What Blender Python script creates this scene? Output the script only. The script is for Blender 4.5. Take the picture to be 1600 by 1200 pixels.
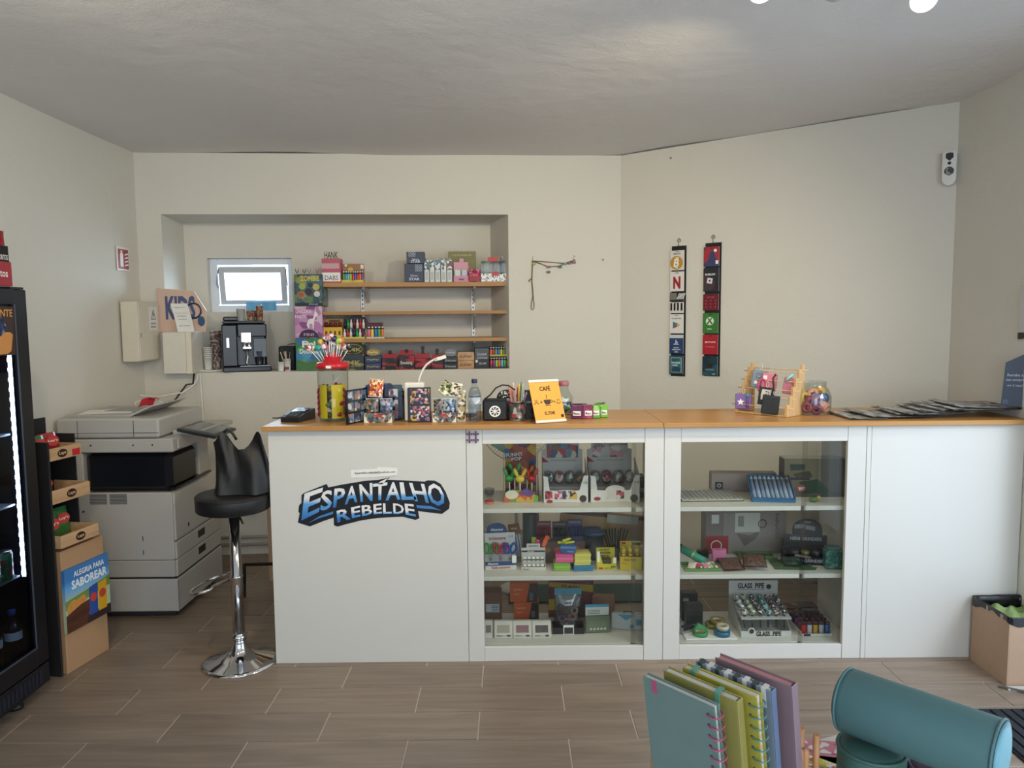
import bpy, bmesh, math, random
from mathutils import Vector, Matrix
for o in list(bpy.data.objects): bpy.data.objects.remove(o)
SC = bpy.context.scene
COL = SC.collection
R = math.radians
random.seed(7)
# ------------------------------------------------------------------ camera, world, lights, exposure
CF, CH, TH, RO = 1160.0, 1.56, math.atan(100/1160.0), 0.009
FWD = Vector((0, math.cos(TH), -math.sin(TH)))
_u0 = Vector((0, math.sin(TH), math.cos(TH))); _r0 = Vector((1, 0, 0))
UPV = _u0*math.cos(RO) + _r0*math.sin(RO)
RTV = _r0*math.cos(RO) - _u0*math.sin(RO)
CAM = Vector((0, 0, CH))
cd = bpy.data.cameras.new('camera'); cam = bpy.data.objects.new('camera', cd); COL.objects.link(cam)
cd.sensor_width = 36; cd.lens = 36*CF/1600; cd.clip_start = .05
mt = Matrix((RTV, UPV, -FWD)).transposed().to_4x4(); mt.translation = CAM
cam.matrix_world = mt
SC.camera = cam
SC.view_settings.view_transform = 'Standard'; SC.view_settings.look = 'None'
SC.view_settings.gamma = 1; SC.view_settings.use_curve_mapping = False
SC.view_settings.exposure = -0.17
w = bpy.data.worlds.new('sky'); SC.world = w; w.use_nodes = True
wb = w.node_tree.nodes['Background']; wb.inputs[0].default_value = (.62, .80, 1.0, 1); wb.inputs[1].default_value = 2.6
def area(name, loc, target, sx, sy, power, col):
    l = bpy.data.lights.new(name, 'AREA'); l.shape = 'RECTANGLE'; l.size = sx; l.size_y = sy; l.energy = power; l.color = col
    o = bpy.data.objects.new(name, l); COL.objects.link(o); o.location = loc
    o.rotation_euler = (Vector(target)-Vector(loc)).to_track_quat('-Z', 'Y').to_euler(); return o
def spotlight(name, loc, target, power, col, size=R(100), blend=.8, rad=.04):
    l = bpy.data.lights.new(name, 'SPOT'); l.energy = power; l.color = col; l.spot_size = size; l.spot_blend = blend; l.shadow_soft_size = rad
    o = bpy.data.objects.new(name, l); COL.objects.link(o); o.location = loc
    o.rotation_euler = (Vector(target)-Vector(loc)).to_track_quat('-Z', 'Y').to_euler(); return o
# daylight through the glass door in the right wall
area('daylight_door', (2.92, 1.4, 2.15), (1.9, 3.3, .55), 1.1, 1.1, 56, (.92, .96, 1.0))
area('front_fill', (.95, -1.95, 1.6), (-1.9, 3.6, 1.8), 1.9, 2.0, 50, (.92, .955, 1.0))  # fill light added outside the unseen front window
area('daylight_niche', (-1.72, 5.75, 1.85), (-1.75, 4.4, 1.2), .5, .34, 22, (.60, .80, 1.0))
# ceiling track lamps: right pair has housings further down, left pair is unseen
WARM = (1.0, .85, .58)
LAMPS = [((.81, 2.46, 2.47), (.0, 5.0, .6), 68), ((1.34, 2.48, 2.47), (1.0, 4.6, .6), 8), ((-1.25, 1.75, 2.47), (-1.5, 4.8, 1.0), 44), ((-.15, 1.75, 2.47), (-.3, 4.9, .6), 36)]
for i, (a_, b_, p_) in enumerate(LAMPS): spotlight('track_lamp_light', a_, b_, p_, WARM, R(125), 1.0, .035)
# ------------------------------------------------------------------ pixel helpers (1600x1200 photo)
def ray(px, py): return FWD + RTV*((px-800)/CF) + UPV*((600-py)/CF)
def at(px, py, Y):
    d = ray(px, py); return CAM + d*(Y/d.y)
def onz(px, py, z):
    d = ray(px, py); return CAM + d*((z-CH)/d.z)
def onpl(px, py, p0, n):
    d = ray(px, py); return CAM + d*((Vector(p0)-CAM).dot(n)/d.dot(n))
def proj(p):
    q = Vector(p)-CAM; k = q.dot(FWD); return 800+CF*q.dot(RTV)/k, 600-CF*q.dot(UPV)/k
def xat(px, Y, z):
    x = (px-800)/CF*Y
    for _ in range(3): x = at(px, proj((x, Y, z))[1], Y).x
    return x
def fit(l, r, t, Y, z):
    a, b = xat(l, Y, z), xat(r, Y, z)
    return (a+b)/2, b-a, at((l+r)/2, t, Y).z - z
# ------------------------------------------------------------------ materials
MC = {}
def lin(h):
    if not isinstance(h, str): return tuple(h)+(1,) if len(h) == 3 else h
    h = h.lstrip('#'); h = ''.join(q*2 for q in h) if len(h) == 3 else h; c = [int(h[i:i+2], 16)/255 for i in (0, 2, 4)]
    return tuple((v/12.92 if v <= .04045 else ((v+.055)/1.055)**2.4) for v in c)+(1,)
def nodes(name):
    m = bpy.data.materials.new(name); m.use_nodes = True; nt = m.node_tree
    return m, nt, nt.nodes['Principled BSDF'], nt.nodes, nt.links
def M(col, rough=.5, metal=0, var=.06, scale=25, bump=0, bscale=200, coat=0, trans=0, spec=.5):
    k = ('M', col, rough, metal, var, scale, bump, bscale, coat, trans, spec)
    if k in MC: return MC[k]
    m, nt, b, N, L = nodes('mat_%s' % str(col).strip('#'))
    b.inputs['Roughness'].default_value = rough; b.inputs['Metallic'].default_value = metal
    b.inputs['Specular IOR Level'].default_value = spec
    if coat: b.inputs['Coat Weight'].default_value = coat; b.inputs['Coat Roughness'].default_value = .12
    tc = N.new('ShaderNodeTexCoord'); c = lin(col)
    n = N.new('ShaderNodeTexNoise'); n.inputs['Scale'].default_value = scale; n.inputs['Detail'].default_value = 3
    L.new(tc.outputs['Object'], n.inputs['Vector'])
    mx = N.new('ShaderNodeMix'); mx.data_type = 'RGBA'
    mx.inputs[6].default_value = tuple(v*(1-var) for v in c[:3])+(1,); mx.inputs[7].default_value = tuple(min(1, v*(1+var)) for v in c[:3])+(1,)
    L.new(n.outputs['Fac'], mx.inputs[0]); L.new(mx.outputs[2], b.inputs['Base Color'])
    if bump:
        n2 = N.new('ShaderNodeTexNoise'); n2.inputs['Scale'].default_value = bscale; n2.inputs['Detail'].default_value = 4
        L.new(tc.outputs['Object'], n2.inputs['Vector'])
        bp = N.new('ShaderNodeBump'); bp.inputs['Strength'].default_value = bump; bp.inputs['Distance'].default_value = .004
        L.new(n2.outputs['Fac'], bp.inputs['Height']); L.new(bp.outputs['Normal'], b.inputs['Normal'])
    MC[k] = m; return m
def Mprint(cols, scale=40, rough=.35, seed=0, stretch=(1, 1, 1), coat=.2):
    """busy printed artwork: irregular patches of the given inks"""
    k = ('P', tuple(cols), scale, rough, seed, stretch)
    if k in MC: return MC[k]
    m, nt, b, N, L = nodes('print_%d' % len(MC)); b.inputs['Roughness'].default_value = rough; b.inputs['Coat Weight'].default_value = coat
    tc = N.new('ShaderNodeTexCoord'); mp = N.new('ShaderNodeMapping')
    mp.inputs['Location'].default_value = (seed*1.37, seed*.71, seed*2.1); mp.inputs['Scale'].default_value = stretch
    L.new(tc.outputs['Object'], mp.inputs['Vector'])
    nz = N.new('ShaderNodeTexNoise'); nz.inputs['Scale'].default_value = scale*1.3; nz.inputs['Detail'].default_value = 2
    L.new(mp.outputs[0], nz.inputs['Vector'])
    ad = N.new('ShaderNodeMix'); ad.data_type = 'VECTOR'; ad.factor_mode = 'UNIFORM'; ad.inputs[0].default_value = .012*40/scale
    L.new(mp.outputs[0], ad.inputs[4]); L.new(nz.outputs['Color'], ad.inputs[5])
    v = N.new('ShaderNodeTexVoronoi'); v.inputs['Scale'].default_value = scale
    L.new(ad.outputs[1], v.inputs['Vector'])
    sp = N.new('ShaderNodeSeparateColor'); L.new(v.outputs['Color'], sp.inputs[0])
    r = N.new('ShaderNodeValToRGB'); r.color_ramp.interpolation = 'CONSTANT'
    e = r.color_ramp.elements
    while len(e) < len(cols): e.new(.5)
    for i, c in enumerate(cols): e[i].position = i/len(cols); e[i].color = lin(c)
    L.new(sp.outputs[0], r.inputs[0]); L.new(r.outputs[0], b.inputs['Base Color'])
    MC[k] = m; return m
def Mglass(tint='#ffffff', refl=1.0, rough=.02, clear=.99):
    k = ('G', tint, refl, rough, clear)
    if k in MC: return MC[k]
    m, nt, b, N, L = nodes('glass'); N.remove(b)
    out = N['Material Output']; t = N.new('ShaderNodeBsdfTransparent'); g = N.new('ShaderNodeBsdfGlossy')
    c = lin(tint); t.inputs[0].default_value = tuple(v*clear for v in c[:3])+(1,); g.inputs['Roughness'].default_value = rough
    f = N.new('ShaderNodeLayerWeight'); f.inputs['Blend'].default_value = .5
    pw = N.new('ShaderNodeMath'); pw.operation = 'POWER'; pw.inputs[1].default_value = 5; L.new(f.outputs['Facing'], pw.inputs[0])
    mu = N.new('ShaderNodeMath'); mu.operation = 'MULTIPLY_ADD'; mu.inputs[1].default_value = .9*min(1, refl); mu.inputs[2].default_value = .03*refl; L.new(pw.outputs[0], mu.inputs[0])
    mx = N.new('ShaderNodeMixShader'); L.new(mu.outputs[0], mx.inputs[0]); L.new(t.outputs[0], mx.inputs[1]); L.new(g.outputs[0], mx.inputs[2])
    L.new(mx.outputs[0], out.inputs[0]); MC[k] = m; return m
def Memit(col, s):
    k = ('E', col, s)
    if k in MC: return MC[k]
    m, nt, b, N, L = nodes('lamp'); b.inputs['Base Color'].default_value = lin(col)
    b.inputs['Emission Color'].default_value = lin(col); b.inputs['Emission Strength'].default_value = s; MC[k] = m; return m
def Mwall(col, bump=.25, bscale=120, var=.03, rough=.85):
    k = ('W', col, bump)
    if k in MC: return MC[k]
    m, nt, b, N, L = nodes('painted_plaster'); b.inputs['Roughness'].default_value = rough; b.inputs['Specular IOR Level'].default_value = .25
    tc = N.new('ShaderNodeTexCoord'); c = lin(col)
    n = N.new('ShaderNodeTexNoise'); n.inputs['Scale'].default_value = 1.7; n.inputs['Detail'].default_value = 6; n.inputs['Roughness'].default_value = .65
    L.new(tc.outputs['Object'], n.inputs['Vector'])
    mx = N.new('ShaderNodeMix'); mx.data_type = 'RGBA'
    mx.inputs[6].default_value = tuple(v*(1-var) for v in c[:3])+(1,); mx.inputs[7].default_value = tuple(min(1, v*(1+var)) for v in c[:3])+(1,)
    L.new(n.outputs['Fac'], mx.inputs[0]); L.new(mx.outputs[2], b.inputs['Base Color'])
    n2 = N.new('ShaderNodeTexNoise'); n2.inputs['Scale'].default_value = bscale; n2.inputs['Detail'].default_value = 5
    n3 = N.new('ShaderNodeTexNoise'); n3.inputs['Scale'].default_value = 6; n3.inputs['Detail'].default_value = 3
    L.new(tc.outputs['Object'], n2.inputs['Vector']); L.new(tc.outputs['Object'], n3.inputs['Vector'])
    ma = N.new('ShaderNodeMath'); ma.operation = 'MULTIPLY_ADD'; ma.inputs[1].default_value = .25; L.new(n2.outputs[0], ma.inputs[0]); L.new(n3.outputs[0], ma.inputs[2])
    bp = N.new('ShaderNodeBump'); bp.inputs['Strength'].default_value = bump; bp.inputs['Distance'].default_value = .02
    L.new(ma.outputs[0], bp.inputs['Height']); L.new(bp.outputs[0], b.inputs['Normal']); MC[k] = m; return m
def Mwood(c1, c2, scale=6, axis=0, rough=.45, fine=1.0, spec=.5):
    k = ('wood', c1, c2, scale, axis, rough, fine)
    if k in MC: return MC[k]
    m, nt, b, N, L = nodes('wood_grain'); b.inputs['Roughness'].default_value = rough; b.inputs['Specular IOR Level'].default_value = spec
    tc = N.new('ShaderNodeTexCoord'); oi = N.new('ShaderNodeObjectInfo'); mp = N.new('ShaderNodeMapping')
    s = [scale*6]*3; s[axis] = scale*.45; mp.inputs['Scale'].default_value = s
    L.new(tc.outputs['Object'], mp.inputs['Vector'])
    cx = N.new('ShaderNodeMath'); cx.operation = 'MULTIPLY'; cx.inputs[1].default_value = 37; L.new(oi.outputs['Random'], cx.inputs[0])
    ad = N.new('ShaderNodeVectorMath'); ad.operation = 'ADD'; L.new(mp.outputs[0], ad.inputs[0]); L.new(cx.outputs[0], ad.inputs[1])
    n = N.new('ShaderNodeTexNoise'); n.inputs['Scale'].default_value = 1; n.inputs['Detail'].default_value = 7; n.inputs['Roughness'].default_value = .62; n.inputs['Distortion'].default_value = .6
    L.new(ad.outputs[0], n.inputs['Vector'])
    r = N.new('ShaderNodeValToRGB'); r.color_ramp.elements[0].position = .3; r.color_ramp.elements[0].color = lin(c1); r.color_ramp.elements[1].position = .72; r.color_ramp.elements[1].color = lin(c2)
    L.new(n.outputs[0], r.inputs[0])
    hs = N.new('ShaderNodeHueSaturation'); mr = N.new('ShaderNodeMapRange'); mr.inputs[3].default_value = 1-.09*fine; mr.inputs[4].default_value = 1+.09*fine
    L.new(oi.outputs['Random'], mr.inputs[0]); L.new(mr.outputs[0], hs.inputs['Value']); L.new(r.outputs[0], hs.inputs['Color'])
    L.new(hs.outputs[0], b.inputs['Base Color'])
    bp = N.new('ShaderNodeBump'); bp.inputs['Strength'].default_value = .08; bp.inputs['Distance'].default_value = .003; L.new(n.outputs[0], bp.inputs['Height']); L.new(bp.outputs[0], b.inputs['Normal'])
    MC[k] = m; return m
def Mgradz(c_low, c_high, z0, z1, rough=.4):
    """ink that runs from one colour to another up the print"""
    k = ('gz', c_low, c_high, z0, z1)
    if k in MC: return MC[k]
    m, nt, b, N, L = nodes('gradient_ink'); b.inputs['Roughness'].default_value = rough
    tc = N.new('ShaderNodeTexCoord'); sp = N.new('ShaderNodeSeparateXYZ'); L.new(tc.outputs['Object'], sp.inputs[0])
    mr = N.new('ShaderNodeMapRange'); mr.inputs[1].default_value = z0; mr.inputs[2].default_value = z1; L.new(sp.outputs[2], mr.inputs[0])
    r = N.new('ShaderNodeValToRGB'); e = r.color_ramp.elements
    e[0].position = .0; e[0].color = lin(c_low); e[1].position = .62; e[1].color = lin(c_high); x = e.new(.45); x.color = lin('#5ea3dd')
    L.new(mr.outputs[0], r.inputs[0]); L.new(r.outputs[0], b.inputs['Base Color']); MC[k] = m; return m
# ------------------------------------------------------------------ mesh builder
class MB:
    def __init__(s): s.v = []; s.f = []; s.mi = []; s.sm = []; s.X = None
    def add(s, vs, fs, mi=0, smooth=False):
        o = len(s.v)
        for p in vs:
            p = Vector(p)
            if s.X is not None: p = s.X @ p
            s.v.append(p)
        for f in fs: s.f.append(tuple(i+o for i in f)); s.mi.append(mi); s.sm.append(smooth)
        return s
    def box(s, x0, x1, y0, y1, z0, z1, mi=0, b=0):
        if x0 > x1: x0, x1 = x1, x0
        if y0 > y1: y0, y1 = y1, y0
        if z0 > z1: z0, z1 = z1, z0
        if b <= 0:
            vs = [(x, y, z) for x in (x0, x1) for y in (y0, y1) for z in (z0, z1)]
            return s.add(vs, [(0, 1, 3, 2), (4, 6, 7, 5), (0, 4, 5, 1), (2, 3, 7, 6), (0, 2, 6, 4), (1, 5, 7, 3)], mi)
        b = min(b, (x1-x0)*.49, (y1-y0)*.49, (z1-z0)*.49)
        vs = []; idx = {}
        for sx in (0, 1):
            for sy in (0, 1):
                for sz in (0, 1):
                    X, Y, Z = (x0, x1)[sx], (y0, y1)[sy], (z0, z1)[sz]
                    ix, iy, iz = X+(b if sx == 0 else -b), Y+(b if sy == 0 else -b), Z+(b if sz == 0 else -b)
                    for a, p in enumerate(((X, iy, iz), (ix, Y, iz), (ix, iy, Z))):
                        idx[(sx, sy, sz, a)] = len(vs); vs.append(p)
        fs = []
        for e in (0, 1):
            fs.append([idx[(e, y, z, 0)] for y, z in ((0, 0), (1, 0), (1, 1), (0, 1))])
            fs.append([idx[(x, e, z, 1)] for x, z in ((0, 0), (1, 0), (1, 1), (0, 1))])
            fs.append([idx[(x, y, e, 2)] for x, y in ((0, 0), (1, 0), (1, 1), (0, 1))])
        for p in (0, 1):
            for q in (0, 1):
                fs.append([idx[(0, p, q, 1)], idx[(1, p, q, 1)], idx[(1, p, q, 2)], idx[(0, p, q, 2)]])
                fs.append([idx[(p, 0, q, 0)], idx[(p, 1, q, 0)], idx[(p, 1, q, 2)], idx[(p, 0, q, 2)]])
                fs.append([idx[(p, q, 0, 0)], idx[(p, q, 1, 0)], idx[(p, q, 1, 1)], idx[(p, q, 0, 1)]])
                for r_ in (0, 1): fs.append([idx[(p, q, r_, a)] for a in (0, 1, 2)])
        return s.add(vs, fs, mi)
    def lathe(s, prof, n=20, c=(0, 0, 0), mi=0, smooth=True, cap=True):
        vs = []; fs = []; k = len(prof)
        for r_, z in prof:
            for i in range(n):
                a = 2*math.pi*i/n; vs.append((c[0]+r_*math.cos(a), c[1]+r_*math.sin(a), c[2]+z))
        for j in range(k-1):
            for i in range(n): fs.append((j*n+i, j*n+(i+1) % n, (j+1)*n+(i+1) % n, (j+1)*n+i))
        s.add(vs, fs, mi, smooth)
        if cap:
            if prof[0][0] > 1e-5: s.add(vs[:n], [tuple(range(n))], mi)
            if prof[-1][0] > 1e-5: s.add(vs[-n:], [tuple(range(n))], mi)
        return s
    def cyl(s, p0, p1, r0, r1=None, n=14, mi=0, cap=True, smooth=True):
        r1 = r0 if r1 is None else r1
        p0, p1 = Vector(p0), Vector(p1); d = (p1-p0).normalized()
        u = d.orthogonal().normalized(); v = d.cross(u)
        vs = []
        for p, r_ in ((p0, r0), (p1, r1)):
            for i in range(n):
                a = 2*math.pi*i/n; vs.append(p+u*(r_*math.cos(a))+v*(r_*math.sin(a)))
        s.add(vs, [(i, (i+1) % n, n+(i+1) % n, n+i) for i in range(n)], mi, smooth)
        if cap: s.add(vs, [tuple(range(n)), tuple(range(n, 2*n))], mi)
        return s
    def tube(s, pts, r, n=8, closed=False, mi=0):
        pts = [Vector(p) for p in pts]; k = len(pts); vs = []; u = None
        for i, p in enumerate(pts):
            a = pts[(i-1) % k] if (i > 0 or closed) else p; b = pts[(i+1) % k] if (i < k-1 or closed) else p
            t = (b-a).normalized()
            u = t.orthogonal().normalized() if u is None else (u - t*u.dot(t)).normalized()
            v = t.cross(u); rr = r[i] if isinstance(r, (list, tuple)) else r
            for j in range(n):
                q = 2*math.pi*j/n; vs.append(p+u*(rr*math.cos(q))+v*(rr*math.sin(q)))
        fs = [(i*n+j, i*n+(j+1) % n, ((i+1) % k)*n+(j+1) % n, ((i+1) % k)*n+j) for i in range(k if closed else k-1) for j in range(n)]
        s.add(vs, fs, mi, True)
        if not closed: s.add(vs, [tuple(range(n)), tuple(range((k-1)*n, k*n))], mi)
        return s
    def prism(s, out, y0, y1, mi=0, plane='xz'):
        n = len(out)
        def P3(a, b, c): return (a, c, b) if plane == 'xz' else ((a, b, c) if plane == 'xy' else (c, a, b))
        vs = [P3(a, b, y0) for a, b in out]+[P3(a, b, y1) for a, b in out]
        return s.add(vs, [tuple(range(n)), tuple(range(n, 2*n))]+[(i, (i+1) % n, n+(i+1) % n, n+i) for i in range(n)], mi)
    def ball(s, c, r, n=14, m=8, mi=0, sc=(1, 1, 1)):
        prof = [(max(1e-6, r*math.sin(math.pi*j/m)), -r*math.cos(math.pi*j/m)) for j in range(m+1)]
        X0 = s.X; T_ = Matrix.Translation(c) @ Matrix.Diagonal((*sc, 1)); s.X = T_ if X0 is None else X0 @ T_
        s.lathe(prof, n, mi=mi, cap=False); s.X = X0; return s
    def torus(s, c, Rr, r, n=24, m=8, axis='z', mi=0, sc=(1, 1)):
        pts = []
        for i in range(n):
            a = 2*math.pi*i/n; x, y = Rr*math.cos(a)*sc[0], Rr*math.sin(a)*sc[1]
            pts.append(Vector(c)+Vector({'z': (x, y, 0), 'y': (x, 0, y), 'x': (0, x, y)}[axis]))
        return s.tube(pts, r, m, True, mi)
    def grid(s, fn, nu, nv, mi=0, smooth=True, closed_u=False):
        vs = [fn(i/nu, j/nv) for j in range(nv+1) for i in range(nu+1)]
        return s.add(vs, [(j*(nu+1)+i, j*(nu+1)+i+1, (j+1)*(nu+1)+i+1, (j+1)*(nu+1)+i) for j in range(nv) for i in range(nu)], mi, smooth)
    def pillow(s, w_, h_, t, n=8, mi=0, crimp=.06):
        """sealed bag standing in xz, base at z=0"""
        def sh(u, v):
            e = (1-(2*u-1)**6)*max(0, 1-abs(2*v-1)**(3 if crimp else 8))
            return t/2*math.sqrt(max(0, (1-(2*u-1)**2)))*max(0, min(1, (min(v, 1-v)-crimp)/.25))**.6 if crimp else t/2*e
        for sg in (-1, 1):
            s.grid(lambda u, v: ((u-.5)*w_*(1-.04*math.sin(math.pi*v)), sg*(sh(u, v)+.0006), v*h_), n, n, mi)
        return s
    def mesh(s, name):
        me = bpy.data.meshes.new(name); me.from_pydata([tuple(p) for p in s.v], [], s.f)
        me.polygons.foreach_set('material_index', s.mi); me.polygons.foreach_set('use_smooth', s.sm)
        bm = bmesh.new(); bm.from_mesh(me); bmesh.ops.remove_doubles(bm, verts=bm.verts, dist=1e-6)
        bmesh.ops.recalc_face_normals(bm, faces=bm.faces); bm.to_mesh(me); bm.free(); me.update(); return me
def mk(name, mb, mats, parent=None, loc=None, rot=None, label=None):
    me = mb if isinstance(mb, bpy.types.Mesh) else mb.mesh(name)
    o = bpy.data.objects.new(name, me); COL.objects.link(o)
    for m in (mats if isinstance(mats, (list, tuple)) else [mats]):
        if m is not None: me.materials.append(m)
    if parent is not None: o.parent = parent
    if loc is not None: o.location = loc
    if rot is not None: o.rotation_euler = rot
    if label: o['label'] = label
    return o
P = mk
def tag(o, label, cat, group=None):
    o['label'] = label; o['category'] = cat
    if group: o['group'] = group
    return o
def T(name, label, cat, loc=(0, 0, 0), rz=0, group=None, rx=0, ry=0):
    o = bpy.data.objects.new(name, None); COL.objects.link(o); o.empty_display_size = .05
    o.location = loc; o.rotation_euler = (rx, ry, rz); return tag(o, label, cat, group)
def S(name, label, cat, mb, mats, loc=(0, 0, 0), rz=0, group=None, rx=0, ry=0):
    return tag(mk(name, mb, mats, None, loc, (rx, ry, rz)), label, cat, group)
def ST(name, mb, mats, parent=None):
    o = mk(name, mb, mats, parent); 
    if parent is None: o['kind'] = 'structure'
    return o
def copy_tree(o, parent=None, label=None):
    c = o.copy(); COL.objects.link(c)
    if parent is not None: c.parent = parent
    if label: c['label'] = label
    for ch in list(o.children): copy_tree(ch, c)
    return c
_tm = {}
def glyphs(s, bold=.0):
    k = (s, bold)
    if k in _tm: return _tm[k]
    cu = bpy.data.curves.new('lettering', 'FONT'); cu.body = s; cu.size = 1; cu.align_x = 'CENTER'; cu.extrude = .0; cu.offset = bold; cu.resolution_u = 2
    ob = bpy.data.objects.new('lettering', cu); me = bpy.data.meshes.new_from_object(ob)
    vs = [v.co.copy() for v in me.vertices]; fs = [tuple(p.vertices) for p in me.polygons]
    bpy.data.objects.remove(ob); bpy.data.curves.remove(cu); bpy.data.meshes.remove(me)
    x0, x1 = min(v.x for v in vs), max(v.x for v in vs); y0, y1 = min(v.y for v in vs), max(v.y for v in vs)
    vs = [((v.x-x0)/(x1-x0), (v.y-y0)/(y1-y0)) for v in vs]
    _tm[k] = (vs, fs); return _tm[k]
FX = Matrix.Rotation(R(90), 4, 'Z')
def txt(parent, s, wd, ht, c, mat, bold=.02, X=None, name='lettering', skew=0, tilt=0):
    """flat printed lettering, centre c (local), facing -Y unless X turns it"""
    vs, fs = glyphs(s, bold); mb = MB()
    ct, st = math.cos(tilt), math.sin(tilt); q = []
    for u, v in vs:
        a, b = (u-.5)*wd+skew*(v-.5)*ht, (v-.5)*ht; a, b = a*ct-b*st, a*st+b*ct
        p = Vector((a, 0, b)); q.append((X @ p if X is not None else p)+Vector(c))
    mb.add(q, fs)
    me = bpy.data.meshes.new(name); me.from_pydata([tuple(p) for p in mb.v], [], mb.f)
    return mk(name, me, mat, parent)
def plate(parent, name, x0, x1, z0, z1, y, mat, t=.0012, label=None):
    return P(name, MB().box(x0, x1, y-t, y, z0, z1), mat, parent, label=label)
def poly(parent, name, pts, y, mat, t=.0012):
    return P(name, MB().prism(pts, y-t, y), mat, parent)
def circ(cx, cz, r, n=20, sx=1, sz=1): return [(cx+r*sx*math.cos(2*math.pi*i/n), cz+r*sz*math.sin(2*math.pi*i/n)) for i in range(n)]
WHITE = M('#e8e6e0', .4); BLACK = M('#141416', .45); CHROME = M('#d8d8da', .08, 1.0, var=.01); STEEL = M('#b5b5b8', .3, 1.0)
CARD = M('#a67f5c', .8, var=.08, scale=60); PAPER = M('#eeece6', .7); GLASS = Mglass(); CLEAR = Mglass('#f4f8f8', 1.2, .05, .96)
RED = M('#b8202c', .4); INK = M('#1a1a1c', .6); PWHITE = M('#f1f0ec', .5)
# ================================================================== room shell
HC = 2.65
A = Vector((-2.41, 4.86, 0)); B = Vector((.742, 5.08, 0)); Cn = Vector((2.294, 3.889, 0)); D_ = Vector((2.311, 3.3, 0))
A0 = Vector((-2.29, -1.6, 0)); 
WP = Mwall('#dcd8cd'); CP = Mwall('#dfdcd9', .5, 90, .04)
def wall_frame(p, q):
    """local frame: x along p->q, y outward (away from room), z up"""
    d = (q-p); L = d.length; d.normalize(); n = Vector((-d.y, d.x, 0))
    Xm = Matrix(((d.x, n.x, 0, p.x), (d.y, n.y, 0, p.y), (0, 0, 1, 0), (0, 0, 0, 1))); return Xm, L, n
XB, LB, NB = wall_frame(A, B)
XBi = XB.inverted()
def onback(px, py, v=0): return XBi @ onpl(px, py, A+NB*v, NB)
ul = onback(257, 450).x; ur = onback(795, 450).x; nt_ = onback(520, 335).z; SILL = onback(600, 578.5).z
ND = .37
uli = onback(291, 450, ND).x; uri = onback(767, 450, ND).x; nti = onback(520, 349, ND).z
mb = MB(); mb.X = XB
mb.box(-.1, ul, 0, .45, 0, HC); mb.box(ur, LB+.02, 0, .45, 0, HC)
mb.box(ul, ur, 0, .45, nt_, HC); mb.box(ul, ur, 0, .45, 0, SILL)
ST('wall_back', mb, WP)
# niche lining with the small window hole
w0, w1 = onback(325, 450, ND), onback(457, 450, ND); wz0 = onback(390, 488, ND).z; wz1 = onback(390, 403, ND).z
mb = MB(); mb.X = XB; b0, b1 = ND, ND+.16
mb.box(uli-.2, w0.x, b0, b1, SILL-.1, nti+.1); mb.box(w1.x, uri+.25, b0, b1, SILL-.1, nti+.1)
mb.box(w0.x, w1.x, b0, b1, SILL-.1, wz0); mb.box(w0.x, w1.x, b0, b1, wz1, nti+.1)
ST('wall_niche', mb, WP)
mb = MB(); mb.X = XB      # splayed jambs and sloping head of the niche
mb.add([(ul, 0, SILL), (ul, 0, nt_), (uli, ND, nti), (uli, ND, SILL), (ul-.03, .45, SILL), (ul-.03, .45, nt_)], [(0, 1, 2, 3)])
mb.add([(ur, 0, SILL), (ur, 0, nt_), (uri, ND, nti), (uri, ND, SILL)], [(0, 1, 2, 3)])
mb.add([(ul, 0, nt_), (ur, 0, nt_), (uri, ND, nti), (uli, ND, nti)], [(0, 1, 2, 3)])
ST('trim_niche', mb, WP)
def slab(name, p, q, mat, t=.12, z0=0, z1=HC, ext=0):
    Xm, L, n = wall_frame(p, q); m_ = MB(); m_.X = Xm; m_.box(-ext, L+ext, 0, t, z0, z1); return ST(name, m_, mat)
slab('wall_back_right', B, Cn, WP, ext=.0)
DY0, DY1, DZ = 1.0, 3.12, 2.08      # glazed shop door opening in the right wall
mb = MB(); mb.box(2.294, 2.43, DY1, 4.1, 0, HC); mb.box(2.31, 2.43, -1.6, DY0, 0, HC); mb.box(2.31, 2.43, DY0, DY1, DZ, HC)
ST('wall_right', mb, WP)
slab('wall_left', A0, A, WP, ext=.0)
mb = MB(); mb.box(-2.45, -1.8, -1.72, -1.6, 0, HC); mb.box(2.0, 2.45, -1.72, -1.6, 0, HC); mb.box(-1.8, 2.0, -1.72, -1.6, 0, .4); mb.box(-1.8, 2.0, -1.72, -1.6, 2.5, HC)
ST('wall_front', mb, WP)
mb = MB()
def ceil(u, v):
    x, y = -2.6+5.2*u, -1.7+7.3*v
    return (x, y, HC+.006*math.sin(x*2.3+y*1.1)+.004*math.sin(x*5.1-y*2))
mb.grid(ceil, 40, 50); mb.box(-2.6, 2.6, -1.75, 5.6, HC+.03, HC+.12)
ST('ceiling', mb, CP)
# door and shop-window joinery
d1 = ST('door_1', MB().box(2.33, 2.39, DY0, DY0+.06, 0, DZ).box(2.33, 2.39, DY1-.06, DY1, 0, DZ).box(2.33, 2.39, DY0, DY1, DZ-.06, DZ).box(2.33, 2.39, DY0, DY1, 0, .03), M('#c9cacb', .35, .8))
P('pane', MB().box(2.355, 2.361, DY0+.06, DY1-.06, .03, DZ-.06), GLASS, d1)
w2 = ST('window_2', MB().box(-1.8, -1.75, -1.69, -1.63, .4, 2.5).box(1.95, 2.0, -1.69, -1.63, .4, 2.5).box(.07, .13, -1.69, -1.63, .4, 2.5).box(-1.8, 2, -1.69, -1.63, .4, .45).box(-1.8, 2, -1.69, -1.63, 2.45, 2.5), M('#d8d8d8', .4))
P('pane', MB().box(-1.75, 1.95, -1.663, -1.657, .45, 2.45), GLASS, w2)
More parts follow.
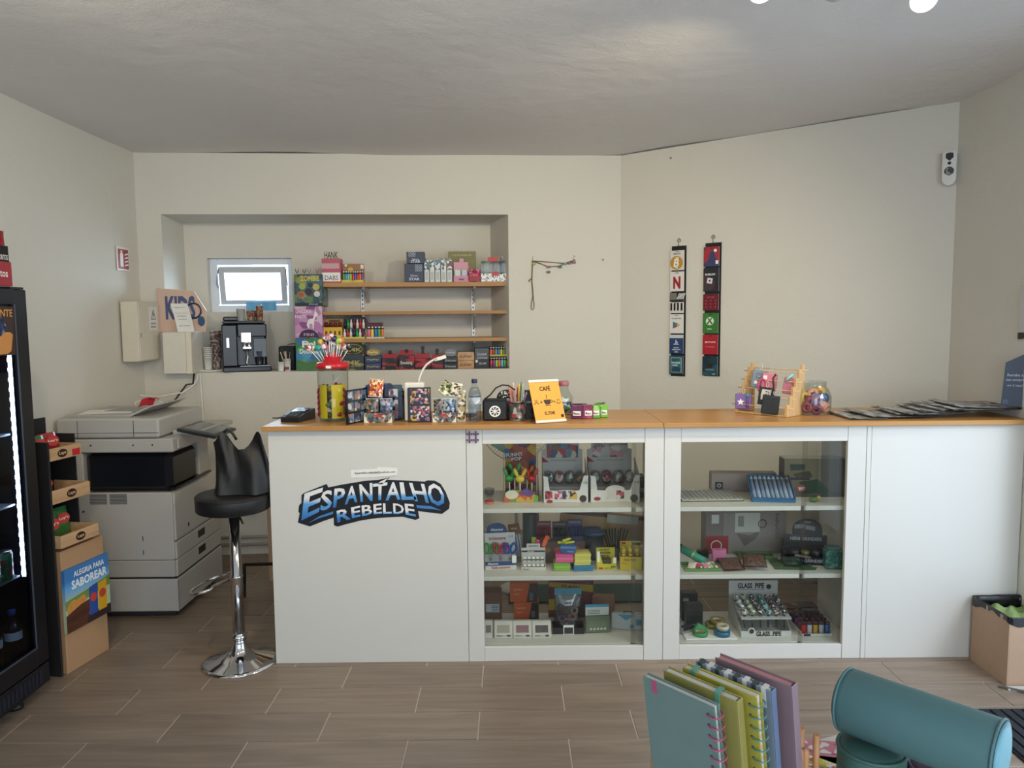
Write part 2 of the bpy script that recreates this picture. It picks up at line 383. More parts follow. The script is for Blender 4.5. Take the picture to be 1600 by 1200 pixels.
# small tilted window in the niche
WF = M('#e6edf6', .35)  # bluish sky light is put into the frame colour
def wloc(u, v, z): return XB @ Vector((u, v, z))
mb = MB(); mb.X = XB
u0, u1 = w0.x, w1.x; fv0, fv1 = ND+.05, ND+.11
fw = .055
mb.box(u0, u0+fw, fv0, fv1, wz0, wz1, b=.004); mb.box(u1-fw*.7, u1, fv0, fv1, wz0, wz1, b=.004)
mb.box(u0+fw, u1-fw*.7, fv0, fv1, wz0, wz0+.05, b=.004); mb.box(u0+fw, u1-fw*.7, fv0, fv1, wz1-.045, wz1, b=.004)
w1o = ST('window_1', mb, WF)
mb = MB(); mb.X = XB @ Matrix.Translation((0, fv1-.02, wz0+.06)) @ Matrix.Rotation(R(9), 4, 'X')
sh = wz1-wz0-.115; sa, sb = u0+fw+.008, u1-fw*.7-.012
mb.box(sa, sa+.04, -.02, .02, 0, sh, b=.004).box(sb-.04, sb, -.02, .02, 0, sh, b=.004).box(sa+.04, sb-.04, -.02, .02, 0, .03, b=.004).box(sa+.04, sb-.04, -.02, .02, sh-.04, sh, b=.004)
sash = P('sash', mb, M('#c9cdd2', .35), w1o)
m2 = MB(); m2.X = mb.X; m2.box(sa+.04, sb-.04, -.004, .004, .03, sh-.04); P('pane', m2, GLASS, sash)
m2 = MB(); m2.X = mb.X; m2.tube([(sa-.008, -.02, sh*.45), (sa-.012, -.04, sh*.55), (sa-.004, -.04, sh*.75), (sa+.008, -.03, sh*.95)], .004, 6); P('stay', m2, STEEL, w1o)
m2 = MB(); m2.X = mb.X; m2.tube([(sb+.006, -.02, sh*.5), (sb+.008, -.05, sh*.65), (sb+.004, -.03, sh*.95)], .004, 6); P('stay', m2, STEEL, w1o)
m2 = MB(); m2.X = XB
for k in range(2):
    a = onback(382+k*24, 482, ND).x
    m2.grid(lambda u, v: (a+u*.105, fv0-.006+.004*math.sin(9*u+k), wz0+.012+.062*v), 6, 3)
P('blue_tape', m2, M('#6fb9e6', .45), w1o, label='light blue tape strip stuck along the bottom of the window frame')
# outdoor post glimpsed through the window
# ------------------------------------------------------------------ floor of wood-look tiles
fl = ST('floor', MB().box(-2.6, 2.6, -1.75, 5.3, -.08, -.0035), M('#cfc6bb', .8))
TM = Mwood('#7a6b5e', '#978676', 4.5, 0, .36, .8)
_tc = {}
def tile_mesh(wd, ln):
    k = (round(wd, 3), round(ln, 3))
    if k not in _tc:
        me = MB().box(-wd/2, wd/2, -ln/2, ln/2, -.0033, 0, b=.0012).mesh('tile'); me.materials.append(TM); _tc[k] = me
    return _tc[k]
g = .005
for r_ in range(18):
    ya = 1.45+.2*r_
    off = -.14 if r_ % 2 == 0 else .20
    for c in range(-5, 6):
        xa = max(off+.6*c, -2.4); xb = min(off+.6*(c+1), 2.31)
        if xb-xa < .04: continue
        o = bpy.data.objects.new('tile', tile_mesh(xb-xa-g, .2-g)); COL.objects.link(o); o.parent = fl
        o.location = ((xa+xb)/2, ya+.1, 0)
# ------------------------------------------------------------------ pipes along the wall base behind the stool
mb = MB(); mb.X = XB
for z in (.075, .125): mb.cyl((.35, -.03, z), (LB-.05, -.03, z), .011, n=8)
S('wall_pipes', 'pair of thin beige pipes running along the foot of the back wall', 'pipe', mb, M('#b9b0a2', .5))
# ================================================================== counter run
ZT = 1.10; YF = 3.285; YB = 3.76
xa_, xb_, xc_, xd_ = -1.093, -.208, .679, 1.585
WM = M('#d5d3cd', .42, var=.015, scale=8); TOPW = Mwood('#ad7d41', '#bf8d4f', 3, 0, .33, .2)
def top(x0, x1, lab):
    return S('worktop', lab, 'worktop', MB().box(x0, x1, YF-.03, YB, ZT-.022, ZT, b=.002), TOPW, group=None)
top(xa_-.018, .668, 'honey wood worktop carrying the orange price sign and the lollipop jar')
top(.670, 2.295, 'honey wood worktop carrying the newspapers, jar and wooden display stand')
cu = T('counter_unit', 'white left counter unit bearing the blue arched shop logo', 'counter', ((xa_+xb_)/2, YF, 0))
hw = (xb_-xa_)/2
P('front_panel', MB().box(-hw, hw-.001, 0, .018, 0, ZT-.024, b=.001), WM, cu)
P('side_panel', MB().box(-hw, -hw+.018, .019, .46, 0, ZT-.024), WM, cu)
P('side_panel', MB().box(hw-.019, hw-.001, .019, .46, 0, ZT-.024), WM, cu)
cr = T('counter_unit', 'white plain right counter unit behind the cardboard bin box', 'counter', ((xd_+2.29)/2, YF, 0)); hw2 = (2.29-xd_)/2
P('front_panel', MB().box(-hw2+.022, hw2, 0, .018, 0, ZT-.024, b=.001), WM, cr)
P('stile', MB().box(-hw2+.001, -hw2+.021, 0, .018, 0, ZT-.024, b=.001), WM, cr)
P('side_panel', MB().box(-hw2+.001, -hw2+.019, .019, .46, 0, ZT-.024), WM, cr)
def cabinet(x0, x1, ox0, ox1, lab, sx):
    c = T('display_cabinet', lab, 'display cabinet', ((x0+x1)/2, YF, 0)); m = (x0+x1)/2
    x0 -= m; x1 -= m; ox0 -= m; ox1 -= m
    P('stile', MB().box(x0+.001, ox0, 0, .02, 0, ZT-.024, b=.0012), WM, c)
    P('stile', MB().box(ox1, x1-.001, 0, .02, 0, ZT-.024, b=.0012), WM, c)
    P('top_rail', MB().box(ox0+.001, ox1-.001, .001, .02, 1.008, ZT-.024, b=.0012), WM, c)
    P('kick_board', MB().box(ox0+.001, ox1-.001, .002, .02, 0, .066, b=.0012), WM, c)
    P('side_panel', MB().box(x0+.001, x0+.018, .021, .44, 0, ZT-.024), WM, c)
    P('side_panel', MB().box(x1-.018, x1-.001, .021, .44, 0, ZT-.024), WM, c)
    for z in (.684, .367, .046):
        P('shelf' if z > .1 else 'base_shelf', MB().box(x0+.02, x1-.02, .034, .40, z, z+.020, b=.001), WM, c)
    P('glass_pane', MB().box(ox0-.004, sx-m, .024, .028, .062, 1.02), Mglass('#fafcfa', .8, .02, .97), c)
    P('glass_pane', MB().box(sx-m-.02, ox1+.004, .029, .033, .062, 1.02), Mglass('#f6f8f6', .8, .02, .955), c)
    return c
S1, S2, S3 = .7045, .3875, .0665
cabinet(xb_, xc_, xat(755, YF, .6), xat(1007, YF, .6), 'left glass fronted white display cabinet, with toys, stationery and gadgets', xat(995, YF, .6))
cabinet(xc_, xd_, xat(1063, YF, .6), xat(1321, YF, .6), 'right glass fronted white display cabinet, with smoking accessories', xat(1262, YF, .6))
# ---- logo sticker on the left unit
lx = lambda X_: at(460+X_/5.3333, 780, YF).x - cu.location.x
def LP(X_, Y_):
    p = at(460+X_/5.3333, 660+Y_/5.3333, YF); return (p.x-cu.location.x, p.z)
out = [(30, 835), (45, 757), (34, 742), (40, 690), (60, 670), (60, 605), (80, 588), (270, 512), (283, 542), (395, 518), (600, 485), (700, 479), (798, 457), (772, 478), (920, 483), (1085, 494), (1110, 482), (1170, 485), (1220, 513), (1260, 578), (1296, 670), (1290, 718), (1230, 762), (1030, 738), (1042, 798), (1010, 812), (905, 785), (850, 787), (700, 795), (560, 815), (440, 845), (358, 868), (330, 855), (328, 792), (240, 822), (130, 866)]
lg = P('logo_sticker', MB().prism([LP(*p) for p in out], -.0015, -.0002), M('#0d0f16', .45), cu, label='black backed arched logo sticker with white to blue letters')
gz = [LP(600, y)[1] for y in (840, 490)]
def quadletter(ch, tl, tr, br, bl, parent, mat):
    vs, fs = glyphs(ch, .022); q = []
    for u, v in vs:
        bx = bl[0]+(br[0]-bl[0])*u; by = bl[1]+(br[1]-bl[1])*u; tx = tl[0]+(tr[0]-tl[0])*u; ty = tl[1]+(tr[1]-tl[1])*u
        a, c = LP(bx+(tx-bx)*v, by+(ty-by)*v); q.append((a, -.0022, c))
    me = bpy.data.meshes.new('letter'); me.from_pydata(q, [], fs); return mk('letter', me, mat, parent)
def GZ(a, b): return Mgradz('#2f6fb8', '#e9e9ea', LP(600, a)[1], LP(600, b)[1])
for ch, tl, tr, br, bl in [('E', (85, 592), (243, 540), (205, 745), (58, 818)), ('S', (228, 572), (318, 558), (312, 712), (214, 745)), ('P', (335, 552), (428, 540), (414, 690), (322, 712)),
    ('A', (432, 535), (528, 520), (526, 662), (420, 685)), ('N', (540, 516), (650, 503), (652, 652), (552, 662)), ('T', (654, 512), (776, 497), (762, 642), (662, 650)),
    ('A', (770, 497), (880, 497), (884, 642), (760, 650)), ('L', (876, 497), (985, 502), (1016, 643), (894, 646)), ('H', (955, 502), (1082, 512), (1122, 672), (1004, 655)), ('O', (1098, 502), (1225, 512), (1272, 703), (1128, 690))]:
    quadletter(ch, tl, tr, br, bl, lg, GZ(800 if ch in 'ES' and tl[0] < 300 else 690, 520))
for ch, tl, tr, br, bl in [('R', (352, 737), (462, 705), (472, 805), (358, 836)), ('E', (472, 708), (550, 692), (550, 783), (480, 798)), ('B', (560, 692), (645, 680), (650, 766), (565, 781)),
    ('E', (658, 682), (728, 673), (731, 758), (662, 766)), ('L', (738, 673), (803, 673), (813, 760), (740, 762)), ('D', (822, 673), (910, 680), (916, 766), (826, 760)), ('E', (918, 675), (994, 682), (1014, 784), (928, 768))]:
    quadletter(ch, tl, tr, br, bl, lg, GZ(810, 700))
for pts in ([(118, 838), (210, 780), (326, 740), (322, 762), (200, 800)], [(1015, 688), (1140, 698), (1225, 733), (1150, 722), (1022, 712)]):
    P('swoosh', MB().prism([LP(*p) for p in pts], -.0022, -.0014), M('#3f7fc0', .45), lg)
P('spike', MB().prism([LP(*p) for p in [(690, 512), (720, 490), (782, 463), (748, 500), (730, 515)]], -.0022, -.0014), M('#e9e9ea', .45), lg)
pt = P('paper_strip', MB().prism([LP(*p) for p in [(470, 398), (690, 385), (690, 452), (472, 460)]], -.001, -.0002).prism([LP(*p) for p in [(688, 370), (860, 380), (858, 440), (690, 452)]], -.003, -.0015), PAPER, cu, label='white taped paper strip with printed address')
a, b = LP(505, 425), LP(840, 410)
txt(pt, 'Espantalho.rebelde@outlook.com', b[0]-a[0], .0125, ((a[0]+b[0])/2, -.0034, (a[1]+b[1])/2), INK, .01, tilt=.03)
# ================================================================== printer
pr = T('photocopier', 'large light grey office photocopier with dark output bay by the left wall', 'photocopier', (-2.07, 4.125, 0))
PG = M('#b9b6b1', .45, var=.02); PG2 = M('#b4b1ac', .45, var=.02); PD = M('#10131b', .3); PGAP = M('#2a2a2c', .6)
x0, x1, y0, y1 = -.285, .295, -.305, .295
P('base_cabinet', MB().box(x0, x1, y0, y1, .035, .212, b=.006), PG, pr)
P('plinth', MB().box(x0+.02, x1-.03, y0+.02, y1-.02, .012, .034), PGAP, pr)
for cx, cy in ((x0+.05, y0+.05), (x1-.05, y0+.05), (x0+.05, y1-.05), (x1-.05, y1-.05)):
    P('caster', MB().cyl((cx-.012, cy, .0125), (cx+.012, cy, .0125), .0125, n=12), PGAP, pr)
P('gap', MB().box(x0+.006, x1-.006, y0+.006, y1-.006, .213, .222), PGAP, pr)
P('cassette_housing', MB().box(x0, x1-.012, y0, y1, .223, .312, b=.004), PG2, pr)
P('body', MB().box(x0, x1-.012, y0, y1, .314, .676, b=.005), PG, pr)
P('left_column', MB().box(x0, x0+.115, y0, y1, .678, .888, b=.004), PG, pr)
P('back_column', MB().box(x0+.116, x1-.1, y1-.11, y1, .678, .888, b=.004), PG, pr)
P('output_bay', MB().box(x0+.117, x1-.012, y0+.006, y1-.26, .679, .887, b=.03), PD, pr, label='dark navy hollow output bay of the copier')
P('output_tray', MB().box(x0+.13, x1+.004, y0+.02, y1-.12, .690, .7), PD, pr)
P('right_column', MB().box(x1-.1, x1-.012, y1-.24, y1-.111, .678, .888, b=.004), PG2, pr)
sc = P('scanner', MB().box(x0-.008, x1+.01, y0-.006, y1+.02, .890, .962, b=.006), PG, pr)
ad = P('document_feeder', MB().box(x0-.012, x1-.06, y0-.004, y1-.05, .966, 1.068, b=.01).box(x0+.03, x1-.19, y0+.002, y0-.0055, .985, 1.06), PG, pr)
P('seam', MB().box(x0-.013, x1-.06, y0-.0065, y0-.0042, .993, .995), PGAP, ad)
P('seam', MB().box(x0+.1, x0+.102, y0-.0065, y0-.0042, .97, 1.06), PGAP, ad)
P('seam', MB().box(x1-.19, x1-.188, y0-.0065, y0-.0042, .97, 1.06), PGAP, ad)
P('feeder_tray', MB().prism([(-.28, 1.069), (.05, 1.069), (.16, 1.12), (.155, 1.126), (.04, 1.078), (-.28, 1.078)], -.22, .2), PG2, pr)
P('side_shelf', MB().box(x1-.055, x1+.11, y0+.14, y1-.03, .958, .985, b=.004), PG, pr)
mb = MB(); mb.X = Matrix.Translation((x1+.08, y0+.22, .968)) @ Matrix.Rotation(R(12), 4, 'Y')
mb.box(-.09, .12, -.14, .16, 0, .018, b=.005)
cp = P('control_panel', mb, M('#2b2d31', .3), pr)
mb = MB(); mb.X = Matrix.Translation((x1+.08, y0+.22, .968)) @ Matrix.Rotation(R(12), 4, 'Y'); mb.box(-.07, .10, -.1, .14, .0185, .0195)
P('touch_screen', mb, M('#7c7f86', .15), cp)
P('start_key', MB().box(x1+.011, x1+.02, y0+.04, y0+.1, .90, .955, b=.003), PG, pr)
# vents and marks on the side facing the camera
for k in range(2):
    for j in range(7):
        P('vent_slot', MB().box(-.145+k*.105, -.055+k*.105, y0-.0012, y0+.001, .618+j*.008, .622+j*.008), PGAP, pr)
for (a, b) in ((-.10, .42), (.12, .42), (-.10, .345), (.12, .345)):
    P('latch_slot', MB().box(a, a+.004, y0-.0012, y0+.001, b, b+.025), PGAP, pr)
for (a, b) in ((-.24, .93), (-.12, .93), (.1, .93), (.2, .93), (-.21, .84), (-.18, .58)):
    P('screw', MB().cyl((a, y0-.0068, b), (a, y0-.0055 if b > .89 else y0+.001, b), .005, n=8), PGAP, pr)
# front (faces +X): door, two drawers
xf = x1-.012
P('front_door', MB().box(xf, xf+.013, y0+.004, y1-.01, .42, .672, b=.004), PG, pr)
for z in (.318, .224):
    dr = P('drawer', MB().box(xf, xf+.013, y0+.004, y1-.01, z, z+.09, b=.004), PG, pr)
    P('handle', MB().box(xf+.0125, xf+.0145, y0+.27, y0+.36, z+.035, z+.075), PGAP, dr)
P('emblem', MB().box(xf+.0128, xf+.0142, y0+.15, y0+.165, .455, .475), PGAP, pr)
P('cabinet_seam', MB().box(x1-.0, x1+.0008, y0+.001, y0+.004, .04, .21), PGAP, pr)
# papers on top of the copier
tp = T('paper_sheets', 'loose white and grey sheets lying on top of the copier', 'paper', (-2.18, 4.06, 1.0795))
mb = MB(); mb.X = Matrix.Rotation(R(14), 4, 'Z'); mb.box(-.16, .1, -.11, .09, 0.0, .0015); P('sheet', mb, PAPER, tp)
mb = MB(); mb.X = Matrix.Translation((.06, .05, .0018)) @ Matrix.Rotation(R(-8), 4, 'Z'); mb.box(-.11, .11, -.08, .08, 0, .0015); P('sheet', mb, M('#a5a4a4', .7), tp)
rp = T('ribbon_roll', 'red printed ribbon scrap with white cable tie on the copier top', 'ribbon', (-2.07, 4.19, 1.0835))
mb = MB(); mb.grid(lambda u, v: (-.045+.07*u+.02*v, -.015+.02*u, .002+.045*v+.012*math.sin(3*u)), 6, 4); mb.grid(lambda u, v: (.01+.06*u, -.02+.03*v, .045+.012*math.sin(3.1*u)), 6, 3); P('ribbon', mb, RED, rp)
P('cable_tie', MB().tube([(-.06, 0, .0), (-.07, 0, .03), (-.03, .01, .045), (.05, .02, .035), (.09, .02, .02)], .003, 6), PWHITE, rp)
# ================================================================== bar stool and the black bag on it
sx, sy = -1.266, 3.305
st = T('bar_stool', 'black round bar stool on a chrome pedestal, left of the counter', 'stool', (sx, sy, 0))
LEATH = M('#131315', .48, var=.2, scale=14, bump=.12, bscale=160)
P('base', MB().lathe([(.167, .0), (.167, .006), (.15, .013), (.10, .028), (.06, .046), (.036, .07), (.03, .10), (.029, .11)], 40), CHROME, st)
P('collar', MB().lathe([(.029, .11), (.034, .112), (.034, .128), (.028, .132), (.028, .14)], 24), CHROME, st)
P('pedestal', MB().lathe([(.027, .14), (.027, .40), (.029, .402), (.029, .408), (.024, .412), (.024, .70)], 24), CHROME, st)
fr = MB(); fr.tube([(-.028, -.02, .395), (-.08, -.07, .385)]+[(-.115+.075*math.cos(a), -.02+.11*math.sin(a), .375+.02*math.cos(a)) for a in [R(-60-18*k) for k in range(14)]]+[(-.028, .02, .415)], .007, 8)
P('footrest', fr, CHROME, st)
P('seat_plate', MB().lathe([(.06, .70), (.09, .712), (.09, .716)], 20), M('#222', .5), st)
P('lift_lever', MB().tube([(.02, -.02, .71), (.06, -.09, .70), (.09, -.14, .69)], .005, 6), M('#222', .5), st)
se = P('seat', MB().lathe([(.10, .716), (.155, .717), (.162, .724), (.163, .775), (.158, .79), (.12, .796), (.0001, .797)], 48), LEATH, st)
P('piping', MB().torus((0, 0, .782), .161, .0035, 48, 6), LEATH, se)
bg = T('leather_bag', 'slouched black leather bag resting on the bar stool seat', 'bag', (sx+.045, sy-.005, .799))
def bagf(u, v):
    a = 2*math.pi*u; k = v
    rx = .125*(1-.12*k)+.006*math.sin(3*a+5*k); ry = .075*(1-k*.93)+.012*math.sin(5*a+3*k)*(1-k)
    x = rx*math.copysign(abs(math.cos(a))**.7, math.cos(a)); y = ry*math.copysign(abs(math.sin(a))**.7, math.sin(a))
    t = x/.11
    h = .225+.05*math.exp(-((t+.62)/.22)**2)+.05*math.exp(-((t-.78)/.25)**2)-.035*math.exp(-((t-.1)/.4)**2)
    return (x+.012*k*math.sin(4*k), y+.016*math.sin(7*t+4*k)*k*(1-.2*k)+.01*math.sin(12*t+8*k)*(1-k)*k*2, h*k)
P('body', MB().grid(bagf, 48, 22), LEATH, bg)
P('handle', MB().tube([(-.085, .0, .262), (-.06, .004, .285), (-.035, .006, .262), (-.02, .006, .235)], .006, 6), LEATH, bg)
# ================================================================== wooden side bits behind stool : little table legs under the counter return
lt = T('folding_stand', 'black folding stand legs standing on floor behind the stool', 'stand', (-1.2, 4.0, 0))
P('leg', MB().tube([(-.25, -.1, .26), (.1, .02, .23), (.25, .0, .225)], .009, 8), M('#1b1b1d', .4), lt); P('leg', MB().tube([(.0, 0, .25), (.25, -.28, .01)], .009, 8), M('#1b1b1d', .4), lt); P('leg', MB().tube([(-.25, -.1, .26), (-.33, .1, .01)], .009, 8), M('#1b1b1d', .4), lt)
P('board', MB().box(-.3, .25, .2, .5, .64, .66), TOPW, lt); P('post', MB().box(-.28, -.23, .38, .45, 0, .64), M('#b79a7c', .6), lt); P('post', MB().box(.18, .23, .38, .45, 0, .64), M('#b79a7c', .6), lt)
# ================================================================== fridge
fx, fy0, fy1 = -1.975, 2.40, 3.045
FB = M('#070a14', .35, var=.05); FD = M('#0a0c14', .5)
fg = T('drinks_fridge', 'tall black glass door drinks fridge with white light strip at left edge', 'fridge', (-2.14, (fy0+fy1)/2, 0))
L_ = lambda x, y: (x+2.14, y-(fy0+fy1)/2)
xb0, yb0 = L_(-2.325, fy0); xb1, yb1 = L_(fx-.03, fy1)
P('cabinet', MB().box(xb0, xb0+.03, yb0, yb1, .06, 1.70).box(xb0+.03, xb1, yb0, yb0+.03, .06, 1.70).box(xb0+.03, xb1, yb1-.03, yb1, .06, 1.70).box(xb0+.03, xb1, yb0+.03, yb1-.03, 1.5, 1.70).box(xb0+.03, xb1, yb0+.03, yb1-.03, .06, .19), FB, fg)
P('grille', MB().box(xb1+.001, xb1+.028, yb0, yb1, .05, .135, b=.003), FD, fg)
for k in range(22): P('grille_slot', MB().box(xb1+.0275, xb1+.030, yb0+.05+k*.025, yb0+.062+k*.025, .065, .12), M('#1d2233', .5), fg)
dx0, dx1 = xb1+.001, xb1+.03
dr = P('door', MB().box(dx0, dx1, yb1-.075, yb1, .145, 1.70, b=.004).box(dx0, dx1, yb0, yb0+.075, .145, 1.70, b=.004).box(dx0, dx1, yb0+.075, yb1-.075, .145, .225).box(dx0, dx1, yb0+.075, yb1-.075, 1.64, 1.70), FB, fg)
P('glass_pane', MB().box(dx0+.01, dx0+.016, yb0+.07, yb1-.07, .22, 1.645), Mglass('#cdd6e2', .8, .02, .85), dr)
P('door_trim', MB().box(dx1-.001, dx1+.002, yb1-.082, yb1-.076, .225, 1.64).box(dx1-.001, dx1+.002, yb0+.076, yb1-.076, .222, .228), M('#6d7688', .3, .7), dr)
P('hinge', MB().box(dx0-.03, dx1-.004, yb1-.09, yb1-.01, 1.701, 1.709), FD, fg)
for yy in (yb0+.08, yb1-.14):
    P('foot', MB().lathe([(.028, .0), (.028, .012), (.012, .02), (.012, .06)], 16, (xb1-.03, yy, 0)), FD, fg)
P('light_strip', MB().box(xb1-.03, xb1-.008, yb1-.05, yb1-.031, .52, 1.49), Memit('#cfe6ff', 9), fg, label='glowing white vertical light strip')
for k in range(24): P('light_dot', MB().box(xb1-.0295, xb1-.0085, yb1-.0535, yb1-.0505, .53+k*.04, .545+k*.04), Memit('#ffffff', 30), fg)
for z in (.53, .83, 1.12): P('wire_shelf', MB().box(xb0+.035, xb1-.035, yb0+.035, yb1-.056, z-.008, z), M('#aab3c2', .3, .6), fg)
P('inner_lining', MB().box(xb0+.0305, xb0+.034, yb0+.031, yb1-.031, .191, 1.499), M('#1a2438', .5), fg)
pz = poly(fg, 'door_poster', [], 0, INK) if False else None
ps = P('door_poster', MB().box(dx1-.0005, dx1+.0012, yb1-.36, yb1-.086, 1.44, 1.63), M('#3a2114', .5), dr, label='dark poster with an orange cup stuck on the fridge door')
X90 = FX
txt(ps, 'REFRESCANTE', .24, .028, (dx1+.0016, yb1-.215, 1.605), M('#e0a04a', .5), .01, X=FX)
P('cup_print', MB().prism([(yb1-.32, 1.53), (yb1-.115, 1.53), (yb1-.10, 1.52), (yb1-.115, 1.455), (yb1-.14, 1.445), (yb1-.3, 1.445)], dx1+.0012, dx1+.0018, plane='yz'), M('#cf8c4a', .5), ps)
P('badge_print', MB().prism(circ(yb1-.2, 1.555, .045, 20, 1.4), dx1+.0012, dx1+.0019, plane='yz'), Mprint(('#1d2c55', '#2c3f70', '#6d86b5', '#10162c'), 70, seed=4), ps)
def bottle_mb(r, h, capr):
    return MB().lathe([(r*.86, 0), (r, .006), (r, h*.12), (r*.94, h*.16), (r, h*.2), (r, h*.3), (r*.94, h*.34), (r, h*.38), (r, h*.62), (r*.9, h*.7), (r*.55, h*.82), (r*.36, h*.88), (r*.36, h*.92)], 22)
def pet_bottle(name, lab, loc, r, h, capm, labm, group=None):
    b = T(name, lab, 'bottle', loc, 0, group)
    P('body', bottle_mb(r, h, r), Mglass('#f2f6fa', 1.3, .06, .98), b)
    P('water', MB().lathe([(r*.84, .004), (r*.94, .01), (r*.92, h*.6), (r*.8, h*.7), (r*.5, h*.8)], 18), Mglass('#eef4fa', .8, .1, .97), b)
    P('cap', MB().lathe([(r*.42, h*.905), (r*.44, h*.91), (r*.44, h*.99), (r*.38, h)], 18), capm, b)
    P('label_band', MB().lathe([(r*1.01, h*.42), (r*1.01, h*.58)], 22, cap=False), labm, b)
    return b
for i, (px, py, rr, hh) in enumerate(((24, 1028, .032, .21), (5, 1045, .032, .21))):
    q = onz(px, py, .191)
    pet_bottle('water_bottle', ('clear water bottle at the bottom of the fridge, nearest the door hinge', 'clear water bottle at the bottom of the fridge, cut by the photo edge')[i], (-2.05-.02*i, (2.94, 2.85)[i], .191), rr, hh, M('#2c4c9a', .4), PWHITE, 'water bottles in the fridge')
for i in range(3):
    c = T('drink_can', ('green drink can at the right end of the lowest lit fridge shelf', 'green drink can second from the right on the lowest lit fridge shelf', 'green drink can third from the right on the lowest lit fridge shelf')[i], 'can', (-2.06, 2.93-.075*i, .531), 0, 'cans in the fridge')
    P('body', MB().lathe([(.026, 0), (.031, .008), (.031, .105), (.026, .115)], 20), Mprint(('#2f7d4a', '#3c9a5c', '#c8d8d0', '#a8342e'), 40, seed=i), c)
    P('lid', MB().lathe([(.027, .115), (.028, .118), (.001, .117)], 20), STEEL, c)
# snack display on top of the fridge
sd = T('snack_display', 'red and black tortilla chip display standing on top of the fridge', 'snack display', (-2.078, 2.90, 1.712))
P('tray', MB().box(-.09, .08, -.12, .10, 0, .006).box(-.09, -.085, -.12, .1, .006, .1).box(.075, .08, -.12, .1, .006, .095).box(-.085, .075, .095, .1, .006, .1).box(-.085, .075, -.12, -.115, .006, .1), M('#a3202d', .4), sd)
txt(sd, 'Doritos', .11, .03, (.0806, .02, .05), PWHITE, .015, X=FX)
for i, yy in enumerate((-.085, -.012, .061)):
    c = T('chip_bag', ('black and red chip bag in the display on the fridge, left one', 'black and red chip bag in the display on the fridge, middle one', 'black and red chip bag in the display on the fridge, right one')[i], 'chip bag', (-2.03+.004*i, 2.90+yy, 1.72), R(82), 'chip bags on the fridge')
    P('bag', MB().pillow(.068, .21, .035), M('#8e1626', .25, var=.2), c)
    P('front_print', MB().prism([(-.03, .05), (.03, .05), (.03, .15), (-.03, .15)], -.0195, -.0185), INK, c)
    txt(c, "DORITOS", .05, .02, (0, -.020, .105), PWHITE, .01)
# ================================================================== snack stand (faces right)
ss = T('snack_stand', 'cardboard snack stand with three wood print trays beside the fridge', 'display stand', (-1.97, 3.32, 0), R(80))
BD = M('#b08a66', .75, var=.05, scale=40); DK = M('#1c1a1e', .7); WPR = Mwood('#b08a62', '#d2ae84', 5, 0, .55, .3)
w_ = .262
P('carton', MB().box(-w_/2, w_/2, 0, .27, 0, .56, b=.003), BD, ss)
P('side_flap', MB().box(-w_/2-.024, -w_/2-.013, .012, .27, .0, 1.05), DK, ss)
P('back_board', MB().box(-w_/2, w_/2, .272, .28, 0, 1.12), DK, ss)
P('side_flap', MB().box(w_/2-.03, w_/2-.022, .10, .27, .561, 1.05), DK, ss)
po = P('poster', MB().box(-w_/2-.006, w_/2+.006, -.016, -.001, .19, .475), Mgradz('#b9c7a0', '#3f79b8', .3, .5), ss, label='printed poster of a field, snack bags and a wooden crate')
txt(po, 'ALEGRIA PARA', .19, .026, (.012, -.0168, .443), PWHITE, .02)
txt(po, 'SABOREAR', .22, .040, (.012, -.0168, .398), PWHITE, .03)
P('field_print', MB().prism([(-.137, .295), (.137, .325), (.137, .37), (.02, .352), (-.137, .335)], -.0168, -.0155), M('#6f8a3c', .6), po)
P('crate_print', MB().prism([(-.137, .19), (-.02, .19), (.02, .30), (-.05, .295), (-.137, .27)], -.0174, -.0155), Mwood('#3a1d12', '#6a3b24', 8, 0, .6), po)
P('bread_print', MB().prism([(-.13, .27), (-.05, .29), (-.01, .305), (-.03, .335), (-.07, .325), (-.1, .33), (-.13, .31)], -.0172, -.0155), M('#c98b45', .6, var=.3, scale=60), po)
P('base_print', MB().box(-.02, w_/2+.006, -.0170, -.0155, .19, .232), M('#2f2026', .6), po)
for k, (a, c_) in enumerate(((.0, '#2a4f9c'), (.058, '#d9a21e'))):
    b_ = P('bag_print', MB().prism([(a, .222), (a+.052, .222), (a+.056, .36), (a+.004, .352)], -.0180, -.0155), M(c_, .5), po); 
    P('badge_print', MB().prism(circ(a+.028, .30, .021, 14), -.0186, -.0175), M('#c8433a', .5), po)
for z, hh, oy in ((.578, .055, .012), (.772, .06, .045), (.955, .055, .08)):
    u0_, u1_ = -w_/2-.012, w_/2-.045; um = (u0_+u1_)/2
    t_ = MB().box(u0_, u1_, oy-.03, oy-.018, z, z+hh, b=.002).box(u0_, u1_, oy-.018, .27, z, z+.008).box(u0_, u0_+.008, oy-.018, .2, z+.008, z+hh).box(u1_-.008, u1_, oy-.018, .2, z+.008, z+hh)
    tr_ = P('tray', t_, WPR, ss)
    P('badge', MB().prism(circ(um, z+hh/2, .019, 18, 1.5), oy-.0312, oy-.0295), M('#2a1712', .5), tr_)
    txt(tr_, 'Lays', .04, .018, (um, oy-.032, z+hh/2), M('#e2b98a', .5), .02)
P('price_tag', MB().box(.03, .075, .0488, .0505, .96, .99), RED, ss)
def snack_bag(lab, loc, rz, w1_, h1_, col, s_):
    c = T('chip_bag', lab, 'chip bag', loc, rz, 'chip bags in the snack stand', rx=R(-10))
    P('bag', MB().pillow(w1_, h1_, .05), M(col, .25, var=.25, scale=18), c)
    P('badge', MB().prism(circ(0, h1_*.6, w1_*.28, 18, 1.2, .8), -.0275, -.026), M('#c23b35', .4), c); txt(c, s_, w1_*.5, h1_*.12, (0, -.0282, h1_*.6), PWHITE, .02)
    return c
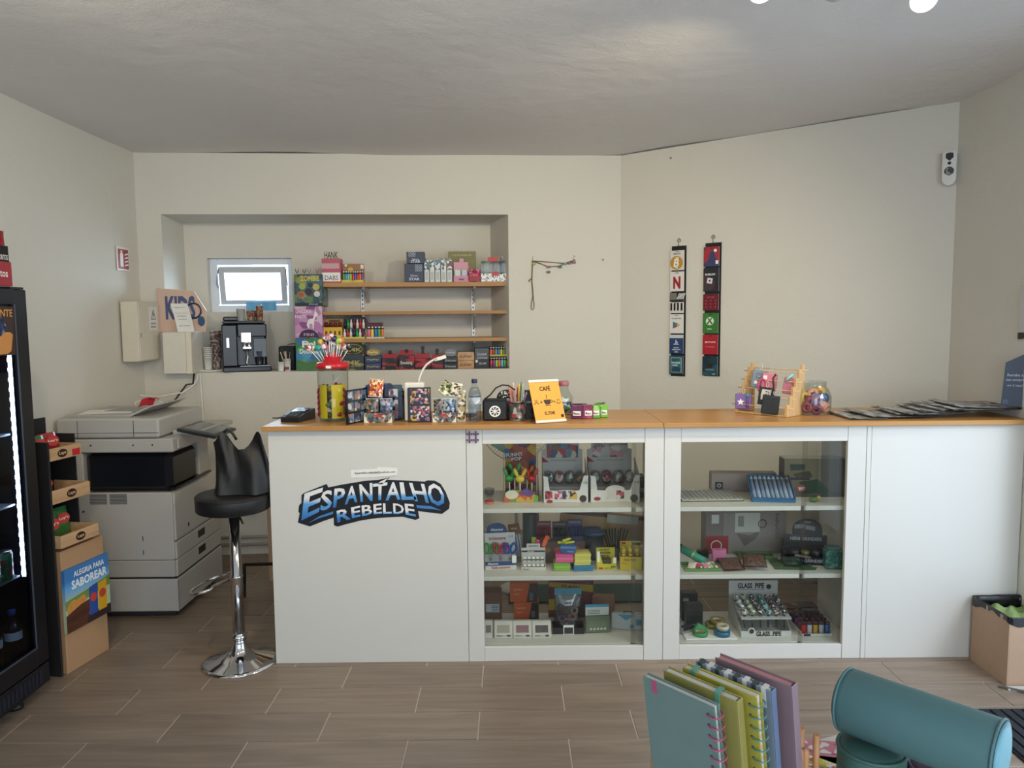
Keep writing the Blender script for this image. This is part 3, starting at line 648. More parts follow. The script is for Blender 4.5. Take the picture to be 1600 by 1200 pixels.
Xs = Matrix.Translation(ss.location) @ Matrix.Rotation(R(80), 4, 'Z')
for i, (u, v, z, col, lab) in enumerate(((-.085, .08, .588, '#2f6b3a', 'green chip bag in the lowest wood print tray, left one'), (.02, .12, .588, '#38763f', 'green chip bag in the lowest wood print tray, right one'), (-.085, .125, .965, '#33703c', 'green and red chip bag in the topmost wood print tray, left one'), (.02, .155, .965, '#9c2a30', 'red chip bag in the topmost wood print tray, right one'), (-.06, .13, .782, '#70503a', 'brown snack bag in the middle wood print tray'))):
    p = Xs @ Vector((u, v, z)); snack_bag(lab, p, R(80), .11, (.13 if i < 2 else .10), col, "Lay's")
# ================================================================== niche, shelves and what stands on them
WA = math.atan2((B-A).y, (B-A).x)
def W3(u, v, z): return XB @ Vector((u, v, z))
def ub(px, v, z):
    py = proj(W3(1.2, v, z))[1]
    for _ in range(3):
        u = onback(px, py, v).x; py = proj(W3(u, v, z))[1]
    return u
def NT(name, label, cat, l, r, t, v, z, group=None, rz=0):
    a, b = ub(l, v, z), ub(r, v, z); h = onback((l+r)/2, t, v).z - z
    o = T(name, label, cat, W3((a+b)/2, v, z), WA+rz, group); return o, b-a, h
def CT(name, label, cat, l, r, t, Y, z, group=None, rz=0):
    x, wd, h = fit(l, r, t, Y, z); o = T(name, label, cat, (x, Y, z), rz, group); return o, wd, h
def bx(par, name, x0, x1, y0, y1, z0, z1, mat, b=.001, label=None): return P(name, MB().box(x0, x1, y0, y1, z0, z1, b=b), mat, par, label=label)
ORD = ['leftmost', 'second from the left', 'third from the left', 'fourth from the left', 'fifth from the left', 'sixth from the left', 'seventh from the left', 'eighth from the left', 'ninth from the left', 'tenth from the left', 'eleventh from the left', 'twelfth from the left']
HEXN = {'red': '#c4262c', 'orange': '#e0702a', 'yellow': '#e3c62c', 'green': '#3aa04a', 'teal': '#2f9a96', 'blue': '#2f62b5', 'purple': '#7a3f94', 'pink': '#d9618f', 'black': '#1b1b1e', 'white': '#e6e4df', 'lime': '#9bc53a', 'burgundy': '#6d1526', 'navy': '#1c2550', 'sky blue': '#6fb2dd', 'silver': '#b8bcc0', 'gold': '#c79a35', 'brown': '#7a4d2c', 'grey': '#8d8d8f'}
def hexm(c, rough=.4): return M(HEXN.get(c, c), rough)
_lm = {}
def lighter_mesh(wd, h):
    k = (round(wd, 4), round(h, 4))
    if k not in _lm:
        m = MB(); X = Matrix.Diagonal((1, .55, 1, 1)); m.X = X
        m.lathe([(wd*.46, 0), (wd*.5, h*.03), (wd*.5, h*.74), (wd*.46, h*.76)], 14, mi=0)
        m.lathe([(wd*.47, h*.765), (wd*.47, h*.97), (wd*.4, h)], 14, mi=1); m.X = None
        m.box(-wd*.42, wd*.05, -wd*.12, wd*.12, h*.985, h*1.05, 2, .0004)
        _lm[k] = m
    return _lm[k]
def lighters(cols, where, root, x0, x1, y, z, wd, h, group):
    """a row of separate lighters standing in a display at root-local x0..x1"""
    n = len(cols); Rm = Matrix.Translation(root.location) @ Matrix.Rotation(root.rotation_euler.z, 4, 'Z')
    for i, c in enumerate(cols):
        x = x0+(x1-x0)*(i+.5)/n
        S('lighter', '%s lighter, %s %s' % (c, ORD[i].replace(' from the left', ''), where), 'lighter', lighter_mesh(wd, h), [hexm(c, .25), STEEL, hexm('black')], Rm @ Vector((x, y, z)), root.rotation_euler.z, group)
def tray(par, x0, x1, d, h, mat, lip=None, y0=0, t=.002, z0=0, name='tray'):
    lip = h if lip is None else lip
    m = MB().box(x0, x1, y0, y0+d, z0, z0+t).box(x0, x1, y0, y0+t, z0+t, z0+lip).box(x0, x1, y0+d-t, y0+d, z0+t, z0+h).box(x0, x0+t, y0+t, y0+d-t, z0+t, z0+(h+lip)/2).box(x1-t, x1, y0+t, y0+d-t, z0+t, z0+(h+lip)/2)
    return P(name, m, mat, par)
def arch(w_, z0, z1, n=12): return [(-w_/2, z0), (w_/2, z0)]+[(w_/2*math.cos(math.pi*i/n), z0+(z1-z0)*(.35+.65*math.sin(math.pi*i/n))) for i in range(n+1)]
# ---------------- shelf boards with brackets
SH = []
SHW = Mwood('#a57847', '#bd9058', 3, 0, .5, .3)
for i, (pt, pb) in enumerate(((441, 447.5), (486, 491), (528.5, 534))):
    z1_ = onback(650, pt, .05).z; z0_ = onback(650, pb, .05).z
    a, b = ub(505, .05, z1_), ub(793, .05, z1_)
    o = T('shelf_board', ('top wooden wall shelf in the niche, with boxes along it', 'middle wooden wall shelf in the niche, empty', 'lowest wooden wall shelf in the niche, with a few displays at its left end')[i], 'shelf', W3((a+b)/2, .05, z1_), WA, 'wooden shelves in the niche')
    hw = (b-a)/2
    P('board', MB().prism([(-hw, 0), (hw, 0), (hw-.08, .30), (-hw, .30)], z0_-z1_, 0, plane='xy'), SHW, o)
    for px in (571, 741):
        u = ub(px, .2, z1_)-(a+b)/2
        P('bracket', MB().prism([(.02, z0_-z1_-.001), (.31, z0_-z1_-.001), (.31, z0_-z1_-.10), (.29, z0_-z1_-.10), (.2, z0_-z1_-.03), (.03, z0_-z1_-.014)], u-.008, u+.008, plane='yz'), M('#cfcfd0', .35, .3), o)
    SH.append(z1_+.0008); BZ3 = z0_
for px, lab in ((567, 'left slotted white steel shelf upright on the niche wall'), (739, 'right slotted white steel shelf upright on the niche wall')):
    u = ub(px, ND, 1.7); zt, zb = SH[0]-.03, SH[2]-.05
    o = T('shelf_upright', lab, 'shelf upright', W3(u, ND-.0125, 0), WA); P('rail', MB().box(-.012, .012, 0, .012, zb, zt, b=.001), M('#cfcfd0', .35, .3), o)
    mm = MB()
    for k in range(int((zt-zb)/.03)): mm.box(-.004, .004, -.0006, .002, zb+.01+k*.03, zb+.026+k*.03)
    P('slots', mm, hexm('black'), o)
# ---------------- left: meter box, boards, coffee corner
zs = SILL+.001
mbx, w_, h_ = NT('meter_box', 'white square steel box in the left corner of the niche with cables below', 'meter box', 257, 301, 519, -.10, zs)
MBM = M('#e2ddd0', .5)
bx(mbx, 'housing', -w_/2, w_/2, 0, .22, 0, h_, MBM, .003); bx(mbx, 'lid', -w_/2+.001, w_/2-.035, -.006, -.0005, .003, h_-.003, MBM, .001)
bx(mbx, 'edge_strip', w_/2-.033, w_/2, -.005, -.0005, .0, h_, M('#e8dfca', .5), .001)
p0 = mbx.location
cb = T('power_cables', 'black and white cables hanging from the meter box down to the copier', 'cable', (p0.x+.02, p0.y+.07, 1.1))
P('black_cable', MB().tube([(.05, .0, zs-1.105), (.045, -.012, zs-1.17), (.01, -.03, .06), (-.05, -.06, -.03), (-.06, -.07, -.045)], .006, 8), hexm('black'), cb)
P('white_cable', MB().tube([(.07, .0, zs-1.105), (.075, -.012, .1), (.06, -.03, .06), (.0, -.07, .012), (-.12, -.15, -.005), (-.2, -.22, .01)], .004, 8), PWHITE, cb)
P('white_cable', MB().tube([(.09, .0, zs-1.105), (.095, -.008, 0), (.10, -.005, -.3), (.10, .0, -.6)], .004, 8), PWHITE, cb)
zt = zs+h_+.001
kb, w_, h_ = NT('poster_board', 'salmon cut-corner advert board with blue KIDS lettering and headphones picture', 'poster board', 249, 324, 450, -.02, zt)
P('board', MB().prism([(-w_/2, 0), (w_/2-.01, 0), (w_/2, h_*.48), (w_/2-.075, h_*.93), (-w_/2, h_)], 0, .008), M('#d9b9a6', .5), kb)
txt(kb, 'KIDS', w_*.62, h_*.55, (-w_*.04, -.001, h_*.55), M('#4a5c86', .5), .04)
hp = P('headphone_print', MB().torus((w_*.23, -.002, h_*.48), .048, .006, 20, 6, 'y'), M('#23364f', .4), kb)
for q in (-.048, .048): P('ear_cup_print', MB().prism(circ(w_*.23+q, h_*.24, .026, 18, .85, 1.25), -.006, -.0005), M('#3a5a80', .35), hp)
wb_, w_, h_ = NT('poster_board', 'thin white advert board with a blue stripe behind the salmon board', 'poster board', 243, 254, 453, .008, zt)
bx(wb_, 'board', -w_/2, w_/2+.1, 0, .006, 0, h_, PWHITE); plate(wb_, 'stripe', -w_/2+.004, -w_/2+.022, .01, h_-.02, -.0004, M('#3f7fae', .5))
lf, w_, h_ = NT('leaflet', 'white printed notice sheet leaning on the salmon advert board', 'leaflet', 272, 300, 474, -.06, zt)
mm = MB(); mm.grid(lambda a, c: ((a-.5)*w_*.95-.05*(c-.4)+.006*math.sin(c*3), .028*c*c+.004*math.sin(3*a), h_*c), 8, 10); P('sheet', mm, PAPER, lf)
for k, (zz, ww) in enumerate(((.86, .6), (.66, .7), (.56, .5), (.44, .5), (.22, .6))): txt(lf, ['Regulamento', 'Consulte os precos', 'no balcao', 'Obrigado', 'ate breve'][k], w_*ww, .007, (-.05*(zz-.4)+.004, .028*zz*zz-.005, h_*zz), INK, .0)
# cups and tray
CUPC = Mglass('#e8ece8', 1.6, .1, .86)
ct, w_, h_ = NT('cup_tray', 'white oval tray under the stacked cups on the niche sill', 'tray', 300, 346, 572, .03, zs)
P('plate', MB().lathe([(.10, 0), (.115, .01), (.112, .012), (.0001, .008)], 28, (0, .12, 0)), PWHITE, ct)
TC = W3(0, 0, 0)
def cup_stack(lab, l, r, t, v, z, mat, n, group, nm='cup_stack'):
    o, w_, h_ = NT(nm, lab, 'cups', l, r, t, v, z, group)
    r1 = w_/2; hc = h_ if n == 1 else min(.085, h_*.6)
    for k in range(n):
        zz = (h_-hc)*k/max(1, n-1)
        P('cup', MB().lathe([(r1*.7, zz), (r1*.96, zz+hc), (r1, zz+hc), (r1, zz+hc-.004), (r1*.93, zz+hc-.006), (r1*.66, zz+.004)], 20, (0, r1, 0), cap=False), mat, o)
    return o
cup_stack('stack of clear plastic cups beside the meter box', 316, 331, 543, .07, zs+.013, M('#d9d8d2', .3), 6, None)
cup_stack('tall stack of patterned paper cups left of the coffee machine', 327, 345, 517, .14, zs+.013, Mprint(('#bfb2a6', '#8c6a5d', '#d8d0c6', '#6d7077'), 90, seed=3), 9, None)
# coffee machine
CM = M('#10141d', .28); CM2 = M('#0b0d12', .5)
cm = T('coffee_machine', 'black bean to cup coffee machine with chrome spout on the niche sill', 'coffee machine', W3(ub(384, .05, zs), .05, zs), WA+R(17))
cm.scale = (1.13, 1, 1)
mh = onback(385, 505, .05).z-zs
bx(cm, 'back_body', -.125, .125, .06, .27, .03, mh, CM, .012); bx(cm, 'base', -.125, .145, -.04, .27, 0, .034, CM, .006)
bx(cm, 'left_pillar', -.125, -.04, -.01, .0595, .036, mh-.01, CM, .006); bx(cm, 'head', -.039, .125, -.01, .0595, mh*.72, mh-.005, CM, .006)
bx(cm, 'top_lid', -.12, .12, .0, .26, mh+.001, mh+.014, M('#2a3442', .2), .005); bx(cm, 'bean_hopper', -.115, -.02, .12, .25, mh+.015, mh+.045, CM, .008)
bx(cm, 'drip_grid', -.03, .14, -.036, .058, .035, .039, STEEL)
P('chrome_head', MB().box(-.022, .04, -.03, -.011, mh*.60, mh*.82, b=.006), CHROME, cm)
sp = P('spout', MB().cyl((.0, -.02, mh*.62), (.0, -.02, mh*.42), .010, .007, 12).cyl((.025, -.02, mh*.62), (.025, -.02, mh*.42), .010, .007, 12), CHROME, cm)
P('spout_bridge', MB().box(-.012, .037, -.032, -.008, mh*.47, mh*.52, b=.003), CHROME, sp)
P('steam_pipe', MB().tube([(.012, -.03, mh*.42), (.014, -.034, mh*.3), (.006, -.03, mh*.18), (.02, -.032, mh*.13)], .006, 8), CHROME, cm)
plate(cm, 'badge', -.10, -.085, mh*.5, mh*.7, -.0105, STEEL); bx(cm, 'water_window', .05, .12, -.0125, -.0105, mh*.3, mh*.68, Mglass('#6a7380', 1.2, .05, .6), .0005)
cx = Matrix.Translation(cm.location) @ Matrix.Rotation(cm.rotation_euler.z, 4, 'Z')
def cup_at(lab, x, y, z, r, h, mat, group=None, inner=None):
    o = T('paper_cup', lab, 'cup', cx @ Vector((x, y, z)), WA, group)
    P('cup', MB().lathe([(r*.72, 0), (r*.98, h), (r, h), (r, h-.003), (r*.92, h-.004), (r*.66, .004), (.0001, .004)], 18, cap=False).lathe([(r*.72, 0), (.0001, .0005)], 18, cap=False), mat, o); return o
OC = Mprint(('#c9915a', '#d8b08a', '#a75a3d', '#e0cbb5', '#8d8278'), 110, seed=8)
zt = mh+.0155
cup_at('plain white cup on top of the coffee machine', -.055+.04, .05, zt, .030, .082, M('#dcdcda', .4))
cup_at('orange patterned cup on the coffee machine, beside the white cup', .045, .045, zt, .027, .07, OC)
cup_at('orange patterned cup on the coffee machine, middle of the printed three', .092, .07, zt, .022, .065, OC) if False else cup_at('orange patterned cup in the middle of the printed cups on the coffee machine', .075, .15, zt, .024, .07, OC)
cup_at('tallest orange patterned cup at the right end on the coffee machine', .105, .045, zt, .025, .10, OC)
g_ = T('drinking_glass', 'clear glass standing under the spout of the coffee machine', 'glass', cx @ Vector((.09, .012, .0405)), WA)
P('glass', MB().lathe([(.025, 0), (.032, .095), (.030, .095), (.023, .005), (.0001, .005)], 20, cap=False), Mglass('#e6ecf2', 2, .03, .9), g_)
bb, w_, h_ = NT('storage_bag', 'black soft box with a lid flap between coffee machine and candy boxes', 'bag', 436, 462, 541, .16, zs)
bx(bb, 'body', -w_/2, w_/2, 0, .1, 0, h_, M('#161a24', .55), .008); P('flap', MB().grid(lambda a, c: (w_*(a*.9-.1), -.008+.012*c, h_+.002+.018*math.sin(2.6*a)*(1-.3*c)), 8, 4), M('#1b202c', .55), bb)
for i, (l, r, t, lab) in enumerate(((432, 444, 566, 'white paper cup beside the cup of wooden stirrers'), (443, 454, 561, 'white paper cup holding wooden stirrers next to the candy boxes'))):
    o, w_, h_ = NT('paper_cup', lab, 'cup', l, r, t, .04, zs); r1 = w_/2
    P('cup', MB().lathe([(r1*.72, 0), (r1*.98, h_), (r1, h_), (r1*.92, h_-.003), (r1*.66, .004), (.0001, .004)], 18, (0, r1, 0), cap=False), PWHITE, o)
    plate(o, 'print', -.014, .014, .008, .028, -.0003+.004*0, M('#8a3b33', .5), .001) if i else None
for k in range(6):
    a = W3(ub(448, .04, zs)-.0075+.003*k, .04+.022+.006*math.sin(2*k), zs+.012)
    S('stirrer', 'wooden coffee stirrer in the white paper cup, %s' % ORD[k], 'stirrer', MB().box(-.0025, .0025, -.0008, .0008, 0, .12), M('#d9c6a5', .7), a, WA+k, 'wooden stirrers in the cup', rx=R(-14+5*k) if False else R(6*math.sin(k*2.1)), ry=R(-17+7*k))
# three candy boxes stacked in front of the shelves
cz = zs; CB = []
for i, (t, cols, lab, nm) in enumerate(((528.5, ('#3d86b8', '#4f9bc4', '#2f6f9e', '#5aa75a', '#3a7f4c'), 'blue and green candy carton with a grass picture, lowest of the three', 'fini'), (478.5, ('#a9639e', '#b97ab0', '#8a4788', '#c793bd', '#d8b8d0'), 'purple unicorn candy carton, middle of the stack of three', 'uni'), (428.5, ('#25505c', '#2f6270', '#1d3d49', '#5f7d3f', '#8c8f4a', '#303a55'), 'dark teal zombie candy carton, top of the stack of three', 'zom'))):
    o, w_, h_ = NT('candy_carton', lab, 'candy box', (463, 461, 460.5)[i], (505, 504.5, 505)[i], t, .03, cz, 'candy cartons'); cz += h_+.001
    bx(o, 'carton', -w_/2, w_/2, 0, .2, 0, h_, Mprint(cols, 22, seed=i*3+1), .003)
    if nm == 'zom':
        txt(o, 'ZOMBIE', w_*.68, h_*.17, (.01, -.0015, h_*.87), M('#cfc25a', .5), .03)
        for k, (a, b_, r_, c_) in enumerate(((-.04, .62, .022, '#9fae4f'), (.012, .66, .017, '#1c2a33'), (.05, .6, .022, '#c2b45a'), (-.05, .36, .018, '#b74a3d'), (.055, .38, .02, '#d7d2c8'), (.0, .45, .024, '#33203d'), (-.02, .2, .016, '#5d6f7a'), (.04, .18, .014, '#2f5460'))): poly(o, 'drawing', circ(a, h_*b_, r_, 14), -.0004, M(c_, .5))
        plate(o, 'band', -w_/2+.003, w_/2-.003, 0.002, h_*.10, -.0003, M('#15242c', .5)); txt(o, 'FINI', w_*.3, h_*.06, (.03, -.0018, h_*.055), M('#8fb0b8', .5), .02)
    elif nm == 'uni':
        txt(o, 'UNICORN', w_*.55, h_*.13, (-.03, -.0015, h_*.84), M('#f0d8ea', .5), .02); txt(o, 'PARTY', w_*.4, h_*.11, (-.05, -.0015, h_*.68), M('#f0d8ea', .5), .02)
        poly(o, 'pony_drawing', [(w_*q, h_*s_) for q, s_ in ((-.02, .32), (.02, .32), (.03, .45), (.14, .45), (.15, .3), (.19, .3), (.2, .52), (.27, .68), (.33, .66), (.35, .75), (.27, .84), (.29, .97), (.24, .85), (.17, .62), (.02, .6), (-.07, .42))], -.0005, M('#efe9ea', .5))
        poly(o, 'arc', [(-w_*.35, .004), (w_*.35, .004)]+[(w_*.35*math.cos(a), .004+h_*.26*math.sin(a)) for a in [math.pi*k/10 for k in range(1, 10)]], -.0004, M('#3a2340', .5)); txt(o, 'FINI', w_*.36, h_*.09, (0, -.0025, h_*.11), M('#c9a7d6', .5), .02)
    else:
        txt(o, 'Fini', w_*.5, h_*.2, (.0, -.0015, h_*.82), PWHITE, .05); txt(o, 'Doodles', w_*.7, h_*.15, (0, -.0015, h_*.6), PWHITE, .03)
        poly(o, 'grass_print', [(-w_*.48, .003), (w_*.48, .003), (w_*.48, h_*.28), (w_*.2, h_*.34), (-w_*.1, h_*.25), (-w_*.48, h_*.36)], -.0005, M('#4c7a45', .5, var=.3, scale=60))
    CB.append(o)
for i, px in enumerate((464, 475.5, 483, 496)):
    o, w_, h_ = NT('topper_pick', ('dark butterfly shaped pick on the candy carton, %s' % ORD[i]), 'decoration', px-3, px+3, 418.5, .06, cz, 'butterfly picks on the candy carton')
    P('wings', MB().prism([(0, .012), (w_*.5, h_), (w_*.42, h_*.5), (.003, .01), (.0, .0), (-.003, .01), (-w_*.42, h_*.5), (-w_*.5, h_)], 0, .002), (hexm('navy'), M('#7a2f4c', .5), hexm('grey'), M('#a7677a', .5))[i], o)
# ---------------- top shelf
z = SH[0]; V = .06
o, w_, h_ = NT('snap_display', 'pink and white counter box with black wire letters on top', 'display box', 503.5, 533, 404, V, z)
bx(o, 'carton', -w_/2, w_/2, 0, .1, 0, h_, M('#bb4a63', .4, var=.2), .002); plate(o, 'front_panel', -w_/2, w_/2-.004, .002, h_*.42, -.0003, PWHITE); plate(o, 'grey_panel', -w_/2, w_/2-.01, h_*.58, h_*.8, -.0003, M('#c9a5ab', .5)); txt(o, 'DABS', w_*.7, h_*.2, (0, -.002, h_*.2), INK, .0); plate(o, 'red_lip', -w_/2, w_/2-.004, .0, .008, -.0016, RED)
txt(o, 'HANK', w_*.72, .045, (0, .01, h_+.024), INK, .01, name='wire_letters')
o, w_, h_ = NT('lighter_display', 'brown cardboard lighter display on the top shelf beside the pink box', 'display', 533.5, 568, 411, V, z)
bx(o, 'back_card', -w_/2, w_/2, .07, .073, 0, h_, CARD); poly(o, 'sticker', circ(-.02, h_*.68, .018), .0695, M('#d9b93a', .5)); plate(o, 'tag', w_*.32, w_*.46, h_*.75, h_*.95, .0695, PAPER); plate(o, 'tag', -w_*.4, -w_*.3, h_*.86, h_*.98, .0695, PAPER)
tray(o, -w_/2, w_/2, .069, .03, M('#c9b04a', .5), .014); plate(o, 'tray_label', -w_*.46, -w_*.05, .001, .017, -.0003, M('#d6c23a', .5)); plate(o, 'tray_label', w_*.1, w_*.46, .001, .017, -.0003, M('#d6c23a', .5))
lighters(['green', 'teal', 'sky blue', 'lime', 'red', 'blue', 'red', 'orange', 'purple'], 'in brown card display, top shelf', o, -w_/2+.003, w_/2-.003, .035, .003, w_/9.8, .075, 'lighters on the top shelf')
NAVY = M('#1f2b4a', .4); LG = M('#c9d3e6', .5)
z2 = z
for i, (l, r, t, lab) in enumerate(((632.5, 662.5, 412, 'navy lower carton with white ring pattern, on top shelf'), (635.5, 663.5, 393.5, 'navy upper carton standing on its wider twin, on top shelf'))):
    o, w_, h_ = NT('tobacco_carton', lab, 'box', l, r, t, V, z2, 'navy cartons'); z2 += h_+.001
    bx(o, 'carton', -w_/2, w_/2, 0, .11, 0, h_, NAVY, .002)
    for a in range(3):
        for b_ in range(3 if i == 0 else 2): P('ring_print', MB().torus(((w_*(.1 if i == 0 else -.33)+a*.016*(1 if i == 0 else 1)), -.0006, h_*.9-b_*.016), .0065, .0016, 12, 4, 'y'), LG, o)
    txt(o, 'Silver', w_*.4, .013, (.0, -.0012, h_*.36), LG, .01); txt(o, 'STAR', w_*.55, .018, (.0, -.0012, h_*.17), LG, .03)
rx_ = [(663, 671, '#2f6f86'), (671.5, 679.5, '#b9cfd2'), (680, 688.5, '#3a6c94'), (689, 698, '#b3c6c0'), (698.5, 707, '#6a2435')]
for i, (l, r, c) in enumerate(rx_):
    o, w_, h_ = NT('refill_box', ['teal topped', 'pale green topped', 'blue topped', 'pale grey topped', 'dark red topped'][i]+' narrow white refill box in the row on the top shelf', 'box', l+.3, r-.3, 406, V+.01, z, 'refill boxes')
    bx(o, 'carton', -w_/2, w_/2, 0, .06, 0, h_, M('#d6d8d4', .4), .0015); plate(o, 'top_panel', -w_/2+.001, w_/2-.001, h_*.55, h_-.001, -.0003, Mprint((c, c, '#dfe6e6', '#27464f'), 70, seed=i)); plate(o, 'stripe', -w_*.3, w_*.3, h_*.1, h_*.45, -.0003, M('#b8c0c0', .5)); P('neck', MB().cyl((0, .03, h_+.0005), (0, .03, h_+.012), w_*.28, n=10), hexm('silver'), o)
o, w_, h_ = NT('picture_box', 'olive green tall picture box at the back of the top shelf', 'box', 701, 744, 393, .16, z)
bx(o, 'carton', -w_/2, w_/2, 0, .04, 0, h_, M('#7d7a4a', .5, var=.2, scale=9), .002); txt(o, 'THE RELAXING TEA', w_*.7, .012, (0, -.002, h_*.88), M('#c9c07a', .5), .01); poly(o, 'figure_print', circ(.02, h_*.45, .035, 16), -.0004, M('#b98a4a', .5))
o, w_, h_ = NT('pink_display', 'pink counter display with grey sachets on the top shelf', 'display', 709, 732, 408.5, V-.005, z)
bx(o, 'back_card', -w_/2, w_/2, .045, .048, 0, h_, M('#d79aac', .5)); tray(o, -w_/2, w_/2, .044, .05, M('#cf8fa6', .5), .04)
for k, x in enumerate((-w_*.22, w_*.22)): P('sachet', MB().box(x-w_*.2, x+w_*.2, .01+.01*k, .016+.01*k, .004, h_*.62, b=.002), M(('#b9cfc6', '#b4bcc4')[k], .3), o)
plate(o, 'label', -w_*.15, w_*.2, .012, .022, -.0003, M('#6a4f7a', .5)); P('topper', MB().prism([(-w_*.1, h_), (w_*.2, h_), (w_*.2, h_+.02), (.0, h_+.026), (-w_*.1, h_+.02)], .045, .048), M('#d79aac', .5), o)
o, w_, h_ = NT('candy_pouch', 'magenta dotted pouch between pink display and patterned stand, top shelf', 'pouch', 732, 751, 421, V, z)
P('pouch', MB().pillow(w_, h_, .045), Mprint(('#b5345a', '#c9486c', '#8c2342', '#d8a0b0'), 90, seed=5), o); plate(o, 'label', -w_*.42, w_*.42, .004, h_*.36, -.024, M('#9c2f38', .5))
o, w_, h_ = NT('pen_stand', 'clear stand with black and white patterned base and red tags, top shelf', 'display', 751.5, 794, 404, V-.01, z)
bx(o, 'base', -w_/2, w_/2, 0, .1, 0, h_*.36, Mprint(('#e8e6e2', '#1f1f22', '#e8e6e2', '#dedcd8'), 140, seed=2), .002); bx(o, 'cover', -w_/2+.002, w_/2-.002, .004, .095, h_*.37, h_*.9, Mglass('#e0e6e0', 1.5, .04, .9), .002)
for k in range(7): P('vial', MB().cyl((-w_*.4+k*w_*.13, .04+.02*(k % 2), h_*.38), (-w_*.4+k*w_*.13, .04+.02*(k % 2), h_*.86), .006, n=10), M(('#7d9c5a', '#c7ccc2', '#a7b27a', '#b94a52', '#9cb08a', '#23262a', '#8aa070')[k], .3), o)
plate(o, 'red_tag', -w_*.24, w_*.14, h_*.88, h_*1.06, .0, RED); plate(o, 'red_tag', -w_*.1, w_*.16, h_*.26, h_*.42, -.0006, RED)
P('wire_loop', MB().torus((w_*.25, .03, h_*1.0), .016, .002, 14, 5, 'y'), STEEL, o)
# ---------------- lowest board
z = SH[2]
o, w_, h_ = NT('cigarillo_display', 'yellow counter box with burgundy tubes at the left end of the lowest shelf', 'display', 505.5, 534.5, 500, V, z)
bx(o, 'carton', -w_/2, w_/2, .012, .09, 0, h_*.62, M('#d9b52a', .4), .002); plate(o, 'front_panel', -w_/2, w_/2, .002, h_*.45, .0115, M('#e0c234', .4)); bx(o, 'header', -w_/2, w_/2, .086, .09, h_*.62, h_*1.06, M('#a58a45', .5)); plate(o, 'header_print', -w_*.3, w_*.3, h_*.9, h_*1.0, .0855, M('#5a3020', .5))
for k in range(4):
    x = -w_*.36+k*w_*.24; P('tube', MB().cyl((x, .03, h_*.625), (x, .03, h_*.88), w_*.09, n=10), hexm('burgundy', .35), o); plate(o, 'print', x-w_*.06, x+w_*.06, h_*.2, h_*.42, .0108, M('#7a2a26', .5)); 
o, w_, h_ = NT('bottle_display', 'dark arched two tier display of small bottles on the lowest shelf', 'display', 535.5, 570, 493.5, V, z)
P('header', MB().prism(arch(w_, h_*.5, h_), .06, .064), M('#1d2433', .5), o); tray(o, -w_/2, w_/2, .058, .04, M('#d6c85a', .5), .012); bx(o, 'step', -w_/2+.003, w_/2-.003, .032, .055, .003, h_*.44, M('#1d2433', .5))
cols = ['white', 'red', 'white', 'navy', 'green', 'white', 'burgundy']
Rm = Matrix.Translation(o.location) @ Matrix.Rotation(WA, 4, 'Z')
bmk = lambda r_, hh: MB().lathe([(r_, 0), (r_, hh*.6), (r_*.5, hh*.72), (r_*.5, hh*.95), (r_*.4, hh)], 12)
for row_ in range(2):
    for k in range(7):
        x = -w_*.42+k*w_*.14; p = Rm @ Vector((x, .016 if row_ == 0 else .044, .003 if row_ == 0 else h_*.445))
        S('small_bottle', '%s small bottle, %s in the %s row of the dark arched display' % (cols[(k+row_*3) % 7], ORD[k], ('front', 'upper')[row_]), 'bottle', bmk(w_*.062, h_*.4), M(HEXN[cols[(k+row_*3) % 7]], .3), p, WA, 'small bottles in the arched display')
o, w_, h_ = NT('lighter_display', 'lighter display with dark red header on the lowest shelf', 'display', 572.5, 600.5, 504, V, z)
bx(o, 'header', -w_/2+.004, w_/2-.012, .05, .053, 0, h_*1.0, M('#5c1722', .5)); txt(o, 'HOOKAH', w_*.6, .011, (-.004, .0488, h_*.92), M('#1b1114', .5), .02); tray(o, -w_/2, w_/2, .049, .02, M('#d8d4cc', .5), .01)
lighters(['pink', 'yellow', 'blue', 'green', 'orange'], 'in dark red display, lowest shelf', o, -w_/2+.003, w_/2-.003, .024, .003, w_/5.6, .078, 'lighters on the lowest shelf')
# ---------------- along the sill under the boards
z = zs; V = .03
def flapbox(name, lab, l, r, t, cols, text, tcol, header=None, tiers=1, seed=1, group=None, d=.11, th=.3):
    o, w_, h_ = NT(name, lab, 'box', l, r, t, V, z, group)
    for k in range(tiers):
        b_ = bx(o, 'carton', -w_/2, w_/2, 0, d, h_*k/tiers+(.0008 if k else 0), h_*(k+1)/tiers, Mprint(cols, 30, seed=seed+k, stretch=(.6, 1, 1.6)), .002)
        if text: txt(b_, text, w_*.74, h_/tiers*th, (0, -.0022, h_*(k+.45)/tiers), M(tcol, .4), .02)
    return o, w_, h_
o, w_, h_ = flapbox('rolling_paper_carton', 'black and gold carton with arched header behind the lollipops', 531, 569, 553, ('#15151a', '#1d1d20', '#121215', '#8a7f3f'), 'SMK', '#b8ab5a', tiers=1, seed=4)
P('header', MB().prism(arch(w_*.9, h_+.001, BZ3-z-.004), .05, .054), M('#17181a', .4), o); txt(o, 'SMK', w_*.7, .026, (.005, .048, h_+.026), M('#b8ab5a', .4), .03); P('arc_print', MB().torus((0, .0495, h_+.03), w_*.4, .003, 24, 5, 'y', sc=(1, .5)), M('#a9a04a', .4), o)
o, w_, h_ = flapbox('rolling_paper_carton', 'navy two tier carton with gold oval topper on the niche sill', 570.5, 596, 556, ('#1f3157', '#24396a', '#1a2848'), 'PayPay', '#c9b06a', tiers=2, seed=2)
P('oval_topper', MB().prism(circ(0, h_+.022, w_*.42, 20, 1, .5), .02, .024), M('#a98f45', .4), o); txt(o, 'PayPay', w_*.6, .016, (0, .018, h_+.022), M('#f0e6c4', .5), .02)
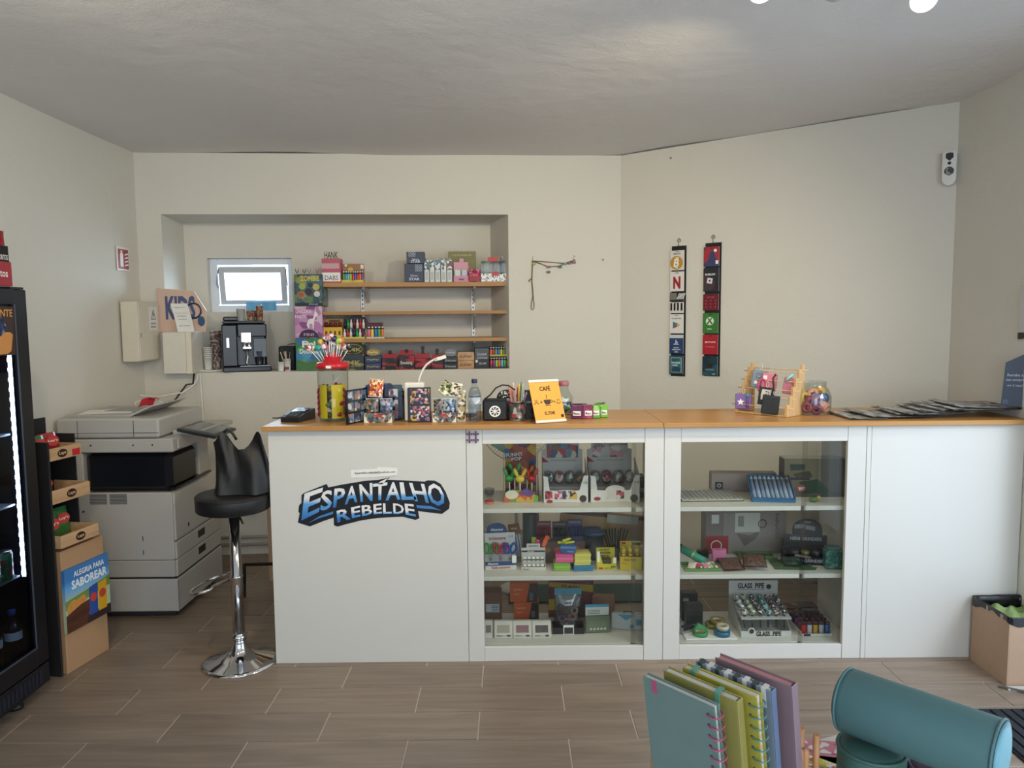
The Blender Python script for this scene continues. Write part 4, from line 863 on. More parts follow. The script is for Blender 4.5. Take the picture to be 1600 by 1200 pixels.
for i, (l, r, t, tt) in enumerate(((597, 622, 560, 548), (622.5, 648, 555, 546), (648.5, 673, 560, 541), (673.5, 693, 562, 545))):
    o, w_, h_ = flapbox('rolling_paper_carton', 'black and red carton with little topper, %s of the four' % ORD[i], l, r, t, ('#1a1214', '#b0202c', '#241416', '#8e1a24'), 'Smoking', ('#b23a3a', '#e8dcd0', '#c04040', '#a83a3a')[i], seed=11+i, group='black and red cartons on the sill')
    P('header', MB().prism([(-w_*.5, h_+.0008), (w_*.5, h_+.0008), (w_*.4, h_+.035), (-w_*.4, h_+.035)], .03, .034), M('#a01e2a', .4), o); hh = onback((l+r)/2, tt, V).z-z
    P('topper', MB().prism(circ(0, hh-.012, .014, 12), .028, .0295).prism([(-.012, h_+.03), (.012, h_+.03), (.006, hh-.016), (-.006, hh-.016)], .028, .0295), M('#2a1015', .4), o)
o, w_, h_ = flapbox('rolling_paper_carton', 'black and silver carton with an oval silver topper', 693.5, 715, 558, ('#17181a', '#2a2c30', '#1d1e20'), 'DeLuxe', '#b9bcc0', tiers=2, seed=21)
P('oval_topper', MB().prism(circ(0, h_+.03, w_*.44, 20, 1, .6), .02, .024), M('#7d8085', .35), o); txt(o, 'smoking', w_*.6, .014, (0, .018, h_+.03), M('#d0d2d6', .5), .02)
o, w_, h_ = flapbox('rolling_paper_carton', 'kraft brown two tier carton with red lettering on the sill', 715.5, 741, 550, ('#b98f5c', '#b08653', '#c29a66'), 'RAW', '#8c3a2c', tiers=2, seed=25)
o, w_, h_ = flapbox('rolling_paper_carton', 'black carton with pale lettering between kraft carton and lighter display', 742, 764.5, 544, ('#1a1b1d', '#222326', '#17181a'), None, '#c0c0c0', seed=28)
txt(o, 'DARK', w_*.7, .018, (.004, -.0015, h_*.7), M('#b8babc', .5), .02); txt(o, 'HORSE', w_*.7, .014, (.004, -.0015, h_*.52), M('#b8babc', .5), .02); txt(o, 'SLIM', w_*.5, .014, (.004, -.0015, h_*.25), M('#b8babc', .5), .02); plate(o, 'tag', -w_*.45, -w_*.3, h_*.3, h_*.42, -.0004, PAPER)
o, w_, h_ = NT('lighter_display', 'black two tier lighter display at the right end of the niche sill', 'display', 765, 796, 541, V-.01, z)
bx(o, 'back_card', -w_/2, w_/2, .075, .078, 0, h_, M('#17202e', .5)); tray(o, -w_/2, w_/2, .03, .03, M('#1c2430', .5), .012); bx(o, 'step', -w_/2, w_/2, .034, .074, 0, h_*.52, M('#1c2430', .5), .001); plate(o, 'yellow_strip', -w_/2+.003, w_/2-.006, h_*.54, h_*.62, .0335, M('#c9a83a', .5), .001)
lighters(['red', 'purple', 'lime', 'orange', 'sky blue', 'green', 'brown'], 'in front row, two tier display on sill', o, -w_/2+.003, w_/2-.003, .017, .003, w_/8.2, h_*.46, 'lighters in the two tier display, front row')
lighters(['orange', 'red', 'teal', 'blue', 'yellow', 'green', 'orange'], 'in back row, two tier display on sill', o, -w_/2+.003, w_/2-.006, .055, h_*.525, w_/8.2, h_*.42, 'lighters in the two tier display, back row')
# ---------------- on the back wall
def onleft(px, py):
    d = (A-A0).normalized(); n = Vector((-d.y, d.x, 0)); return onpl(px, py, A0, n)
dl = (A-A0).normalized(); LRZ = math.atan2(dl.y, dl.x)     # local -Y faces into the room
a, b = onleft(181, 405), onleft(200, 404); zz0 = onleft(190, 423).z; zz1 = onleft(190, 386).z; L_s = (b-a).length
fs = T('fire_sign', 'red and white fire extinguisher sign on the left wall', 'sign', ((a+b)/2 + Vector((.003, 0, 0)))*1.0, LRZ); fs.location.z = zz0
hh = zz1-zz0
bx(fs, 'plate', -L_s/2, L_s/2, -.004, -.001, 0, hh, M('#e9e4d8', .5), .0005); plate(fs, 'red_field', -L_s*.40, L_s*.42, hh*.08, hh*.9, -.0041, M('#a3262c', .5), .0008)
poly(fs, 'extinguisher_symbol', [(-L_s*.25, hh*.16), (-L_s*.02, hh*.16), (-L_s*.02, hh*.68), (-L_s*.08, hh*.76), (-L_s*.06, hh*.84), (-L_s*.2, hh*.84), (-L_s*.19, hh*.76), (-L_s*.25, hh*.68)], -.005, PWHITE)
for k in range(4): poly(fs, 'flame_symbol', [(L_s*.1, hh*(.2+.15*k)), (L_s*.38, hh*(.24+.15*k)), (L_s*.38, hh*(.32+.15*k)), (L_s*.14, hh*(.26+.15*k))], -.005, PWHITE)
a = onleft(180, 520); b = onleft(207, 520)
eb = T('fuse_box', 'cream wall mounted electric panel box with warning sticker', 'fuse box', (-2.395, 4.70, onleft(190, 568).z+.01), LRZ)
ebh = onleft(195, 474).z-onleft(190, 568).z
bx(eb, 'housing', -.14, .14, -.105, -.002, 0, ebh, M('#ddd5c2', .45), .004); bx(eb, 'door', -.132, .136, -.110, -.1055, .006, ebh-.006, M('#e0d9c8', .35), .002)
stk = plate(eb, 'sticker', .0, .105, ebh*.52, ebh*.92, -.1104, PWHITE, .0008)
P('triangle', MB().prism([(.025, ebh*.7), (.09, ebh*.7), (.0575, ebh*.87)], -.1122, -.1113).prism([(.033, ebh*.712), (.082, ebh*.712), (.0575, ebh*.842)], -.1128, -.1121, 1), [INK, PWHITE], stk)
P('bolt', MB().prism([(.06, ebh*.83), (.05, ebh*.77), (.058, ebh*.775), (.055, ebh*.725), (.066, ebh*.785), (.058, ebh*.78)], -.1134, -.1127), INK, stk)
txt(stk, 'QUADRO', .07, .013, (.0525, -.1116, ebh*.63), INK, .02); txt(stk, 'ELETRICO', .07, .013, (.0525, -.1116, ebh*.575), INK, .02)
P('latch', MB().box(-.125, -.118, -.116, -.111, ebh*.4, ebh*.48), STEEL, eb)
# string of little tags hung between two hooks
def wb3(px, py, off=.006): return W3(0, 0, 0)*0 + onpl(px, py, A-NB*off, NB)
tg = T('tag_string', 'olive cord with small coloured clips strung between two hooks on the wall', 'cord', wb3(832, 408))
o3 = tg.location
def rel(pts, off=.008): return [wb3(*p, off)-o3 for p in pts]
ROPE = M('#7d6a4a', .8)
P('hook', MB().tube(rel([(833, 401), (832, 404), (832.5, 409)], .004), .0022, 6), STEEL, tg); P('hook', MB().tube(rel([(899, 401), (896.5, 399), (896, 403), (897.5, 407)], .004), .0022, 6), STEEL, tg)
P('cord', MB().tube(rel([(832, 408), (845, 408.5), (870, 410.5), (882, 411.5), (899, 406)]), .003, 6), ROPE, tg); P('cord', MB().tube(rel([(832, 408), (845, 412), (856, 416.5), (872, 416), (882, 412.5), (898, 409)], .011), .003, 6), ROPE, tg)
P('cord', MB().tube(rel([(832, 408), (831.5, 425), (831, 440), (832.5, 455), (833, 465)]), .004, 6), ROPE, tg); P('knot', MB().tube(rel([(831, 435), (828, 437), (826, 440)]), .004, 6), ROPE, tg)
P('loop', MB().tube(rel([(833, 464), (834.5, 474), (834.2, 482), (832, 484), (830, 482), (830.3, 474), (832.4, 464)]), .0028, 6), ROPE, tg)
for px, py, c in ((834, 412, '#a9a04a'), (857, 417, '#8f4a52'), (857, 425, '#3d5a63'), (875, 417, '#3a4f66'), (883, 412, '#3f8a78'), (890, 411, '#7a4a5c'), (897, 410, '#8c3a48')):
    c0 = wb3(px, py, .013)-o3; P('clip', MB().box(c0.x-.012, c0.x+.012, c0.y-.004, c0.y+.004, c0.z-.007, c0.z+.007, b=.002), M(c, .4), tg)
# ================================================================== on the worktop
zc = ZT+.0008
def KT(name, lab, cat, l, r, t, bpx, group=None, rz=0, dy=0):
    Y = max(3.262, onz((l+r)/2, bpx, ZT).y+dy); return CT(name, lab, cat, l, r, t, Y, zc, group, rz)
DKG = M('#1b1e23', .4)
# card terminal
o, w_, h_ = KT('card_terminal', 'small black card payment terminal at the left end of the worktop', 'card terminal', 437, 469, 640, 661, rz=R(-14), dy=.02)
P('body', MB().prism([(0, 0), (.0, .022), (.03, .03), (.145, .05), (.15, .046), (.15, 0)], -w_/2, w_/2, plane='yz'), DKG, o)
mm = MB(); 
for i in range(4):
    for j in range(3): mm.box(-.03+j*.021, -.014+j*.021, .012+i*.014, .022+i*.014, .0255+i*.0034, .0295+i*.0034)
P('keypad', mm, M('#43474f', .5), o)
P('screen', MB().prism([(.075, .0415), (.135, .0505), (.135, .0515), (.075, .0425)], -w_*.36, w_*.36, plane='yz'), M('#5a6675', .15), o)
P('cord', MB().tube([(-.04, .15, .01), (-.08, .13, .012), (-.115, .09, .005), (-.15, .1, .0035)], .003, 6), hexm('black'), o)
# lollipop jar
o, w_, h_ = KT('lollipop_jar', 'clear plastic jar with red lid full of lollipops', 'jar', 492, 540.5, 577, 660); jr = w_/2; jo = o.location + Vector((0, jr, 0))
P('jar_wall', MB().lathe([(jr*.90, 0), (jr*.93, .004), (jr, h_), (jr*.985, h_), (jr*.915, .006)], 32, (0, jr, 0), cap=False).lathe([(jr*.93, .002), (.0001, .002)], 32, (0, jr, 0), cap=False), Mglass('#fafcfc', 1.1, .03, .985), o)
REDP = M('#c01f2c', .3)
lid = P('lid', MB().lathe([(jr*1.0, h_+.0005), (jr*1.06, h_+.001), (jr*1.06, h_+.018), (jr*.95, h_+.028), (jr*.62, h_+.03), (jr*.6, h_+.055), (jr*.42, h_+.058), (jr*.36, h_+.072), (jr*.2, h_+.075), (.0001, h_+.08)], 28, (0, jr, 0)), REDP, o)
plate(lid, 'tag', -.012, .012, h_+.004, h_+.016, -.0075+.002, PAPER, .001)
for (a0, a1, lab) in ((-170, -103, 'l'), (-84, -10, 'r')):
    mm = MB(); mm.grid(lambda u, v: ((jr*.905)*math.cos(R(a0+(a1-a0)*u)), jr+(jr*.905)*math.sin(R(a0+(a1-a0)*u)), .015+v*h_*.64), 10, 2)
    lb = P('yellow_label', mm, M('#e2c81f', .4), o)
    mm = MB()
    for k in range(5):
        for q in range(2):
            aa = R((a0+12+9*q) if lab == 'l' else (a1-14-8*q)); c = Vector((jr*.912*math.cos(aa), jr+jr*.912*math.sin(aa), .03+k*.026+.012*q)); mm.ball(c, .011, 8, 5, sc=(1, 1, 1.1) if 0 else (.9, .3, 1))
    P('berry_print', mm, M('#7c1f33', .4), lb)
LC = ['red', 'green', 'yellow', 'pink', 'orange', 'navy', 'purple', 'teal', 'lime', 'burgundy']
def lolly(lab, base, tip, col, grp, r=.0155):
    o = T('lollipop', lab, 'lollipop', base, 0, grp); d = tip-base
    P('stick', MB().cyl((0, 0, 0), d, .0022, n=6), PWHITE, o)
    P('candy', MB().ball(d+d.normalized()*r*.7, r, 12, 8), Mprint((HEXN[col], HEXN[col], HEXN['white'], HEXN[col]), 70, seed=len(lab), coat=.6), o); return o
WHO = ['front left', 'far left', 'left', 'back left', 'middle', 'top middle', 'highest', 'back right', 'right', 'far right', 'front right', 'low right', 'low left', 'upper left', 'upper right', 'rear']
pts = [(485, 547, 'red'), (493, 547, 'green'), (502.5, 538, 'yellow'), (508, 545.5, 'pink'), (514, 530, 'pink'), (509, 533, 'burgundy'), (513, 537, 'navy'), (522, 533, 'navy'), (528, 536, 'lime'), (532.5, 536, 'orange'), (536, 545.5, 'orange'), (544, 545.5, 'black'), (499, 547, 'teal'), (521, 541, 'purple'), (527, 545, 'yellow'), (518, 530, 'red')]
for i, (px, py, c) in enumerate(pts):
    yy = jo.y + (-.045, -.03, .02, -.05)[i % 4]
    tip = at(px, py, yy); dx = tip.x-jo.x; ang = math.atan2(yy-jo.y, dx)
    base = Vector((jo.x+dx*.56, jo.y+(yy-jo.y)*.62, zc+h_+.035))
    rr = math.hypot(base.x-jo.x, base.y-jo.y)
    if rr > jr*.95: base.x = jo.x+(base.x-jo.x)*jr*.95/rr; base.y = jo.y+(base.y-jo.y)*jr*.95/rr
    lolly('%s lollipop stuck in the red jar lid, the %s one of the crown' % (c, WHO[i]), base, tip, c if c in HEXN else 'black', 'lollipops on the jar lid')
random.seed(3)
mm = [MB() for _ in range(5)]
for k in range(44):
    a = random.uniform(0, 6.28); rr = jr*.78*math.sqrt(random.random()); zz = .02+random.random()*h_*.60
    c = Vector((rr*math.cos(a), jr+rr*math.sin(a), zz)); mm[k % 5].ball(c, .0145, 10, 6)
    d = Vector((random.uniform(-1, 1), random.uniform(-1, 1), random.uniform(-.3, 1.4))).normalized()*.07; e = c+d
    q = Vector((e.x, e.y-jr, 0)); 
    if q.length < jr*.85 and .01 < e.z < h_*.93: mm[4].cyl(c, e, .002, n=5)
for k, cc in enumerate(('#3a6b3f', '#8a2a35', '#2a2430', '#a8902f', '#d8d4cc')): 
    ob_ = P('packed_lollipops', mm[k], M(cc, .35), o); ob_['kind'] = 'stuff'
# card album, standing open
al = T('card_album', 'clear blue plastic trading card album standing open behind the card packs', 'album', (xat(543, 3.30, zc), 3.275, zc))
PL = Mglass('#aebfd0', 1.5, .12, .72); Rl = R(63)
ah = at(550, 602, 3.4).z-zc
mm = MB(); mm.X = Matrix.Rotation(Rl, 4, 'Z'); mm.box(0, .15, -.002, .002, 0, ah*.93, b=.0005); P('front_leaf', mm, PL, al)
far = Vector((.15*math.cos(Rl), .15*math.sin(Rl), 0))
a1 = xat(629, 3.275+far.y, zc)-al.location.x
mm = MB().box(far.x-.004, a1, far.y+.003, far.y+.007, 0, ah, b=.0005); P('back_leaf', mm, PL, al)
for i in range(3):
    for j in range(3):
        m2 = MB(); m2.X = mm.X if False else Matrix.Rotation(Rl, 4, 'Z'); m2.box(.012+i*.045, .05+i*.045, -.0045, -.0025, .008+j*ah*.30, ah*.28+j*ah*.30)
        P('card', m2, Mprint(('#7d8794', '#c2c6c8', '#5d6a83', '#3b4354', '#a07a5d'), 40, seed=i+j*3), al)
for j in range(3): P('card', MB().box(a1-.06, a1-.02, far.y-.0005, far.y+.002, .01+j*ah*.3, ah*.28+j*ah*.3), Mprint(('#4a5a80', '#8d4a4a', '#c6c6c2', '#2d3a5a'), 40, seed=20+j), al)
def pack(name, lab, loc, wd, h, cols, seed, rz=0, rx=0, ry=0, grp=None, t=.016):
    o = T(name, lab, 'card pack', loc, rz, grp, rx=rx, ry=ry)
    P('foil_bag', MB().pillow(wd, h, t, 8), Mprint(cols, 95, .2, seed, coat=.5), o)
    for q in (0, h*.955): P('crimp', MB().box(-wd/2, wd/2, -.0012, .0012, q, q+h*.045), M('#c9c9c4', .3, .6), o)
    return o
PK1 = ('#4a3a2c', '#7e4a2c', '#8f7f66', '#2f3c3f', '#5b6a45', '#b8af9c'); PK2 = ('#2f5266', '#4f7b90', '#a6b0b8', '#33345a', '#8a3a3f', '#8a7a92'); PK3 = ('#c8c0a8', '#a8966a', '#4a4030', '#d9d3bf', '#8a7a56')
def packbox(lab, l, r, t, bpx, seed):
    o, w_, h_ = KT('card_pack_display', lab, 'display', l, r, t, bpx)
    tray(o, -w_/2, w_/2, .075, h_*.42, Mprint(('#9a937f', '#2a2c30', '#6f6858', '#7a2f2f', '#3f6f76', '#c9c2b0'), 85, seed=seed), h_*.42)
    P('swoosh_print', MB().prism([(-w_/2, .0), (-w_*.3, .0), (-w_*.44, h_*.14), (-w_/2, h_*.3)], -.0012, -.0002).prism([(w_/2, .0), (w_*.3, .0), (w_*.44, h_*.14), (w_/2, h_*.3)], -.0012, -.0002), M('#e8dfc6', .4), o)
    P('gem_print', MB().prism([(-w_*.2, h_*.3), (w_*.12, h_*.22), (w_*.3, h_*.12), (w_*.1, h_*.33), (-w_*.05, h_*.38)], -.0014, -.0002), M('#b03a36', .4), o)
    return o, w_, h_
o, w_, h_ = packbox('card pack display box with swoosh print, in front of the open album', 569, 613, 624, 661, 3); b = o.location
for k in range(2): pack('card_pack', ('brown foil card pack standing at left in the front display', 'teal foil card pack standing at right in the front display')[k], b+Vector((-w_*.25+k*w_*.5, .035, .0035)), w_*.46, h_*.98, (PK1, PK2)[k], 5+k, grp='card packs in the front display')
hd = P('header', MB().prism([(-w_*.62, h_*.45), (w_*.5, h_*.45), (w_*.5, h_*1.45), (w_*.38, h_*1.62), (-w_*.4, h_*1.62), (-w_*.62, h_*1.4)], .0755, .079), Mprint(('#22305a', '#2c4378', '#182348', '#36558c'), 20, seed=6), o)
pack('card_pack', 'orange flame card pack leaning on the navy display header', b+Vector((-w_*.15, .046, h_+.006)), w_*.52, h_*.78, ('#c65a24', '#e0a04a', '#8a2b1c', '#e8d8b8', '#c9402c'), 9, rx=R(-12), ry=R(5))
o, w_, h_ = KT('pen_holder', 'dark cylindrical pen holder with black knob behind the album', 'holder', 620, 636, 622, 655)
P('cup', MB().lathe([(w_*.46, 0), (w_*.5, h_), (w_*.45, h_), (w_*.42, .004), (.0001, .004)], 20, (0, w_/2, 0), cap=False), M('#2a2c30', .4), o)
P('item', MB().ball((0, w_/2, h_+.014), .022, 14, 8).cyl((.0, w_/2, h_+.02), (.002, w_/2, h_+.045), .004, n=8), M('#1a1420', .3), o)
# art box + gooseneck lamp
o, w_, h_ = KT('art_box', 'dark box printed with two rows of colourful cartoon art', 'box', 637.5, 673, 606, 660)
bx(o, 'carton', -w_/2, w_/2, 0, .03, 0, h_, M('#23252c', .35), .001)
AY = o.location.y
for j in range(2): plate(o, 'art_print', -w_*.38, w_*.46, .006+j*h_*.5, h_*.47+j*h_*.5, -.0002, Mprint(('#a8323f', '#1e2330', '#c9a02c', '#9a6a94', '#2d3350', '#d0c4c0', '#15171d', '#a45a70', '#23262f', '#1b1d26'), 105, seed=31))
lp, w_, h_ = KT('desk_lamp', 'white flexible gooseneck desk lamp behind the art box', 'desk lamp', 640, 668, 597, 652)
lp.location.y = AY+.033; Yl = lp.location.y+.03
LW = M('#ece6da', .35)
hb = at(654, 597, Yl).z-zc
bx(lp, 'base', -.045, .045, 0, .06, 0, hb, LW, .006)
q = [at(px, py, Yl)-lp.location for px, py in ((653.5, 599), (656, 588), (661, 577), (667, 569), (675, 563.5), (681, 561))]
P('gooseneck', MB().tube(q, .0048, 8), LW, lp)
a = at(679, 562, Yl)-lp.location; c = at(696, 557, Yl)-lp.location; d = (c-a).normalized()
mm = MB(); mm.X = Matrix.Translation(a) @ d.to_track_quat('X', 'Z').to_matrix().to_4x4()
mm.prism([(0, -.007), (.014, -.016), (.05, -.018), (.054, -.013), (.054, .013), (.05, .018), (.014, .016), (0, .007)], -.008, .007, plane='xy'); P('lamp_head', mm, LW, lp)
# second pack display
o, w_, h_ = packbox('card pack display box with swoosh print, left of the water bottle', 676, 713, 624, 660, 8); b = o.location
for k in range(2): pack('card_pack', ('dark foil card pack standing at left in the display near the bottle', 'blue foil card pack standing at right in the display near the bottle')[k], b+Vector((-w_*.25+k*w_*.5, .035, .0035)), w_*.46, h_*.98, (('#2b2d33', '#7a6a55', '#3d3446', '#a8957a'), ('#3b5c8a', '#223350', '#7da0b4', '#c2ccd2'))[k], 12+k, grp='card packs in the display near the bottle')
pack('card_pack', 'green foil card pack lying tilted on top of the other packs', b+Vector((-.012, .02, h_+.024)), .055, .085, ('#6f7a4a', '#a7a67a', '#3b4a2e', '#d8d6c0'), 15, rx=R(-48), ry=R(38))
pack('card_pack', 'cream foil card pack leaning crookedly beside the water bottle', b+Vector((w_*.5+.022, .02, .0)), .04, .145, PK3, 17, rz=R(20), ry=R(2))
pack('card_pack', 'cream and brown foil pack lying on the display beside the bottle', b+Vector((w_*.42, .05, h_+.0085)), .05, .062, ('#d8cfa8', '#e9e4d6', '#4a3f30', '#b5a070'), 18, rx=R(-20), ry=R(10))
o, w_, h_ = KT('booklet', 'small purple and white booklet flat behind the water bottle', 'booklet', 722, 737, 640, 652)
bx(o, 'cover', -w_/2, w_/2+.02, 0, .08, 0, .018, M('#5c4c62', .5), .001); bx(o, 'pages', -w_/2, w_/2+.02, .002, .08, .0185, .028, PAPER, .001)
Yw = onz(741, 660, ZT).y; xw, ww, hw_ = fit(731, 752, 593, Yw, zc)
pet_bottle('water_bottle', 'clear plastic water bottle with dark blue cap on the worktop', (xw, Yw+ww/2, zc), ww/2, hw_, M('#22304e', .4), Mprint(('#b9c0c6', '#d9dce0', '#9aa6b2'), 40, seed=3), None)
# black case with round emblem
o, w_, h_ = KT('speaker_case', 'black zip case with a round white emblem and wrist cord', 'case', 754, 793, 625, 658)
bx(o, 'shell', -w_/2, w_/2, .0, .09, 0, h_, M('#15161a', .5, bump=.1), .008); P('zip', MB().box(-w_/2-.0006, w_/2+.0006, -.0006, .0906, h_*.72, h_*.74), M('#050506', .4), o)
em = P('emblem', MB().prism(circ(.0, h_*.46, h_*.27, 24), -.0010, -.0002), PWHITE, o)
for k in range(8):
    a = k*math.pi/4; P('emblem_mark', MB().prism([(h_*.05*math.cos(a)+.0, h_*.46+h_*.05*math.sin(a)), (h_*.22*math.cos(a-.25), h_*.46+h_*.22*math.sin(a-.25)), (h_*.2*math.cos(a+.3), h_*.46+h_*.2*math.sin(a+.3))], -.0016, -.0009), INK, em)
q = [at(px, py, 3.34)-o.location for px, py in ((757, 624), (766, 617), (775, 606), (785, 601.5), (795, 602.5), (801, 607), (805, 609))]
P('wrist_cord', MB().tube(q, .0035, 8), hexm('black'), o)
o2 = T('braided_cord', 'coiled black and white braided cord behind the black case', 'cord', (xat(793, 3.475, zc), 3.475, zc))
mm = MB()
for k in range(3): mm.torus((.0, 0, .07+.012*k), .042, .009, 22, 8, 'y', sc=(1, .75))
mm.torus((.0, 0, .03), .03, .008, 18, 6, 'z').torus((0, 0, .0092), .035, .009, 18, 8, 'z'); P('coil', mm, Mprint(('#1a1a1c', '#26262a', '#d9d7d0', '#131315'), 120, seed=2), o2)
# pen cup
o, w_, h_ = KT('pen_cup', 'cylindrical tin pen cup covered in colourful stickers', 'pen cup', 793.5, 822.5, 628, 658); r1 = w_/2; pc = o.location+Vector((0, r1, 0))
P('tin', MB().lathe([(r1*.98, 0), (r1, .003), (r1, h_), (r1*.95, h_), (r1*.94, .005), (.0001, .005)], 26, (0, r1, 0), cap=False), Mprint(('#5a3a3f', '#2b3034', '#7d7a6a', '#8a3a44', '#39524a', '#a3a09a'), 45, seed=9), o)
for rr in (.002, h_-.003): P('rim', MB().torus((0, r1, rr+.0015), r1*1.0, .0025, 26, 6), STEEL, o)
for px, py, rr, c, tl in ((803, 650, .013, '#a83a48', .6), (816, 636, .010, '#c9606e', 0), (812, 652, .009, '#cfcfc6', .2)):
    a = math.asin(max(-.95, min(.95, (xat(px, pc.y-r1, zc)-pc.x)/r1))); zz = at(px, py, pc.y-r1).z-zc
    mm = MB(); mm.X = Matrix.Translation((0, r1, 0)) @ Matrix.Rotation(a, 4, 'Z'); mm.prism([(rr*math.cos(tl+k*math.pi/2), zz+rr*math.sin(tl+k*math.pi/2)) for k in range(4)] if c != '#c9606e' else circ(0, zz, rr, 14), -r1-.002, -r1+.003); P('sticker', mm, M(c, .4), o)
for i, (dx, dy, lx_, c, ln, nm) in enumerate(((-.02, -.01, -.17, '#d98f8a', .155, 'salmon'), (-.012, .012, -.06, '#d9cfc6', .165, 'cream'), (-.004, -.014, -.05, '#d9a9a9', .15, 'pale pink'), (.004, .01, .02, '#c94f62', .145, 'dotted red'), (.008, -.006, .04, '#d9b45a', .16, 'yellow'), (.014, .008, .10, '#6fa37a', .17, 'green'), (.018, -.01, .13, '#b9c9b0', .165, 'pale green'), (.02, .01, .32, '#a58ab8', .125, 'lilac'), (-.018, .004, -.12, '#e0a06a', .15, 'orange'))):
    S('pen', '%s pen standing in the sticker covered tin cup' % nm, 'pen', MB().lathe([(.001, 0), (.0042, .012), (.0045, ln*.8), (.0052, ln*.81), (.005, ln*.97), (.002, ln)], 10), M(c, .4), pc+Vector((dx*.7, dy, .0065)), 0, 'pens in the tin cup', ry=math.atan(lx_*.8))
o, w_, h_ = KT('black_box', 'black upright box standing between pen cup and orange price sign', 'box', 820, 836, 611, 655)
bx(o, 'carton', -w_/2, w_/2+.03, 0, .07, 0, h_, M('#17171a', .45), .003); plate(o, 'grey_band', -w_/2+.003, w_/2, h_*.58, h_*.64, -.0003, hexm('grey'))
# orange price sign
sg = T('price_sign', 'orange coffee price sign leaning in a clear stand with white rails', 'sign', (xat(861.5, 3.30, zc), 3.29, zc), R(24))
lean = R(24); Xl = Matrix.Rotation(-lean, 4, 'X')
sw, shh = .150, .205
def sgm(mb_): 
    mb_.X = Xl; return mb_
P('panel', sgm(MB()).box(-sw/2, sw/2, 0, .003, .004, shh), M('#eba33c', .45), sg)
for z0_ in (.002, shh-.012): P('rail', sgm(MB()).box(-sw/2-.001, sw/2+.001, -.004, .005, z0_, z0_+.012, b=.001), M('#e6ddd0', .35), sg)
P('back_prop', MB().prism([(.075, .0), (.085, .0), (.075, shh*.62), (.068, shh*.62)], -sw/2+.01, sw/2-.01, plane='yz'), Mglass('#e8eef0', 1.2, .05, .9), sg)
def stx(s, wd, ht, cx_, cz_, bold=.02): txt(sg, s, wd, ht, tuple(Xl @ Vector((cx_, -.0012, cz_))), M('#2a1d14', .5), bold, X=Xl)
stx('CAFÉ', .055, .026, .0, shh*.80, .03); stx('0,70€', .052, .02, .002, shh*.22, .02); stx('+', .011, .011, -.03, shh*.48, .03); stx('=', .009, .006, .034, shh*.48, .03)
cupm = MB(); cupm.X = Xl
cupm.prism([(-.017, shh*.53), (.017, shh*.53), (.015, shh*.46), (.008, shh*.42), (-.008, shh*.42), (-.015, shh*.46)], -.0018, -.0006).torus((.019, -.001, shh*.49), .006, .0013, 14, 5, 'y').box(-.014, .014, -.0018, -.0006, shh*.395, shh*.405)
cupm.tube([(-.002, -.001, shh*.56), (.001, -.001, shh*.6), (-.001, -.001, shh*.64)], .0012, 5)
P('cup_symbol', cupm, M('#2a1d14', .5), sg)
for cx_, sgn, nm in ((-.055, -1, 'sad_face'), (.055, 1, 'happy_face')):
    mm = MB(); mm.X = Xl; mm.tube([(cx_-.011, -.001, shh*.455+(.004*sgn if sgn > 0 else -.004)), (cx_-.006, -.001, shh*.455-.003*sgn), (cx_, -.001, shh*.455-.005*sgn), (cx_+.006, -.001, shh*.455-.003*sgn), (cx_+.011, -.001, shh*.455+(.004*sgn if sgn > 0 else -.004))], .0014, 5)
    for q in (-.004, .004): mm.tube([(cx_+q, -.001, shh*.50), (cx_+q+.0015*sgn, -.001, shh*.53)], .0013, 5)
    P(nm, mm, M('#2a1d14', .5), sg)
mm = MB(); mm.X = Xl; mm.prism(circ(.062, .03, .008, 10), -.0016, -.0006); P('shop_mark', mm, M('#2a1d14', .5), sg)
# bottle behind the sign, chews
o, w_, h_ = KT('sweet_bottle', 'clear glass bottle of sweets with pink cap behind the price sign', 'bottle', 868, 896, 604, 648); r1 = w_/2
P('glass', MB().lathe([(r1*.9, 0), (r1, .006), (r1, h_*.6), (r1*.55, h_*.86), (r1*.5, h_)], 24, (0, r1, 0)), Mglass('#f2f6f3', 1.4, .03, .97), o)
P('cap', MB().lathe([(r1*.55, h_), (r1*.57, h_+.002), (r1*.57, h_+.02), (r1*.45, h_+.024)], 20, (0, r1, 0)), M('#a8656c', .4), o)
P('filling', MB().lathe([(r1*.86, .006), (r1*.9, .012), (r1*.88, h_*.42), (.0001, h_*.45)], 20, (0, r1, 0)), Mprint(('#28436e', '#3f5f7f', '#4b7a4f', '#1f2c4a', '#c9cdd0'), 60, seed=2), o); plate(o, 'label', -r1*.4, r1*.3, h_*.45, h_*.62, .0, Mprint(('#c9d6dc', '#4f8a5a', '#e6e8e6', '#3a6a8a'), 80, seed=6))
def chew(lab, px, bpy_, t, wpx, c1, c2, rz, nm):
    Y = onz(px, bpy_, ZT).y; x, wd, h = fit(px-wpx/2, px+wpx/2, t, Y, zc); o = T('chew_pack', lab, 'sweets', (x, Y, zc), rz, 'chew packs by the price sign')
    bx(o, 'pack', -wd/2, wd/2, 0, .03, 0, h, Mprint((c1, c1, c2, c1), 40, .3, seed=len(lab)), .003); plate(o, 'badge', -wd*.3, wd*.34, h*.25, h*.6, -.0004, PWHITE); txt(o, nm, wd*.5, h*.2, (.0, -.0022, h*.42), hexm('burgundy'), .02)
    return o
chew('purple chew pack, left front one beside the price sign', 901, 655, 634, 19, '#5f1f4a', '#8a3a6a', R(-12), 'Mentos'); chew('purple chew pack, right front one beside the green chews', 919, 655, 633, 17, '#7a2848', '#a04a6a', R(6), 'Mentos')
chew('dark purple chew pack standing behind the two front purple packs', 905, 650, 631, 24, '#4a1d3a', '#6a2c50', R(-5), 'Mentos')
